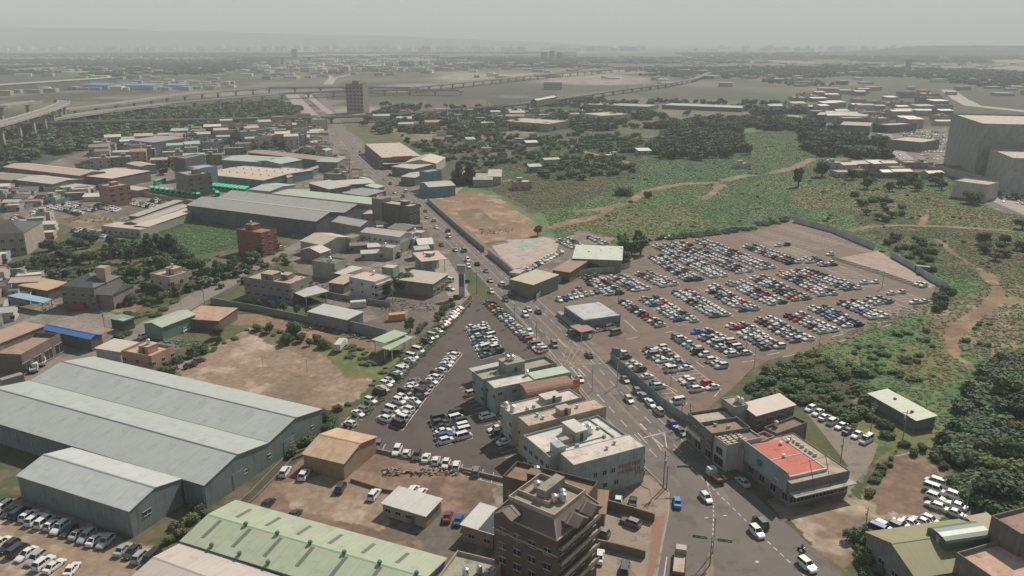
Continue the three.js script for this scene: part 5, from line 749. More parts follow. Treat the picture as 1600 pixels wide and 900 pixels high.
[[1113, 866, 'with twin lamp heads on the traffic island', 2], [925, 612, 'left of the road by the long building', 1], [845, 560, 'at the end of the roadside car row', 1], [700, 362, 'beside the left lanes far up the road', 1], [1178, 575, 'at the dark shrubs below the car park', 1], [1048, 602, 'inside the front block of the car park', 1]].forEach(([a, b, where, n]) => { const [x, z] = site(a, b), t = thing('street_lamp', 'street lamp ' + where, 'street lamp', [x, 0, z], 0.2); part('pole', LAMP_GEO, POLE, t); part('lamp_head', HEAD, M_TRIM, t); if (n === 2) { const p = part('lamp_arm', G().beam([0, 8.4, 0], [-1.8, 8.8, 0], 0.09).done, POLE, t); part('lamp_head', HEAD, M_TRIM, t).rotation.y = Math.PI; } });
{ // traffic masts with green direction boards
  const green = mat([0.02, 0.2, 0.14], { rough: 0.5 });
  const a = site(1109, 884), t = thing('sign_mast', 'sign mast with two green direction boards on the traffic island', 'sign', [a[0], 0, a[1]], -0.25); part('mast', G().cyl(0, 0, 0, 0.15, 6.8, 10, 0.11).beam([-3.6, 6.4, 0], [3.6, 6.4, 0], 0.12).done, POLE, t);
  for (const s of [-1, 1]) { const b = part('direction_board', G().box(-1.4, -0.35, -0.04, 1.4, 0.35, 0.04).done, green, t); at(b, s * 2.4, 6.4, 0.14); part('arrow', G().box(-1.0, -0.05, 0.041, -0.4, 0.05, 0.06).box(0.1, -0.12, 0.041, 1.1, 0.12, 0.06).done, WHITE_LINE, b); }
  const b2 = site(1036, 766), u = thing('signal_mast', 'traffic signal mast with a green street sign over the road', 'traffic light', [b2[0] + 0.9, 0, b2[1] - 0.6], 0.1); part('mast', G().cyl(0, 0, 0, 0.16, 6.2, 10, 0.12).beam([0, 5.8, 0], [4.6, 6.1, 0], 0.12).done, POLE, u); part('street_sign', G().box(2.2, 5.5, 0.07, 4.2, 6.1, 0.12).done, green, u); part('signal_head', G().box(4.2, 5.4, -0.18, 4.9, 5.8, 0.18).done, DARK, u);
  const c = site(722, 463), v = thing('sign_tower', 'white roadside sign tower with dark blue panels', 'sign', [c[0], 0, c[1]], -0.15); part('tower', G().box(-1.2, 0, -0.6, 1.2, 11, 0.6).done, wallMat([0.42, 0.42, 0.4]), v); part('top_box', G().box(-1.8, 11, -0.9, 1.8, 13.4, 0.9).done, wallMat([0.33, 0.36, 0.36]), v); for (const s of [-0.62, 0.62]) part('blue_panel', G().box(s * 0.8 - 0.36, 4.4, 0.605, s * 0.8 + 0.36, 9.6, 0.66).done, mat([0.04, 0.06, 0.16]), v);
  const d = site(962, 563), w = thing('sign_board', 'dark blue board at the head of the car park fence', 'sign', [d[0], 0, d[1]], -0.3); part('board', G().box(-1.5, 1.6, -0.08, 1.5, 4.2, 0.08).done, mat([0.12, 0.2, 0.24]), w); for (const s of [-1.2, 1.2]) part('post', G().box(s - 0.08, 0, -0.08, s + 0.08, 1.6, 0.08).done, POLE, w);
}
// rubble along the yards, one pile each
{
  const r = rng(5), pile = (label, a, b, n, sx, sz, cols) => { const [x, z] = site(a, b), t = thing('rubble_pile', label, 'rubble', [x, 0, z]); const gs = cols.map(() => G()); for (let i = 0; i < n; i++) { const g = gs[i % cols.length], X = rr(-sx, sx, r), Z = rr(-sz, sz, r), l = rr(0.2, 0.95, r), an = r() * 3; g.beam([X - Math.cos(an) * l, rr(0.1, 0.5, r), Z - Math.sin(an) * l], [X + Math.cos(an) * l, rr(0.15, 0.9, r), Z + Math.sin(an) * l], rr(0.12, 0.5, r), rr(0.1, 0.35, r)); } gs.forEach((g, i) => { const p = part('debris', g.done, mat(cols[i], { tex: 'concrete' }), t); p.userData.kind = 'stuff'; }); };
  pile('heap of planks and rubble behind the parked bottom row', 672, 738, 90, 11, 1.3, [[0.3, 0.235, 0.17], [0.22, 0.165, 0.12], [0.4, 0.34, 0.28]]); pile('broken stone heap on the reddish soil', 776, 362, 60, 9, 6, [[0.42, 0.34, 0.26], [0.34, 0.27, 0.2]]);
  pile('rusty scrap heap behind the grey yard wall', 505, 512, 50, 8, 3, [[0.3, 0.17, 0.1], [0.38, 0.26, 0.15]]); pile('brown scrap and machine parts near the shelter', 572, 530, 60, 10, 3, [[0.26, 0.14, 0.09], [0.35, 0.25, 0.17]]); pile('teal and orange building waste beside the white house yard', 640, 480, 70, 11, 5, [[0.04, 0.24, 0.24], [0.4, 0.22, 0.12], [0.35, 0.33, 0.3]]);
  pile('dark red soil and rubble heap beside the grey sheds', 165, 345, 70, 26, 7, [[0.16, 0.08, 0.06], [0.2, 0.12, 0.09]]); pile('orange earth and brick heap near the low shed', 512, 447, 40, 7, 4, [[0.45, 0.27, 0.17], [0.38, 0.24, 0.16]]);
  pile('junk heap under the blue market shed', 115, 480, 60, 14, 4, [[0.1, 0.22, 0.32], [0.2, 0.19, 0.18], [0.4, 0.16, 0.14]]); pile('green netting heap beside the junk yard', 285, 537, 40, 7, 3, [[0.03, 0.23, 0.15], [0.05, 0.28, 0.19]]); pile('teal tarpaulin strip along the white house yard wall', 575, 470, 40, 15, 0.8, [[0.03, 0.2, 0.22], [0.05, 0.25, 0.25]]);
  pile('crates and white boxes beside the filling station', 640, 395, 80, 12, 8, [[0.5, 0.48, 0.44], [0.03, 0.3, 0.22], [0.3, 0.28, 0.26]]);
}
// ---------------------------------------------------------------- vehicles
function loft(st) { // stations [x, halfwidth, ybottom, ytop, topHalfwidth]
  const g = G(), ring = ([x, w, y0, y1, tw]) => [[x, y0, -w], [x, y0 + (y1 - y0) * 0.55, -w], [x, y1, -tw], [x, y1, tw], [x, y0 + (y1 - y0) * 0.55, w], [x, y0, w]];
  for (let i = 0; i + 1 < st.length; i++) { const a = ring(st[i]), b = ring(st[i + 1]); for (let k = 0; k < 6; k++) { const m = (k + 1) % 6; g.quad(a[k], b[k], b[m], a[m]); } }
  for (const s of [st[0], st[st.length - 1]]) { const a = ring(s); for (let k = 1; k < 5; k++) g.tri(a[0], a[k], a[k + 1]); }
  return g;
}
const CAR_KIT = {};
function carKit(kind) {
  if (CAR_KIT[kind]) return CAR_KIT[kind];
  const P = { // length/2, hood y, belt, roof y, windscreen base x, roof front x, roof rear x, rear window base x, boot y
    sedan: [2.3, 0.82, 0.95, 1.45, 0.95, 0.25, -0.95, -1.65, 0.98], hatchback: [2.05, 0.84, 0.97, 1.52, 0.95, 0.3, -1.45, -1.95, 0.99], suv: [2.3, 0.98, 1.1, 1.72, 1.0, 0.4, -1.75, -2.18, 1.12], van: [2.4, 1.0, 1.12, 1.95, 1.55, 1.0, -2.1, -2.34, 1.12],
  }[kind], [L, hood, belt, top, wb, rf, rb, bb, boot] = P, W = kind === 'van' || kind === 'suv' ? 0.93 : 0.88;
  const body = loft([[-L, W * 0.82, 0.34, boot - 0.18, W * 0.72], [-L + 0.12, W * 0.95, 0.24, boot - 0.03, W * 0.84], [bb, W, 0.22, boot, W * 0.88], [0, W, 0.22, belt, W * 0.9], [wb, W, 0.22, hood + 0.08, W * 0.88], [L - 0.45, W * 0.96, 0.24, hood - 0.06, W * 0.82], [L - 0.1, W * 0.86, 0.28, hood - 0.2, W * 0.74], [L, W * 0.72, 0.34, hood - 0.32, W * 0.62]]);
  const rw = W * 0.74, roof = G();
  roof.box(rb, top - 0.05, -rw, rf, top, rw); for (const s of [-1, 1]) { roof.beam([wb - 0.02, belt, s * W * 0.87], [rf, top - 0.03, s * rw], 0.09).beam([bb + 0.02, belt, s * W * 0.87], [rb, top - 0.03, s * rw], 0.12).beam([-0.3, belt, s * W * 0.885], [-0.32, top - 0.03, s * rw], 0.09); }
  const glass = G(), a = [wb, belt - 0.02], z = [bb, belt - 0.02], w = W * 0.86, tr = rw * 0.985, ty = top - 0.045;
  for (const s of [-1, 1]) glass.quad([a[0], a[1], s * w], [z[0], z[1], s * w], [rb, ty, s * tr], [rf, ty, s * tr]); glass.quad([a[0], a[1], -w], [a[0], a[1], w], [rf, ty, tr], [rf, ty, -tr]).quad([z[0], z[1], -w], [z[0], z[1], w], [rb, ty, tr], [rb, ty, -tr]);
  const bodyGeo = mergeGeometries([body.done, roof.done]), lampF = G().box(L - 0.2, hood - 0.34, -W * 0.74, L - 0.04, hood - 0.2, -W * 0.45).done, lampB = G().box(-L - 0.01, boot - 0.34, -W * 0.8, -L + 0.1, boot - 0.12, -W * 0.55).done;
  return CAR_KIT[kind] = { bodyGeo, glass: glass.done, lampF, lampB, wx: L * 0.6, W, wheel: G().cyl(0, 0, -0.11, 0.32, 0.22, 12, 0.32, 'z').done, rim: G().cyl(0, 0, -0.118, 0.19, 0.236, 8, 0.19, 'z').done, mirror: G().box(wb - 0.25, belt - 0.02, W * 0.9, wb - 0.1, belt + 0.12, W * 1.08).done };
}
const PAINT = { white: [0.6, 0.6, 0.585], silver: [0.42, 0.43, 0.43], grey: [0.17, 0.175, 0.18], dark: [0.035, 0.037, 0.042], black: [0.015, 0.015, 0.017], blue: [0.02, 0.07, 0.22], 'bright blue': [0.02, 0.2, 0.5], red: [0.42, 0.03, 0.035], orange: [0.65, 0.2, 0.03], champagne: [0.42, 0.36, 0.27], teal: [0.05, 0.17, 0.19], maroon: [0.16, 0.03, 0.04] };
const paintMat = Object.fromEntries(Object.entries(PAINT).map(([k, c]) => [k, new THREE.MeshPhysicalMaterial({ color: new THREE.Color().setRGB(...c), roughness: 0.45, metalness: k === 'silver' || k === 'grey' ? 0.4 : 0, clearcoat: 0.7, clearcoatRoughness: 0.12, side: THREE.DoubleSide })]));
const CARGLASS = mat([0.02, 0.025, 0.028], { rough: 0.08 }), TYRE = mat([0.02, 0.02, 0.02], { rough: 0.9 }), LAMPW = mat([0.6, 0.6, 0.58], { rough: 0.2 }), LAMPR = mat([0.3, 0.02, 0.02], { rough: 0.3 });
const carProto = new Map();
function carGroup(kind, color) {
  const key = kind + color;
  if (!carProto.has(key)) {
    const k = carKit(kind), g = new THREE.Group();
    part('body', k.bodyGeo, paintMat[color], g); part('window_glass', k.glass, CARGLASS, g);
    for (const sx of [-1, 1]) for (const sz of [-1, 1]) { const w = at(part('wheel', k.wheel, TYRE, g), sx * k.wx, 0.32, sz * (k.W - 0.1)); part('rim', k.rim, STEEL, w); }
    for (const s of [1, -1]) { const h = part('headlight', k.lampF, LAMPW, g), b = part('tail_light', k.lampB, LAMPR, g), m = part('mirror', k.mirror, paintMat[color], g); h.scale.z = b.scale.z = s; m.scale.z = s; }
    carProto.set(key, g);
  }
  return carProto.get(key).clone();
}
const cars = [], RC = rng(2024);
const KINDS = ['sedan', 'sedan', 'hatchback', 'suv', 'suv', 'van'], HUES = [['white', 46], ['silver', 14], ['grey', 12], ['dark', 12], ['black', 7], ['blue', 4], ['teal', 1.5], ['champagne', 2], ['red', 0.4], ['maroon', 0.5]];
const hue = (bias) => { let s = HUES.reduce((a, [k, w]) => a + (k === 'white' ? w * (bias ?? 1) : w), 0) * RC(); for (const [k, w] of HUES) { s -= k === 'white' ? w * (bias ?? 1) : w; if (s <= 0) return k; } return 'white'; };
const ORD = ['1st', '2nd', '3rd']; const ord = (n) => ORD[n - 1] || n + 'th';
function addCar(x, z, turn, kind, color, where, group) { cars.push({ x, z, turn, kind, color, where, group }); }
const stallPaint = new Geo(), LOTY = 0.041;
// a row of bays from S to E (survey pixels); cars stand across it. sides: offsets in metres of the bay centres from the line
function row(o) {
  const S = site(...o.S), E = site(...o.E), L = Math.hypot(E[0] - S[0], E[1] - S[1]), u = [(E[0] - S[0]) / L, (E[1] - S[1]) / L];
  const pitch0 = o.pitch || 2.62;
  let nrm = [-u[1], u[0]]; if (nrm[0] < 0) nrm = [-nrm[0], -nrm[1]]; // toward the right
  if (o.axis) { const a = site(...o.axis[0]), b = site(...o.axis[1]), l = Math.hypot(b[0] - a[0], b[1] - a[1]); nrm = [(b[0] - a[0]) / l, (b[1] - a[1]) / l]; }
  const pitch = pitch0 / Math.max(0.35, Math.abs(u[0] * nrm[1] - u[1] * nrm[0])), n = o.n || Math.max(1, Math.round(L / pitch)), p = L / n;
  const turn = Math.atan2(-nrm[1], nrm[0]), sides = o.sides || [-1, 1], D = o.depth || 4.9;
  for (const s of sides) {
    const lab = sides.length > 1 ? (s < 0 ? 'left side of ' : 'right side of ') : '';
    for (let i = 0; i < n; i++) {
      const c = o.center ? 0 : s * D / 2, x = S[0] + u[0] * p * (i + 0.5) + nrm[0] * c, z = S[1] + u[1] * p * (i + 0.5) + nrm[1] * c;
      const skip = o.only ? !o.only.includes(i) : (o.gaps && o.gaps.includes(i)) || RC() > (o.fill ?? 0.96);
      const jx = rr(-0.12, 0.12, RC), jl = rr(-0.25, 0.25, RC), jt = rr(-0.04, 0.04, RC), flip = RC() < 0.5, kind = pick(KINDS, RC), h = hue(o.white);
      if (!skip) addCar(x + u[0] * jx + nrm[0] * jl, z + u[1] * jx + nrm[1] * jl, turn + jt + (flip ? Math.PI : 0), kind, h, `${ord(i + 1)} ${o.from || 'from the far end'}, ${lab}${o.name}`, o.group);
    }
    if (o.paint !== false) for (let i = 0; i <= n; i++) { const k0 = o.center ? -s * D / 2 : 0, a = [S[0] + u[0] * p * i + nrm[0] * k0, S[1] + u[1] * p * i + nrm[1] * k0]; ribbon(stallPaint, [a, [a[0] + nrm[0] * s * D, a[1] + nrm[1] * s * D]], -0.09, 0.09, LOTY); }
    if (o.paint !== false && o.edge !== false) { const k1 = o.center ? 0.5 : 1, a = [S[0] + nrm[0] * s * D * k1, S[1] + nrm[1] * s * D * k1]; ribbon(stallPaint, [a, [a[0] + u[0] * L, a[1] + u[1] * L]], -0.1, 0.1, LOTY + 0.003); }
  }
  if (o.paint !== false && sides.length > 1) ribbon(stallPaint, [S, E], -0.06, 0.06, LOTY + 0.002);
}
{
  const big = 'cars in the big car park', blocks = { back: [[961, 433, 1004, 455], [1003, 427, 1049, 448], [1025, 402, 1086, 440], [1031, 384, 1125, 434], [1055, 380, 1166, 427], [1092, 377, 1203, 421], [1169, 385, 1244, 413]], middle: [[1013, 466, 1079, 506], [1063, 456, 1128, 496], [1105, 448, 1174, 487], [1146, 442, 1217, 477], [1182, 434, 1256, 470], [1225, 427, 1297, 463], [1251, 423, 1337, 454]], front: [[1020, 545, 1105, 612], [1094, 518, 1160, 557], [1149, 508, 1211, 547], [1193, 499, 1257, 535], [1238, 492, 1299, 521], [1277, 481, 1336, 512], [1321, 473, 1377, 499]] };
  for (const [k, list] of Object.entries(blocks)) list.forEach(([a, b, c, d], i) => row({ S: [a, b], E: [c, d], name: `${ord(i + 1)} double row, ${k} block, big car park`, group: big, from: 'down', fill: k === 'front' && i === 0 ? 0.82 : 0.965, gaps: k === 'front' && i === 0 ? [8, 9] : null }));
  row({ S: [972, 472], E: [1035, 512], sides: [1], center: true, name: 'single row by the ticket office', group: big, from: 'down', white: 0.25 });
  row({ S: [963, 549], E: [1062, 633], sides: [1], center: true, name: 'row inside the grey-blue road fence', group: big, from: 'down', gaps: [3, 9, 12, 13, 14], fill: 0.9 });
  row({ S: [1055, 526], E: [1130, 577], sides: [1], center: true, name: 'single row of the front block', group: big, from: 'down', white: 0.6 });
  row({ S: [921, 432], E: [962, 462], sides: [-1, 1], name: 'short row behind the ticket office', group: big, from: 'down', depth: 4.4 });
  row({ S: [874, 474], E: [946, 458], sides: [1], axis: [[905, 470], [893, 462]], name: 'slanting row at the car park gate', group: big, from: 'from the road', white: 2 });
  row({ S: [900, 462], E: [935, 442], sides: [1], axis: [[905, 470], [893, 462]], name: 'loose row below the curved fence', group: big, from: 'from the road', fill: 0.6, paint: false });
  row({ S: [972, 592], E: [1070, 684], sides: [1], center: true, axis: [[972, 592], [1070, 684]], n: 9, gaps: [1, 6], name: 'line parked outside the grey-blue fence', group: 'cars along the road fence', from: 'down', white: 0.1, paint: false });
  // part-empty bays at the back and right
  row({ S: [1205, 378], E: [1262, 400], name: 'nearly empty back row', group: big, from: 'down', only: [3] }); row({ S: [1262, 405], E: [1276, 411], sides: [-1, 1], name: 'short back row by the ditch', group: big, from: 'down', paint: false }); row({ S: [1288, 398], E: [1300, 403], sides: [1], name: 'pair at the end of the ditch', group: big, from: 'down', paint: false });
  row({ S: [1288, 412], E: [1368, 447], name: 'half-empty row along the ditch', group: big, from: 'down', only: [0, 1, 12] }); row({ S: [1320, 410], E: [1440, 450], sides: [1], name: 'empty row below the ditch', group: big, from: 'down', only: [15, 16] });
  row({ S: [1360, 467], E: [1420, 490], name: 'short front row near the shrubs', group: big, from: 'down', only: [0, 1, 2, 8] }); row({ S: [1390, 455], E: [1440, 475], name: 'last row at the right end', group: big, from: 'down', only: [1, 6] });
  row({ S: [1012, 377], E: [1058, 372], sides: [-1], axis: [[1020, 373], [1032, 372]], name: 'three at the grass edge', group: big, from: 'along', n: 3, pitch: 6, paint: false });
  for (let k = 0; k < 4; k++) row({ S: [1165 + k * 26, 368 - k * 6], E: [1255 + k * 26, 396 - k * 7], name: 'empty', only: [], edge: false }); row({ S: [1230, 352], E: [1362, 392], sides: [-1], name: 'empty', only: [] });
  // lane arrows
  for (const [a, b, c, d] of [[1052, 549, 1066, 560], [1100, 512, 1112, 524], [1177, 505, 1195, 519], [1050, 575, 1060, 585], [1041, 602, 1058, 612], [1116, 620, 1123, 612], [1160, 566, 1180, 563], [1199, 555, 1218, 551], [1087, 565, 1100, 574], [1118, 556, 1130, 563], [1212, 472, 1222, 477], [1300, 526, 1318, 522], [1305, 536, 1322, 531], [1223, 558, 1242, 554], [1270, 452, 1290, 447], [1068, 455, 1084, 464], [1095, 440, 1110, 438], [1160, 425, 1182, 440], [1370, 505, 1386, 502], [1378, 511, 1392, 507], [1040, 520, 1055, 517], [980, 530, 996, 527], [995, 518, 985, 508], [975, 500, 990, 512]]) ribbon(stallPaint, px([[a, b], [c, d]]), -0.14, 0.14, LOTY + 0.004);
}
{
  const tri = 'cars in the triangular car park', ax = [[658, 543], [676, 548]];
  row({ S: [727, 484], E: [598, 622], sides: [-1], axis: ax, name: 'row beside the drain', group: tri, from: 'from the tip', gaps: [14, 15, 20], fill: 0.95, pitch: 2.6 }); row({ S: [598, 622], E: [553, 672], sides: [-1], axis: ax, name: 'lower row beside the drain', group: tri, from: 'from the top', only: [1, 3, 4, 6, 7], pitch: 2.7 });
  row({ S: [705, 548], E: [662, 598], sides: [1], axis: ax, name: 'upper centre row of the triangle', group: tri, from: 'from the top' }); row({ S: [660, 598], E: [608, 665], axis: ax, name: 'centre double row of the triangle', group: tri, from: 'from the top', fill: 0.86 });
  row({ S: [744, 510], E: [770, 557], axis: [[722, 528], [746, 522]], name: 'island block of the triangle', group: tri, from: 'from the top', white: 1.8 }); row({ S: [753, 474], E: [838, 553], sides: [1], axis: [[770, 492], [788, 490]], name: 'roadside row of the triangle', group: tri, from: 'from the tip', white: 0.8 });
  row({ S: [697, 650], E: [712, 692], axis: [[690, 668], [706, 664]], name: 'small island near the white roofs', group: tri, from: 'from the top', fill: 0.85 }); row({ S: [718, 606], E: [788, 716], sides: [1], axis: [[730, 622], [746, 618]], name: 'row along the teal building', group: tri, from: 'from the top', only: [2, 8, 11, 12, 13, 14] });
  row({ S: [588, 690], E: [788, 742], sides: [1], axis: [[648, 702], [641, 718]], name: 'bottom row of the triangle', group: tri, from: 'from the left', gaps: [1, 9, 11, 12, 15, 16], white: 2, fill: 1 });
  const right = 'cars beside the red roofed building'; row({ S: [1257, 640], E: [1356, 696], sides: [1], axis: [[1290, 665], [1306, 657]], name: 'row behind the red roof', group: right, from: 'from the far end', white: 2.5, pitch: 2.9, depth: 2, paint: false });
  row({ S: [1478, 757], E: [1474, 805], sides: [1, -1], axis: [[1462, 776], [1490, 786]], name: 'stacked rows on the dirt lot', group: 'vehicles on the dirt lot', from: 'down', white: 6, n: 4, depth: 4.4, paint: false }); row({ S: [1352, 828], E: [1452, 812], sides: [1], axis: [[1405, 815], [1430, 826]], name: 'row behind the olive hall', group: 'vehicles on the dirt lot', from: 'from the left', white: 2, n: 7, depth: 2, paint: false });
  const ll = 'cars in the sandy lot bottom left'; row({ S: [-10, 790], E: [246, 878], sides: [-1], axis: [[75, 829], [100, 810]], name: 'row under the pale warehouse wall', group: ll, from: 'from the left', white: 0.8, fill: 0.9, depth: 0.5, paint: false }); row({ S: [-5, 850], E: [90, 893], sides: [1], axis: [[20, 880], [48, 860]], name: 'second row of the sandy lot', group: ll, from: 'from the left', fill: 0.9, depth: 0.5, paint: false });
  const fl = 'cars in the far left yard'; for (const [S, E, nm] of [[[52, 330], [75, 350], 'first line'], [[78, 322], [128, 336], 'second line'], [[96, 318], [150, 330], 'third line'], [[20, 340], [50, 352], 'edge line'], [[115, 360], [168, 370], 'line by the white office'], [[150, 322], [186, 330], 'line under the pink block'], [[205, 318], [250, 326], 'line before the grey sheds'], [[232, 312], [258, 318], 'short line by the wall']]) row({ S, E, name: nm + ' of the far left yard', group: fl, from: 'from the left', paint: false, fill: 0.9, axis: [[70, 340], [82, 334]] });
  const ap = 'cars beside the pale apron'; row({ S: [818, 422], E: [874, 392], sides: [1], axis: [[830, 412], [842, 418]], name: 'line along the pale apron', group: ap, from: 'from the road', white: 3, paint: false }); row({ S: [880, 376], E: [905, 388], sides: [1, -1], axis: [[880, 380], [894, 378]], name: 'block above the mint roof', group: ap, from: 'down', white: 2, paint: false }); row({ S: [915, 372], E: [940, 384], sides: [1], axis: [[915, 372], [930, 370]], name: 'line at the grass by the mint roof', group: ap, from: 'down', paint: false });
  const rf = 'cars of the far right lots'; for (let k = 0; k < 6; k++) row({ S: [1402 + k * 4, 206 + k * 3], E: [1475 + k * 2, 207 + k * 4], name: `${ord(k + 1)} far lot line behind the flat hall`, group: rf, from: 'from the left', paint: false, fill: 0.8, axis: [[1440, 214], [1440, 212]] });
  for (let k = 0; k < 4; k++) row({ S: [1420 + k * 9, 232 + k * 5], E: [1478, 232 + k * 6], name: `${ord(k + 1)} near lot line before the huge block`, group: rf, from: 'from the left', paint: false, fill: 0.7, axis: [[1440, 236], [1441, 234]] }); for (let k = 0; k < 4; k++) row({ S: [1565, 296 + k * 6], E: [1640, 300 + k * 8], name: `${ord(k + 1)} lot line at the right edge`, group: rf, from: 'from the left', paint: false, fill: 0.8, axis: [[1580, 300], [1582, 297]] });
  row({ S: [1402, 240], E: [1428, 258], sides: [1], name: 'line on the far right street', group: rf, from: 'down', paint: false, pitch: 6, axis: [[1402, 240], [1412, 248]] });
  structure('parking_lines', stallPaint.done, WHITE_LINE);
}
// single vehicles: survey point, direction toward a second point, kind, colour, where
[[446, 740, 452, 731, 'suv', 'white', 'left of the pair beside the tan barn'], [476, 745, 482, 736, 'suv', 'white', 'right of the pair beside the tan barn'], [533, 765, 538, 756, 'suv', 'dark', 'in the barn shadow'], [585, 776, 592, 767, 'suv', 'white', 'alone beside the white hut'], [419, 790, 426, 783, 'sedan', 'black', 'at the edge of the green roof'], [461, 807, 468, 800, 'sedan', 'dark', 'half hidden behind the green roof'], [646, 769, 652, 762, 'hatchback', 'white', 'left one behind the white hut'], [659, 773, 665, 766, 'hatchback', 'white', 'right one behind the white hut'], [700, 810, 704, 798, 'sedan', 'maroon', 'left one between the huts'], [717, 815, 721, 803, 'sedan', 'blue', 'middle one between the huts'], [732, 822, 736, 810, 'hatchback', 'silver', 'right one between the huts'],
  [918, 873, 921, 858, 'sedan', 'white', 'left of the courtyard pair'], [937, 873, 940, 858, 'sedan', 'white', 'right of the courtyard pair'], [976, 893, 978, 880, 'van', 'dark', 'behind the courtyard wall'], [966, 784, 967, 774, 'hatchback', 'white', 'in the upper courtyard'], [989, 787, 990, 775, 'sedan', 'black', 'in the upper courtyard beside the white one'], [985, 820, 972, 815, 'suv', 'grey', 'parked against the courtyard wall'], [937, 836, 926, 832, 'suv', 'grey', 'under the lean-to'],
  [1058, 788, 1057, 777, 'sedan', 'bright blue', 'on the junction asphalt'], [1103, 781, 1112, 791, 'hatchback', 'white', 'turning through the junction'], [1160, 756, 1150, 747, 'sedan', 'silver', 'parked in the shade of the red roofed building'], [1188, 820, 1180, 811, 'suv', 'black', 'in the right lane beside the white one'], [1182, 835, 1192, 845, 'suv', 'white', 'in the left lane beside the black one'], [1260, 887, 1271, 896, 'suv', 'white', 'nearest on the main road'],
  [983, 627, 991, 635, 'hatchback', 'silver', 'on the road beside the long fence'], [906, 595, 912, 602, 'sedan', 'silver', 'on the road by the rust coloured awning'], [920, 557, 913, 551, 'sedan', 'dark', 'on the box junction'], [866, 541, 872, 550, 'van', 'grey', 'beside the yellow box junction'], [842, 550, 847, 558, 'hatchback', 'white', 'at the end of the roadside row'], [828, 522, 833, 530, 'suv', 'white', 'waiting before the junction'], [821, 494, 826, 500, 'suv', 'white', 'on the left lanes above the junction'], [826, 485, 831, 490, 'sedan', 'silver', 'on the right lanes by the kiosk'], [841, 489, 836, 484, 'sedan', 'dark', 'beside the silver one near the kiosk'], [799, 461, 794, 456, 'van', 'dark', 'near the curved fence end'], [768, 457, 773, 463, 'sedan', 'white', 'near the tip of the triangle'], [766, 440, 770, 445, 'sedan', 'champagne', 'on the road by the sign tower'], [760, 425, 764, 430, 'sedan', 'grey', 'passing the sign tower'], [732, 418, 736, 423, 'suv', 'white', 'below the other by the sign tower'], [731, 408, 735, 413, 'suv', 'white', 'above the other by the sign tower'], [725, 393, 721, 389, 'van', 'grey', 'right lanes above the sign tower'], [702, 371, 706, 375, 'van', 'white', 'beside the fence of the soil field'], [700, 362, 696, 358, 'suv', 'dark', 'ahead of the white van on the right lanes'], [667, 341, 671, 345, 'sedan', 'champagne', 'on the road by the concrete block'], [665, 331, 669, 335, 'sedan', 'dark', 'following near the concrete block'], [690, 384, 694, 388, 'sedan', 'dark', 'at the filling station exit'], [626, 287, 623, 284, 'suv', 'black', 'far up the road'], [617, 302, 620, 305, 'sedan', 'white', 'far up the left lanes'], [610, 288, 613, 291, 'suv', 'dark', 'far up the road beside shops'], [594, 262, 597, 265, 'sedan', 'white', 'far up the road by the tan store'], [577, 252, 580, 255, 'sedan', 'red', 'farthest on the road'], [553, 232, 556, 235, 'van', 'white', 'in the far traffic beside the tan store'], [562, 238, 558, 234, 'sedan', 'dark', 'oncoming in the far traffic by the tan store'], [570, 248, 573, 251, 'suv', 'silver', 'left lanes opposite the tan store'], [585, 258, 581, 254, 'suv', 'white', 'right lanes below the tan store'], [600, 281, 603, 284, 'sedan', 'silver', 'left lanes beside the long pale narrow roof'], [609, 274, 605, 270, 'sedan', 'black', 'right lanes before the cream hall'], [634, 300, 630, 296, 'van', 'white', 'right lanes by the teal workshop'], [630, 308, 634, 312, 'suv', 'dark', 'left lanes above the concrete block'], [641, 318, 645, 322, 'sedan', 'white', 'left lanes beside the concrete block'], [655, 322, 651, 318, 'sedan', 'blue', 'right lanes at the head of the soil fence'], [678, 346, 674, 342, 'suv', 'silver', 'right lanes along the soil fence'], [682, 357, 686, 361, 'sedan', 'white', 'left lanes along the soil fence'], [746, 414, 742, 410, 'sedan', 'black', 'right lanes by the fenced apron'], [712, 392, 716, 396, 'sedan', 'silver', 'left lanes above the filling station exit'], [784, 446, 780, 442, 'suv', 'white', 'right lanes near the white box kiosk'], [790, 470, 794, 475, 'sedan', 'dark', 'left lanes beside the triangle tip'], [702, 440, 694, 438, 'van', 'white', 'beside the broad tan hall'], [704, 453, 714, 456, 'sedan', 'white', 'below the broad tan hall'], [727, 442, 718, 444, 'sedan', 'blue', 'at the foot of the sign tower'], [190, 479, 199, 473, 'suv', 'black', 'left of three by the orange yard'], [201, 474, 210, 469, 'sedan', 'white', 'middle of three by the orange yard'], [210, 470, 219, 465, 'suv', 'grey', 'right of three by the orange yard'], [226, 527, 236, 523, 'suv', 'white', 'beside the pale green shed'], [291, 517, 301, 512, 'suv', 'white', 'beside the rusty tin roof'], [298, 574, 310, 570, 'sedan', 'black', 'left one at the sandy lot corner'], [311, 566, 323, 562, 'sedan', 'dark', 'right one at the sandy lot corner'], [8, 580, 20, 576, 'sedan', 'blue', 'under the brown beams'], [893, 521, 899, 526, 'sedan', 'grey', 'at the planter wall'], [934, 518, 946, 515, 'sedan', 'white', 'before the ticket office'], [953, 514, 966, 511, 'van', 'white', 'beside the ticket office'], [963, 522, 976, 519, 'van', 'grey', 'below the white van at the ticket office'], [440, 388, 450, 386, 'sedan', 'white', 'below the dark red brick block'], [421, 392, 431, 390, 'sedan', 'white', 'left one below the dark red brick block'],
  [113, 893, 122, 882, 'sedan', 'white', 'alone at the bottom edge of the sandy lot']].forEach(([a, b, c, d, kind, color, where]) => { const p = site(a, b), q = site(c, d); addCar(p[0], p[1], Math.atan2(-(q[1] - p[1]), q[0] - p[0]), kind, color, where, null); });
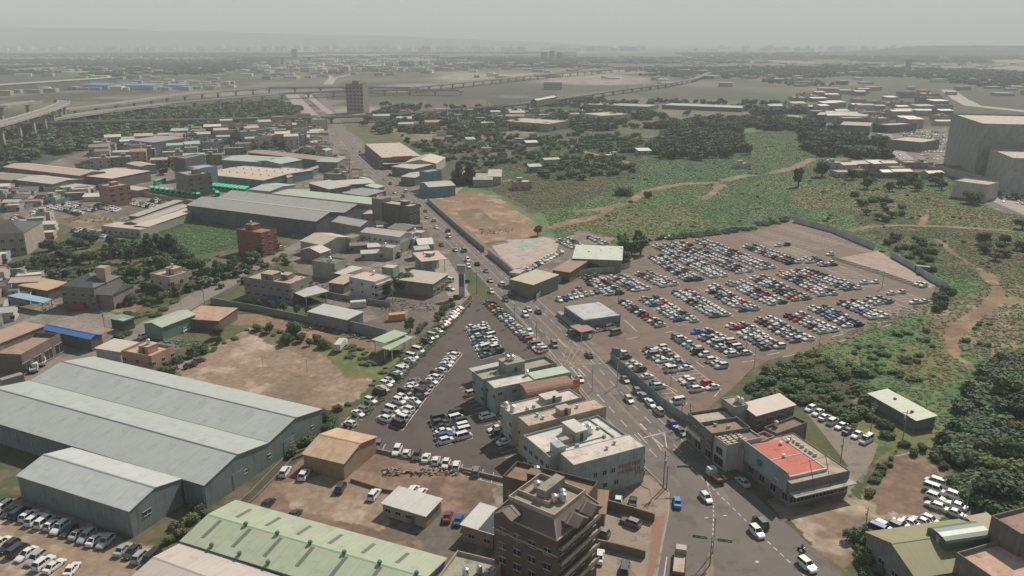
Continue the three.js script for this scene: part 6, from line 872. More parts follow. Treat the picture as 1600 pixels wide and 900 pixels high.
for (const [a, b, color] of [[1078, 391, 'red'], [1112, 407, 'orange'], [1098, 523, 'bright blue'], [1042, 474, 'red'], [1146, 514, 'red'], [1204, 465, 'red'], [1164, 475, 'red'], [1241, 467, 'red'], [1269, 453, 'red'], [1298, 493, 'bright blue'], [1077, 543, 'teal'], [1013, 498, 'red'], [724, 490, 'red'], [711, 502, 'red'], [997, 496, 'maroon'], [1196, 505, 'maroon'], [1215, 426, 'orange'], [1346, 491, 'maroon'], [1098, 597, 'red'], [760, 481, 'orange'], [819, 549, 'red']]) { const p = site(a, b); let best = null, bd = 1e9; for (const c of cars) { const d = Math.hypot(c.x - p[0], c.z - p[1]); if (d < bd) { bd = d; best = c; } } best.color = color; }
{
  cars.sort((a, b) => Math.hypot(a.x, a.z) - Math.hypot(b.x, b.z));
  const singles = cars.filter((c) => !c.group), rows_ = cars.filter((c) => c.group), own = [...singles, ...rows_.slice(0, 300 - singles.length)], rest = rows_.slice(300 - singles.length), seen = new Map();
  for (const c of own) {
    const lab = `${c.color} ${c.kind === 'suv' ? 'off-roader' : c.kind}, ${c.where}`, g = carGroup(c.kind, c.color);
    g.name = numbered('parked_car'); if (!c.group) g.name = numbered('car'); g.userData = { label: lab, category: c.kind === 'van' ? 'van' : 'car' }; if (c.group) g.userData.group = c.group;
    g.position.set(c.x, 0.03, c.z); g.rotation.y = c.turn; g.scale.set(rr(0.94, 1.06, RC), rr(0.95, 1.06, RC), rr(0.96, 1.03, RC)); scene.add(g);
  }
  // cars too far to pick apart
  const by = {}; const geos = {};
  const merged = (kind) => { const k = carKit(kind), tint = (g, v) => { const n = g.attributes.position.count, a = new Float32Array(n * 3).fill(v); const c = g.clone(); c.setAttribute('color', new THREE.BufferAttribute(a, 3)); return c; }; return mergeGeometries([tint(k.bodyGeo, 1), tint(k.glass, 0.06)]); };
  const im = new THREE.InstancedMesh(merged('sedan'), new THREE.MeshStandardMaterial({ vertexColors: true, roughness: 0.35, side: THREE.DoubleSide }), rest.length), M = new THREE.Matrix4(), q = new THREE.Quaternion(), Y = new THREE.Vector3(0, 1, 0);
  rest.forEach((c, i) => { q.setFromAxisAngle(Y, c.turn); M.compose(new THREE.Vector3(c.x, 0.03, c.z), q, new THREE.Vector3((c.kind === 'hatchback' ? 0.9 : 1) * rr(0.94, 1.06, RC), c.kind === 'suv' ? 1.15 : c.kind === 'van' ? 1.25 : 1, 1)); im.setMatrixAt(i, M); im.setColorAt(i, new THREE.Color().setRGB(...PAINT[c.color])); });
  im.name = 'parked_cars'; im.userData = { label: 'dense rows of parked cars too distant to pick apart', category: 'cars', kind: 'stuff' }; im.castShadow = im.receiveShadow = true; scene.add(im);
  console.log('cars', own.length, 'rest', rest.length);
}
// trucks, motorcycle, buses
{
  const truck = (label, a, b, c, d, o) => { const p = site(a, b), q = site(c, d), t = thing('truck', label, 'truck', [p[0], 0.03, p[1]], Math.atan2(-(q[1] - p[1]), q[0] - p[0])), L = o.L, W = o.W || 1.1;
    part('cab', G().prismX([[0, 0], [0, 0]].length ? [[-W, 0.5], [-W, 1.6], [-W * 0.85, 2.2], [W * 0.85, 2.2], [W, 1.6], [W, 0.5]] : [], L / 2 - 1.7, L / 2).done, mat(o.cab, { rough: 0.4 }), t); part('windscreen', G().box(L / 2 - 0.02, 1.35, -W * 0.85, L / 2 + 0.04, 2.05, W * 0.85).done, CARGLASS, t);
    part('chassis', G().box(-L / 2, 0.45, -W * 0.8, L / 2 - 1.6, 0.8, W * 0.8).done, DARK, t);
    if (o.box) part('cargo_box', G().box(-L / 2, 0.85, -W, L / 2 - 1.85, 3.1, W).done, mat(o.box, { rough: 0.6, tex: 'metal' }), t); else { part('load_bed', G().box(-L / 2, 0.82, -W, L / 2 - 1.85, 0.95, W).done, mat(o.bed, { tex: 'rust' }), t); for (const s of [-1, 1]) part('side_board', G().box(-L / 2, 0.95, s * W - 0.05, L / 2 - 1.85, 1.5, s * W + 0.05).done, mat(o.board, { tex: 'rust' }), t); part('tail_board', G().box(-L / 2 - 0.05, 0.95, -W + 0.06, -L / 2 + 0.05, 1.5, W - 0.06).done, mat(o.board, { tex: 'rust' }), t); }
    for (const x of [-L / 2 + 1.1, L / 2 - 0.9]) for (const s of [-1, 1]) at(part('wheel', G().cyl(0, 0, -0.14, 0.42, 0.28, 12, 0.42, 'z').done, TYRE, t), x, 0.42, s * (W - 0.16)); };
  truck('open bed truck with pale load on the lower fork', 1062, 884, 1065, 850, { L: 8, W: 1.2, cab: [0.3, 0.28, 0.25], bed: [0.45, 0.37, 0.28], board: [0.2, 0.13, 0.09] }); truck('small white-cabbed truck with brown bed in the shop shadow', 1118, 749, 1106, 738, { L: 5.4, cab: [0.4, 0.42, 0.4], bed: [0.25, 0.16, 0.1], board: [0.2, 0.12, 0.08] });
  truck('white box truck beside the brown beams', 40, 570, 52, 562, { L: 7, W: 1.2, cab: [0.55, 0.56, 0.56], box: [0.6, 0.6, 0.58] }); truck('small white pickup truck right of the box truck', 66, 570, 70, 560, { L: 5, cab: [0.6, 0.6, 0.58], bed: [0.4, 0.4, 0.38], board: [0.5, 0.5, 0.48] }); truck('white truck parked lower beside the brown beams', 54, 580, 56, 568, { L: 5, cab: [0.6, 0.6, 0.58], bed: [0.3, 0.3, 0.28], board: [0.5, 0.5, 0.48] });
  truck('white tipper with long pole in the rough grass', 533, 545, 546, 530, { L: 8, cab: [0.55, 0.55, 0.52], box: [0.5, 0.48, 0.43] });
  for (const [i, a, b] of [[0, 598, 388], [1, 603, 392], [2, 607, 397], [3, 612, 401]]) truck(`${ord(i + 1)} tank truck from the top in the filling station yard`, a, b, a - 12, b - 1, { L: 10, W: 1.2, cab: [0.6, 0.6, 0.58], box: [[0.35, 0.36, 0.36], [0.5, 0.5, 0.48], [0.25, 0.26, 0.26], [0.12, 0.2, 0.22]][i] });
  const m = site(1252, 861), mc = thing('motorcycle', 'dark motorcycle on the right-hand lane of the main road', 'motorcycle', [m[0], 0.03, m[1]], -0.85); part('frame', G().beam([-0.5, 0.5, 0], [0.5, 0.7, 0], 0.24, 0.3).beam([0.5, 0.6, 0], [0.62, 1.05, 0], 0.08).done, DARK, mc); for (const s of [-0.62, 0.62]) at(part('wheel', G().cyl(0, 0, -0.06, 0.3, 0.12, 12, 0.3, 'z').done, TYRE, mc), s, 0.3, 0); part('handlebar', G().beam([0.55, 1.05, -0.35], [0.55, 1.05, 0.35], 0.05).done, STEEL, mc);
  const GREEN = mat([0.035, 0.4, 0.22], { rough: 0.45 }), bus = (place, a, b, c, d, L) => { const p = site(a, b), q = site(c, d), t = thing('bus', `bright green bus, ${place}`, 'bus', [p[0], 0.03, p[1]], Math.atan2(-(q[1] - p[1]), q[0] - p[0]), 'green buses in the depot'); part('body', G().box(-L / 2, 0.4, -1.25, L / 2, 3.2, 1.25).done, GREEN, t); part('roof', G().box(-L / 2 + 0.1, 3.2, -1.1, L / 2 - 0.1, 3.35, 1.1).done, mat([0.1, 0.52, 0.31], { rough: 0.5 }), t); for (const s of [-1, 1]) part('window_band', G().box(-L / 2 + 0.5, 1.6, s * 1.26 - 0.02, L / 2 - 0.4, 2.6, s * 1.26 + 0.02).done, CARGLASS, t); part('windscreen', G().box(L / 2 - 0.01, 1.3, -1.1, L / 2 + 0.04, 2.8, 1.1).done, CARGLASS, t); for (const x of [-L / 3, L / 3]) for (const s of [-1, 1]) at(part('wheel', G().cyl(0, 0, -0.15, 0.5, 0.3, 10, 0.5, 'z').done, TYRE, t), x, 0.5, s * 1.12); };
  for (let i = 0; i < 10; i++) bus(`${ord(i + 1)} from the left in the row along the wall`, 238 + i * 8, 299 + i * 1.1, 239.5 + i * 8, 302 + i * 1.1, 9); for (let i = 0; i < 5; i++) bus(`${ord(i + 1)} from the left in the middle group`, 285 + i * 11, 298 + i * 1.0, 298 + i * 11, 300.5 + i, 10.5); for (let i = 0; i < 10; i++) bus(`${ord(i + 1)} from the left in the rear row`, 328 + i * 6.2, 294 + i * 0.7, 323 + i * 6.2, 297 + i * 0.7, 11); bus('alone left of the brown-grey house', 250, 287, 264, 283, 12); bus('alone at the warehouse corner', 340, 307, 343, 312, 9);
}

{ // rider: one continuous figure from tapered limbs
  const N = 44, mc = new MarchingCubes(N, mat([0.05, 0.05, 0.06]), false, false, 40000), S_ = 1.0, J = [[[0, 0.85, 0], [0.06, 1.35, 0], 0.15, 0.18], [[0.06, 1.35, 0], [0.1, 1.5, 0], 0.1, 0.06], [[0.12, 1.62, 0], [0.12, 1.68, 0], 0.12, 0.11]];
  for (const s of [-1, 1]) J.push([[0, 0.82, s * 0.1], [0.38, 0.72, s * 0.16], 0.1, 0.075], [[0.38, 0.72, s * 0.16], [0.26, 0.32, s * 0.16], 0.07, 0.05], [[0.26, 0.3, s * 0.16], [0.4, 0.27, s * 0.16], 0.05, 0.04], [[0.06, 1.36, s * 0.2], [0.26, 1.14, s * 0.27], 0.06, 0.05], [[0.26, 1.14, s * 0.27], [0.52, 1.07, s * 0.27], 0.05, 0.035]);
  const P = new THREE.Vector3(), A = new THREE.Vector3(), B_2 = new THREE.Vector3(), D_ = new THREE.Vector3();
  for (let k = 0; k < N; k++) for (let j = 0; j < N; j++) for (let i = 0; i < N; i++) { P.set((i / (N / 2) - 1) * S_, (j / (N / 2) - 1) * S_ + 1, (k / (N / 2) - 1) * S_); let e = 0; for (const [a, b, r0, r1] of J) { A.set(...a); B_2.set(...b); D_.copy(B_2).sub(A); const t = Math.min(1, Math.max(0, P.clone().sub(A).dot(D_) / D_.lengthSq())); e += Math.exp(-28 * (P.distanceTo(A.addScaledVector(D_, t)) - (r0 + (r1 - r0) * t))); } mc.field[i + j * N + k * N * N] = Math.log(e + 1e-30) / 28; }
  mc.isolation = 0; mc.update();
  const g = new THREE.BufferGeometry(), pos = mc.positionArray.slice(0, mc.count * 3), nor = mc.normalArray.slice(0, mc.count * 3); for (let i = 0; i < pos.length; i += 3) pos[i + 1] += 1; g.setAttribute('position', new THREE.BufferAttribute(pos, 3)); g.setAttribute('normal', new THREE.BufferAttribute(nor, 3));
  const m = site(1252, 861), t = thing('person', 'rider in dark clothes seated on the motorcycle', 'person', [m[0], 0.05, m[1]], -0.85); part('body', g, mat([0.05, 0.05, 0.06], { rough: 0.9 }), t); part('helmet', (() => { const h = new THREE.SphereGeometry(0.155, 14, 10); return h; })(), mat([0.12, 0.12, 0.13], { rough: 0.25 }), t).position.set(0.12, 1.67, 0);
  // shipping containers in the yards
  [[430, 470, 'blue', [0.04, 0.12, 0.3], 0.4, 'in the yard left of the pale hut'], [505, 300, 'white', [0.55, 0.54, 0.5], 0.3, 'behind the grey twin-gabled warehouse'], [655, 432, 'teal', [0.05, 0.22, 0.22], 1.2, 'between filling station and broad tan hall'], [585, 402, 'teal green', [0.04, 0.25, 0.19], 0.2, 'at the tank truck yard'], [60, 312, 'rusty red', [0.3, 0.09, 0.06], 0.2, 'in the far left works'], [120, 485, 'dark red', [0.22, 0.06, 0.06], 0.3, 'under the blue market shed'], [620, 500, 'orange', [0.5, 0.26, 0.12], 0.3, 'on the concrete yard beside the waste'], [1440, 424, 'dark grey', [0.09, 0.1, 0.11], -0.5, 'on the sandy strip by the leaning fence'], [560, 480, 'white', [0.5, 0.5, 0.47], 0.25, 'on the concrete yard behind the pale hut'], [20, 600, 'grey', [0.28, 0.28, 0.27], 0.9, 'beside the huge warehouse at the left edge']].forEach(([a, b, cn, c, turn, where]) => { const [x, z] = site(a, b), k = thing('container', `${cn} shipping container ${where}`, 'container', [x, 0, z], turn); part('shell', G().box(-3, 0.1, -1.2, 3, 2.6, 1.2).done, mat(c, { tex: 'metal', ribs: 1, rough: 0.6 }), k); for (const s of [-1, 1]) part('door', G().box(3.0, 0.2, s * 0.6 - 0.55, 3.06, 2.5, s * 0.6 + 0.55).done, mat(c.map((v) => v * 0.85), { rough: 0.6 }), k); });
}
// ---------------------------------------------------------------- trees, shrubs, grass
// a crown is many small leaf-clump faces spread through several lobes; unit crown is 1 high, about 1 wide, standing on y = 0
function crownGeo(seed, n, size, shape) {
  const r = rng(seed), pos = new Float32Array(n * 18), col = new Float32Array(n * 18), lobes = [], V = THREE.Vector3;
  const K = shape === 'cone' ? 9 : shape === 'shrub' ? 5 : 8;
  for (let i = 0; i < K; i++) {
    if (shape === 'cone') { const t = i / K; lobes.push([rr(-0.05, 0.05, r), 0.1 + t * 0.82, rr(-0.05, 0.05, r), 0.26 * (1 - t) + 0.05, 0.12]); }
    else if (shape === 'shrub') lobes.push([rr(-0.3, 0.3, r), rr(0.2, 0.45, r), rr(-0.3, 0.3, r), rr(0.18, 0.32, r), rr(0.18, 0.34, r)]);
    else if (shape === 'bamboo') lobes.push([rr(-0.22, 0.22, r), rr(0.35, 0.8, r), rr(-0.22, 0.22, r), rr(0.1, 0.18, r), rr(0.18, 0.3, r)]);
    else { const a = i / K * 6.28 + r(), d = rr(0.08, 0.3, r); lobes.push([Math.cos(a) * d, rr(0.26, 0.8, r), Math.sin(a) * d, rr(0.16, 0.27, r), rr(0.14, 0.23, r)]); }
  }
  const c = new V(), u = new V(), v = new V(), nrm = new V(), q = new V();
  for (let i = 0; i < n; i++) {
    const [lx, ly, lz, lr, lh] = lobes[Math.floor(r() * K)], th = r() * 6.283, ph = Math.acos(rr(-0.85, 1, r)), k = rr(0.55, 1.08, r);
    nrm.set(Math.sin(ph) * Math.cos(th), Math.cos(ph), Math.sin(ph) * Math.sin(th)); c.set(lx + nrm.x * lr * k, ly + nrm.y * lh * k, lz + nrm.z * lr * k);
    q.set(rr(-1, 1, r), rr(-0.6, 1.2, r), rr(-1, 1, r)).normalize().multiplyScalar(0.8); nrm.add(q).normalize(); u.set(rr(-1, 1, r), rr(-1, 1, r), rr(-1, 1, r)).cross(nrm).normalize(); v.copy(nrm).cross(u);
    const s = size * rr(0.6, 1.3, r), t = rr(0.65, 1.35, r), w = rr(-0.12, 0.12, r), P = [[-0.5, -0.4], [0.55, -0.35], [0.1, 0.65], [0.1, 0.65], [-0.6, 0.3], [-0.5, -0.4]];
    for (let m = 0; m < 6; m++) { const o = i * 18 + m * 3, [a, b] = P[m]; pos[o] = c.x + (u.x * a + v.x * b) * s; pos[o + 1] = Math.max(0.01, c.y + (u.y * a + v.y * b) * s); pos[o + 2] = c.z + (u.z * a + v.z * b) * s; col[o] = t * (1 + w); col[o + 1] = t; col[o + 2] = t * (1 - w); }
  }
  const g = new THREE.BufferGeometry(); g.setAttribute('position', new THREE.BufferAttribute(pos, 3)); g.setAttribute('color', new THREE.BufferAttribute(col, 3)); g.computeVertexNormals(); return g;
}
const CROWN = { broad: [1, 2, 3, 4].map((s) => crownGeo(s * 11, 1700, 0.06, 'broad')), shrub: [5, 6, 7].map((s) => crownGeo(s * 13, 1100, 0.075, 'shrub')), cone: [8, 9].map((s) => crownGeo(s * 17, 1200, 0.065, 'cone')), bamboo: [10, 11].map((s) => crownGeo(s * 19, 700, 0.08, 'bamboo')) };
const LIGHTCROWN = { broad: [21, 22, 23].map((s) => crownGeo(s, 240, 0.15, 'broad')), shrub: [24, 25, 26].map((s) => crownGeo(s, 150, 0.19, 'shrub')), tuft: [27, 28].map((s) => crownGeo(s, 26, 0.34, 'shrub')) };
const leafMat = (c) => mat(c, { rough: 0.95, vc: 1 });
const LEAF = { dark: leafMat([0.058, 0.086, 0.046]), mid: leafMat([0.070, 0.122, 0.050]), olive: leafMat([0.105, 0.128, 0.048]), bright: leafMat([0.080, 0.172, 0.052]), dry: leafMat([0.12, 0.1, 0.055]) };
const TONE = { dark: 'dark green', mid: 'green', olive: 'olive', bright: 'bright green', dry: 'brownish' };
const BARK = mat([0.07, 0.055, 0.042], { rough: 1 });
const TRUNK = (() => { const g = G(); g.cyl(0, 0, 0, 0.045, 0.45, 7, 0.028); for (let i = 0; i < 5; i++) { const a = i * 1.3; g.beam([0, 0.3 + i * 0.03, 0], [Math.cos(a) * 0.22, 0.62 + 0.03 * i, Math.sin(a) * 0.22], 0.022); } return g.done; })();
const STEM = (() => { const g = G(); for (let i = 0; i < 4; i++) g.beam([0.03 * i - 0.04, 0, 0], [Math.cos(i * 1.7) * 0.2, 0.4, Math.sin(i * 1.7) * 0.2], 0.025); return g.done; })();
const RT = rng(404); let treeCount = 0;
function tree(a, b, h, kind, tone, where, group, wide = 1) {
  const [x, z] = Array.isArray(a) ? a : site(a, b), shrub = kind === 'shrub', t = thing(shrub ? 'shrub' : kind === 'cone' ? 'conifer' : kind === 'bamboo' ? 'bamboo_clump' : 'tree', `${TONE[tone]} ${shrub ? 'shrub' : kind === 'cone' ? 'conifer' : kind === 'bamboo' ? 'bamboo clump' : 'tree'} ${where}`, shrub ? 'shrub' : 'tree', [x, 0, z], RT() * 6.28, group);
  part('crown', pick(CROWN[kind], RT), LEAF[tone], t); part('trunk', shrub ? STEM : TRUNK, BARK, t);
  t.scale.set(h * wide, h, h * wide); treeCount++; return t;
}
function inside(poly, x, y) { let c = false; for (let i = 0, j = poly.length - 1; i < poly.length; j = i++) if ((poly[i][1] > y) !== (poly[j][1] > y) && x < (poly[j][0] - poly[i][0]) * (y - poly[i][1]) / (poly[j][1] - poly[i][1]) + poly[i][0]) c = !c; return c; }
const BARE = new Set([2, 3, 4, 5, 8, 9]);
function spread(n, outline, gap, r, clump = 0) { // points in metres inside an outline of survey pixels
  const poly = outline.map(([a, b]) => site(a, b)), xs = poly.map((p) => p[0]), zs = poly.map((p) => p[1]), out = [], x0 = Math.min(...xs), x1 = Math.max(...xs), z0 = Math.min(...zs), z1 = Math.max(...zs);
  for (let k = 0; k < n * 30 && out.length < n; k++) { const x = rr(x0, x1, r), z = rr(z0, z1, r); if (!inside(poly, x, z) || (gap === 0 && n > 150 && BARE.has(zoneAt(x, z)) && n !== 260)) continue; if (clump && fbm(x / clump + 5, z / clump, 3) < (clump > 500 ? 0.49 : 0.5)) continue; if (gap && out.some((p) => (p[0] - x) ** 2 + (p[1] - z) ** 2 < gap * gap)) continue; out.push([x, z]); }
  return out;
}
const grove = (n, outline, [h0, h1], kinds, tones, where, gap = 4, wide = 1) => { for (const p of spread(n, outline, gap, RT)) tree(p, 0, rr(h0, h1, RT), pick(kinds, RT), pick(tones, RT), where, 'trees ' + where, wide * rr(0.85, 1.2, RT)); };
const B = ['broad'], S = ['shrub'], BS = ['broad', 'shrub', 'broad'];
grove(26, [[1500, 690], [1580, 580], [1660, 560], [1660, 800], [1560, 800], [1505, 760]], [3.5, 8.5], ['broad', 'bamboo', 'shrub', 'broad'], ['dark', 'mid', 'mid', 'olive'], 'in the dark wood at the right edge', 5, 1.5);
grove(26, [[1168, 604], [1240, 560], [1345, 580], [1365, 632], [1330, 660], [1262, 632], [1185, 628]], [2.5, 4.2], S, ['dark', 'mid', 'mid', 'olive'], 'in the thicket behind the dark shops', 4.5, 1.9);
grove(10, [[430, 722], [470, 650], [535, 640], [520, 672], [470, 715]], [2.5, 4], S, ['dark', 'olive', 'mid'], 'on the bank between huge warehouse and drain', 2.5, 1.3);
grove(7, [[240, 850], [300, 800], [330, 805], [280, 848]], [2, 3.4], S, ['dark', 'dry', 'olive'], 'in the gap between the warehouses', 2.2, 1.3);
grove(9, [[970, 378], [1012, 373], [1004, 398], [974, 425]], [6, 9], ['bamboo'], ['olive', 'mid', 'olive'], 'at the upper left corner of the big car park', 3, 1.3);
grove(7, [[905, 420], [975, 408], [985, 416], [925, 426]], [4, 6], BS, ['dark', 'mid'], 'along the curved fence', 3, 1.2);
grove(10, [[1468, 445], [1492, 455], [1480, 490], [1455, 486]], [3, 5], S, ['dark', 'mid'], 'at the right end of the big car park', 3, 1.3);
grove(12, [[190, 410], [290, 395], [330, 430], [300, 455], [260, 455], [200, 440]], [6, 9], B, ['dark', 'dark', 'mid'], 'around the cream terrace house', 5, 1.1);
[[232, 398], [246, 396], [256, 398], [268, 398], [240, 405], [275, 400]].forEach(([a, b]) => tree(a, b, rr(9, 12, RT), 'cone', 'dark', 'in the tall dark group beside the green field', 'tall conifers beside the green field', 1.3));
grove(16, [[60, 400], [110, 375], [180, 382], [200, 400], [150, 415], [70, 425]], [5, 8], B, ['dark', 'mid', 'dark'], 'between the dark villa and the green field', 5, 1.2); grove(10, [[10, 425], [60, 410], [80, 425], [50, 445]], [4, 7], B, ['dark', 'mid'], 'at the far left above the tan shed', 4, 1.2);
grove(9, [[150, 465], [185, 450], [240, 462], [300, 450], [320, 440], [250, 480], [190, 478]], [4, 6], BS, ['dark', 'mid', 'olive'], 'around the orange yard', 4, 1.2); grove(11, [[310, 440], [370, 410], [440, 385], [445, 392], [360, 428]], [4, 7], B, ['dark', 'mid'], 'along the upper side of the side street', 5, 1.1);
grove(9, [[240, 580], [275, 570], [330, 535], [352, 520], [345, 540], [300, 565], [260, 590]], [3, 5], BS, ['dark', 'mid'], 'behind the pink house', 3, 1.2); grove(8, [[395, 515], [460, 520], [530, 540], [520, 552], [440, 540]], [2.5, 5], BS, ['dark', 'mid', 'olive'], 'along the top of the bare sandy lot', 4, 1.2);
[[388, 478], [405, 480], [424, 483], [443, 486], [464, 491], [483, 492]].forEach(([a, b]) => tree(a, b, 4.2, 'broad', 'dark', 'in the clipped row along the grey yard wall', 'clipped round trees along the yard wall', 0.95));
tree(605, 464, 7, 'broad', 'dark', 'standing beside the white house'); [[625, 455], [640, 452], [652, 455], [630, 447]].forEach(([a, b]) => tree(a, b, rr(6, 8, RT), 'broad', 'mid', 'in front of the broad tan hall', 'trees in front of the broad tan hall', 1.2)); tree(462, 528, 7.5, 'broad', 'mid', 'alone at the upper edge of the sandy lot'); tree(641, 520, 6, 'bamboo', 'bright', 'with yellow leaves beside the green shelters');
grove(10, [[640, 530], [690, 478], [720, 462], [715, 480], [660, 530]], [2, 3.5], S, ['bright', 'olive', 'mid'], 'on the bank above the drain', 3, 1.2); grove(8, [[1328, 845], [1350, 838], [1375, 880], [1400, 905], [1350, 905]], [2, 4], S, ['dark', 'olive', 'mid'], 'beside the olive roofed hall', 2.5, 1.2);
grove(8, [[1345, 780], [1372, 730], [1392, 705], [1398, 712], [1378, 745], [1355, 780]], [1.2, 2.2], S, ['bright', 'mid'], 'in the weedy strip between lane and dirt lot', 2, 1.6); grove(10, [[1350, 650], [1400, 700], [1470, 735], [1500, 770], [1480, 720], [1420, 690]], [2, 4], S, ['dark', 'olive', 'mid'], 'along the upper edge of the dirt lot', 4, 1.4);
tree(1518, 318, 9, 'broad', 'dark', 'with round crown before the white block', undefined, 1.8); tree(1284, 276, 12, 'broad', 'dark', 'large and round left of the low quarter', undefined, 1.3); tree(1247, 292, 14, 'bamboo', 'dark', 'tall and narrow above the great field', undefined, 0.9); [[716, 288], [735, 288]].forEach(([a, b], i) => tree(a, b, 17, 'cone', 'dark', i ? 'right of the orange roofed cottage' : 'left of the orange roofed cottage', undefined, 1.2)); tree(840, 368, 7, 'broad', 'dry', 'thin and bare at the corner of the soil field'); tree(1010, 309, 6, 'shrub', 'dark', 'alone beside the dirt track', undefined, 1.2); tree(972, 305, 9, 'shrub', 'olive', 'large and round beside the dirt track', undefined, 1.6);
grove(16, [[1310, 280], [1390, 275], [1470, 280], [1480, 300], [1400, 300], [1320, 292]], [6, 9], B, ['dark', 'dark', 'mid'], 'around the low quarter', 8, 1.4); grove(14, [[1320, 305], [1350, 300], [1420, 330], [1410, 350], [1350, 340]], [3.5, 6], BS, ['mid', 'dark', 'olive'], 'in the great field near the forked track', 6, 1.5); grove(18, [[1510, 370], [1640, 340], [1640, 420], [1560, 420]], [4, 7], BS, ['dark', 'olive', 'dry'], 'in the scrub at the right edge', 7, 1.5);
grove(16, [[1370, 372], [1420, 365], [1470, 400], [1480, 440], [1430, 410]], [3, 5], S, ['dark', 'mid', 'olive'], 'beyond the far car park fence', 5, 1.5);
// woods that read as one mass
function wood(name, label, n, outline, kind, tones, [h0, h1], clump = 0, wide = 1.2, gap = 0) {
  const pts = spread(n, outline, gap, RT, clump), M = new THREE.Matrix4(), q = new THREE.Quaternion(), Y = new THREE.Vector3(0, 1, 0), o = new THREE.InstancedMesh(pick((kind === 'shrub' ? CROWN : LIGHTCROWN)[kind], RT), leafMat([1, 1, 1]), pts.length);
  pts.forEach(([x, z], i) => { const h = rr(h0, h1, RT), w = h * wide * rr(0.8, 1.3, RT); q.setFromAxisAngle(Y, RT() * 6.28); M.compose(new THREE.Vector3(x, -0.12 * h, z), q, new THREE.Vector3(w, h, w)); o.setMatrixAt(i, M); const zn = kind === 'tuft' ? zoneAt(x, z) : -1, nz = fbm(x / 16, z / 16, 3) + rr(-0.05, 0.05, RT), c = LEAF[kind !== 'tuft' ? pick(tones, RT) : zn === 7 ? (nz < 0.48 ? 'bright' : nz < 0.6 ? 'olive' : 'dry') : zn === 11 || zn === 0 ? (nz < 0.44 ? 'mid' : nz < 0.55 ? 'bright' : nz < 0.62 ? 'olive' : 'dry') : nz < 0.4 ? 'mid' : nz < 0.62 ? 'bright' : 'olive'].color, k = kind === 'tuft' ? rr(0.92, 1.1, RT) : rr(0.75, 1.3, RT); o.setColorAt(i, new THREE.Color(c.r * k, c.g * k, c.b * k)); });
  o.name = name; o.userData = { label, category: name.replace(/_/g, ' ').split(' ').pop(), kind: 'stuff' }; o.castShadow = o.receiveShadow = true; scene.add(o); return o;
}
wood('forest', 'dark forest belt left of the town under the viaducts', 1100, [[-80, 200], [120, 184], [430, 160], [480, 175], [430, 190], [330, 200], [200, 222], [120, 238], [20, 265], [-80, 285]], 'broad', ['dark', 'mid', 'mid', 'olive'], [7, 12], 0, 1.3); wood('grove', 'large dark grove in the great field', 260, [[1008, 232], [1050, 208], [1150, 212], [1168, 242], [1095, 252], [1030, 248]], 'broad', ['dark', 'mid'], [7, 11], 0, 1.2);
wood('wooded_scrub', 'bushy scrub right of the road toward the great field', 620, [[640, 228], [600, 205], [760, 195], [1000, 195], [1010, 240], [980, 285], [900, 300], [850, 325], [790, 300], [745, 262], [700, 256]], 'broad', ['mid', 'bright', 'olive', 'mid'], [3, 6], 45, 1.6); wood('tree_belt', 'tree belt beyond the great field', 480, [[1000, 200], [1250, 172], [1390, 200], [1400, 255], [1300, 250], [1230, 225], [1150, 212]], 'broad', ['dark', 'mid', 'dark'], [6, 11], 70, 1.3);
wood('tree_belt', 'trees around the hazy quarter before the viaduct', 600, [[560, 196], [600, 165], [900, 158], [1250, 165], [1200, 195], [1000, 205], [800, 205], [600, 212]], 'broad', ['dark', 'mid'], [6, 12], 60, 1.4); wood('town_trees', 'trees between the houses of the dense town', 260, [[100, 250], [230, 215], [440, 190], [500, 190], [510, 230], [560, 285], [580, 312], [540, 300], [460, 250], [330, 265], [150, 285]], 'broad', ['dark', 'mid'], [4, 8], 30, 1.2); wood('village_trees', 'trees and hedges among the left village yards', 130, [[60, 380], [190, 380], [330, 420], [440, 400], [470, 420], [330, 460], [160, 470], [60, 430]], 'broad', ['dark', 'mid'], [3, 6], 16, 1.3);
wood('scrub', 'low scrub dotted over the great field', 160, [[880, 330], [1000, 250], [1240, 225], [1500, 330], [1640, 380], [1640, 640], [1500, 690], [1350, 600], [1480, 460], [1240, 342], [1010, 370]], 'shrub', ['mid', 'olive', 'bright', 'mid'], [0.8, 2.0], 26, 1.8); wood('hedge', 'dark hedge line along the top edge of the big car park', 60, [[1030, 371], [1120, 362], [1240, 340], [1242, 344], [1130, 367], [1040, 374]], 'shrub', ['dark', 'mid'], [2.5, 4], 0, 1.6); wood('thicket', 'dense low thicket at the right edge', 420, [[1480, 700], [1560, 570], [1680, 540], [1680, 830], [1560, 830], [1500, 760]], 'shrub', ['dark', 'dark', 'mid'], [3, 6], 0, 1.8); wood('undergrowth', 'undergrowth below the big car park', 150, [[1165, 606], [1245, 556], [1340, 540], [1440, 500], [1470, 540], [1400, 640], [1330, 670], [1250, 640]], 'shrub', ['bright', 'olive', 'mid', 'mid'], [1.0, 2.4], 10, 1.8);
wood('weeds', 'weeds and rough growth on the left plots', 170, [[60, 400], [190, 412], [300, 405], [380, 395], [470, 390], [330, 450], [170, 540], [0, 480]], 'shrub', ['dark', 'mid', 'olive'], [1.2, 3], 18, 1.8); wood('weeds', 'weeds around the bare sandy lot', 70, [[250, 590], [400, 508], [600, 550], [640, 545], [560, 640], [520, 640], [590, 585], [480, 535], [390, 518], [270, 590]], 'shrub', ['olive', 'mid', 'bright'], [0.8, 1.8], 0, 1.8);
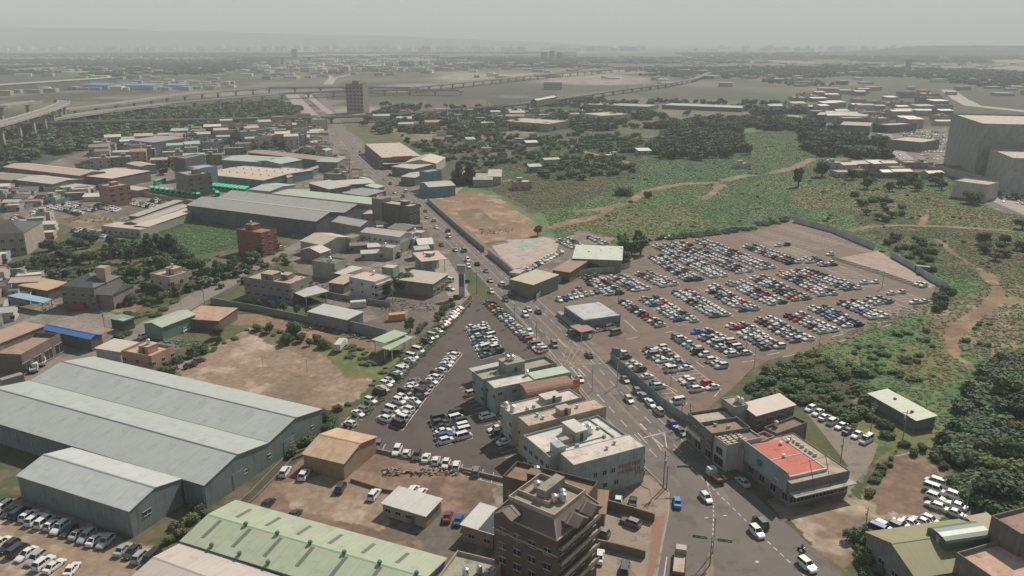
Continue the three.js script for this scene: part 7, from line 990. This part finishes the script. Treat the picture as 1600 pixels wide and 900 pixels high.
wood('grass', 'tall grass over the great field', 110000, [[690, 285], [860, 225], [1010, 215], [1300, 200], [1660, 300], [1660, 700], [1480, 700], [1330, 600], [1165, 618], [1262, 546], [1480, 452], [1372, 390], [1240, 342], [1005, 372], [960, 420], [870, 380], [850, 335], [775, 300]], 'tuft', ['bright', 'bright', 'bright', 'olive', 'bright', 'mid'], [0.16, 0.42], 0, 3.0); wood('grass', 'grass over the small green field at left', 6000, [[165, 382], [235, 352], [305, 335], [372, 352], [372, 388], [280, 402], [190, 408]], 'tuft', ['bright', 'bright', 'mid'], [0.2, 0.5], 0, 3.4); wood('grass', 'grass along the drain bank', 900, [[735, 462], [640, 545], [560, 640], [575, 650], [660, 560], [738, 474]], 'tuft', ['bright', 'mid', 'olive'], [0.3, 0.7], 0, 2);
wood('far_wood', 'scattered woods over the hazy plain', 22000, [[-500, 165], [-300, 90], [2000, 90], [2000, 170], [1200, 168], [900, 150], [560, 150], [430, 158]], 'broad', ['dark', 'mid', 'dark'], [5, 10], 700, 1.8); wood('far_wood', 'tree line along the right horizon', 1500, [[1050, 84], [1700, 82], [1900, 88], [1700, 92], [1100, 92]], 'broad', ['dark'], [14, 26], 0, 2.4); wood('far_wood', 'dark tree strips of the far left plain', 7000, [[-600, 118], [-300, 84], [900, 82], [900, 100], [300, 124]], 'broad', ['dark', 'mid'], [7, 12], 700, 2.0);
{ // far towns
  const r = rng(77), far = (label, n, outline, [h0, h1], [w0, w1], clump) => { const pts = spread(n, outline, 0, r, clump), o = new THREE.InstancedMesh(G().box(-0.5, 0, -0.5, 0.5, 1, 0.5).done, mat([1, 1, 1], { rough: 0.9 }), pts.length), M = new THREE.Matrix4(), q = new THREE.Quaternion(), Y = new THREE.Vector3(0, 1, 0), cs = [[0.5, 0.46, 0.4], [0.38, 0.35, 0.31], [0.28, 0.28, 0.27], [0.55, 0.52, 0.48], [0.35, 0.26, 0.21], [0.25, 0.31, 0.33]]; pts.forEach(([x, z], i) => { q.setFromAxisAngle(Y, rr(-0.4, 0.4, r)); M.compose(new THREE.Vector3(x, 0, z), q, new THREE.Vector3(rr(w0, w1, r), rr(h0, h1, r), rr(w0, w1, r) * 0.7)); o.setMatrixAt(i, M); o.setColorAt(i, new THREE.Color().setRGB(...pick(cs, r))); }); o.name = 'distant_town'; o.userData = { label, category: 'town', kind: 'stuff' }; o.castShadow = o.receiveShadow = true; scene.add(o); };
  far('scattered buildings of the hazy plain', 900, [[-400, 125], [-200, 88], [2000, 88], [2000, 150], [1480, 150], [1200, 140], [900, 130], [500, 128]], [4, 10], [14, 44], 501); far('far town right of the airfield', 500, [[380, 104], [460, 95], [760, 98], [760, 112], [560, 112], [420, 118]], [6, 16], [14, 40], 120); far('houses around the blue roofed factories', 70, [[0, 150], [120, 128], [380, 130], [360, 142], [120, 142]], [5, 9], [12, 30], 0); far('skyline blocks sunk in the haze', 500, [[-200, 80], [-100, 76], [1900, 76], [1900, 82]], [12, 50], [30, 110], 500);
  [[461, 95, 60, 26], [442, 103, 34, 14], [850, 96, 45, 30], [862, 96, 50, 24], [874, 97, 46, 22], [484, 100, 30, 16], [630, 108, 28, 26], [1418, 111, 40, 14]].forEach(([a, b, h, w], i) => { const [x, z] = site(a, b), where = ['left of the far road bend', 'short one left of the far road bend', 'leftmost of the hazy trio', 'middle of the hazy trio', 'rightmost of the hazy trio', 'slim one beside the far road', 'pale one beyond the apartment high-rise', 'thin one on the right horizon'][i]; building('tower_block', 'distant tower block, ' + where, { f: { x, z, w, d: w * 0.8, turn: 0.2 }, h, rc: [0.3, 0.3, 0.29], wc: [0.24, 0.25, 0.25], par: 2, cat: 'tower block' }); });
}
console.log('trees', treeCount);
// ---------------------------------------------------------------- look-alikes are told apart by their place
{
  const same = new Map();
  for (const o of scene.children) if (o.userData.label && o.userData.kind !== 'stuff') { if (!same.has(o.userData.label)) same.set(o.userData.label, []); same.get(o.userData.label).push(o); }
  for (const [lab, list] of same) if (list.length > 1) list.sort((a, b) => a.position.x / a.position.z - b.position.x / b.position.z).reverse().forEach((o, i) => { o.userData.label = i === 0 ? `leftmost ${lab}` : i === list.length - 1 ? `rightmost ${lab}` : `${lab}, ${ord(i + 1)} from left`; });
}
renderer.render(scene, camera);
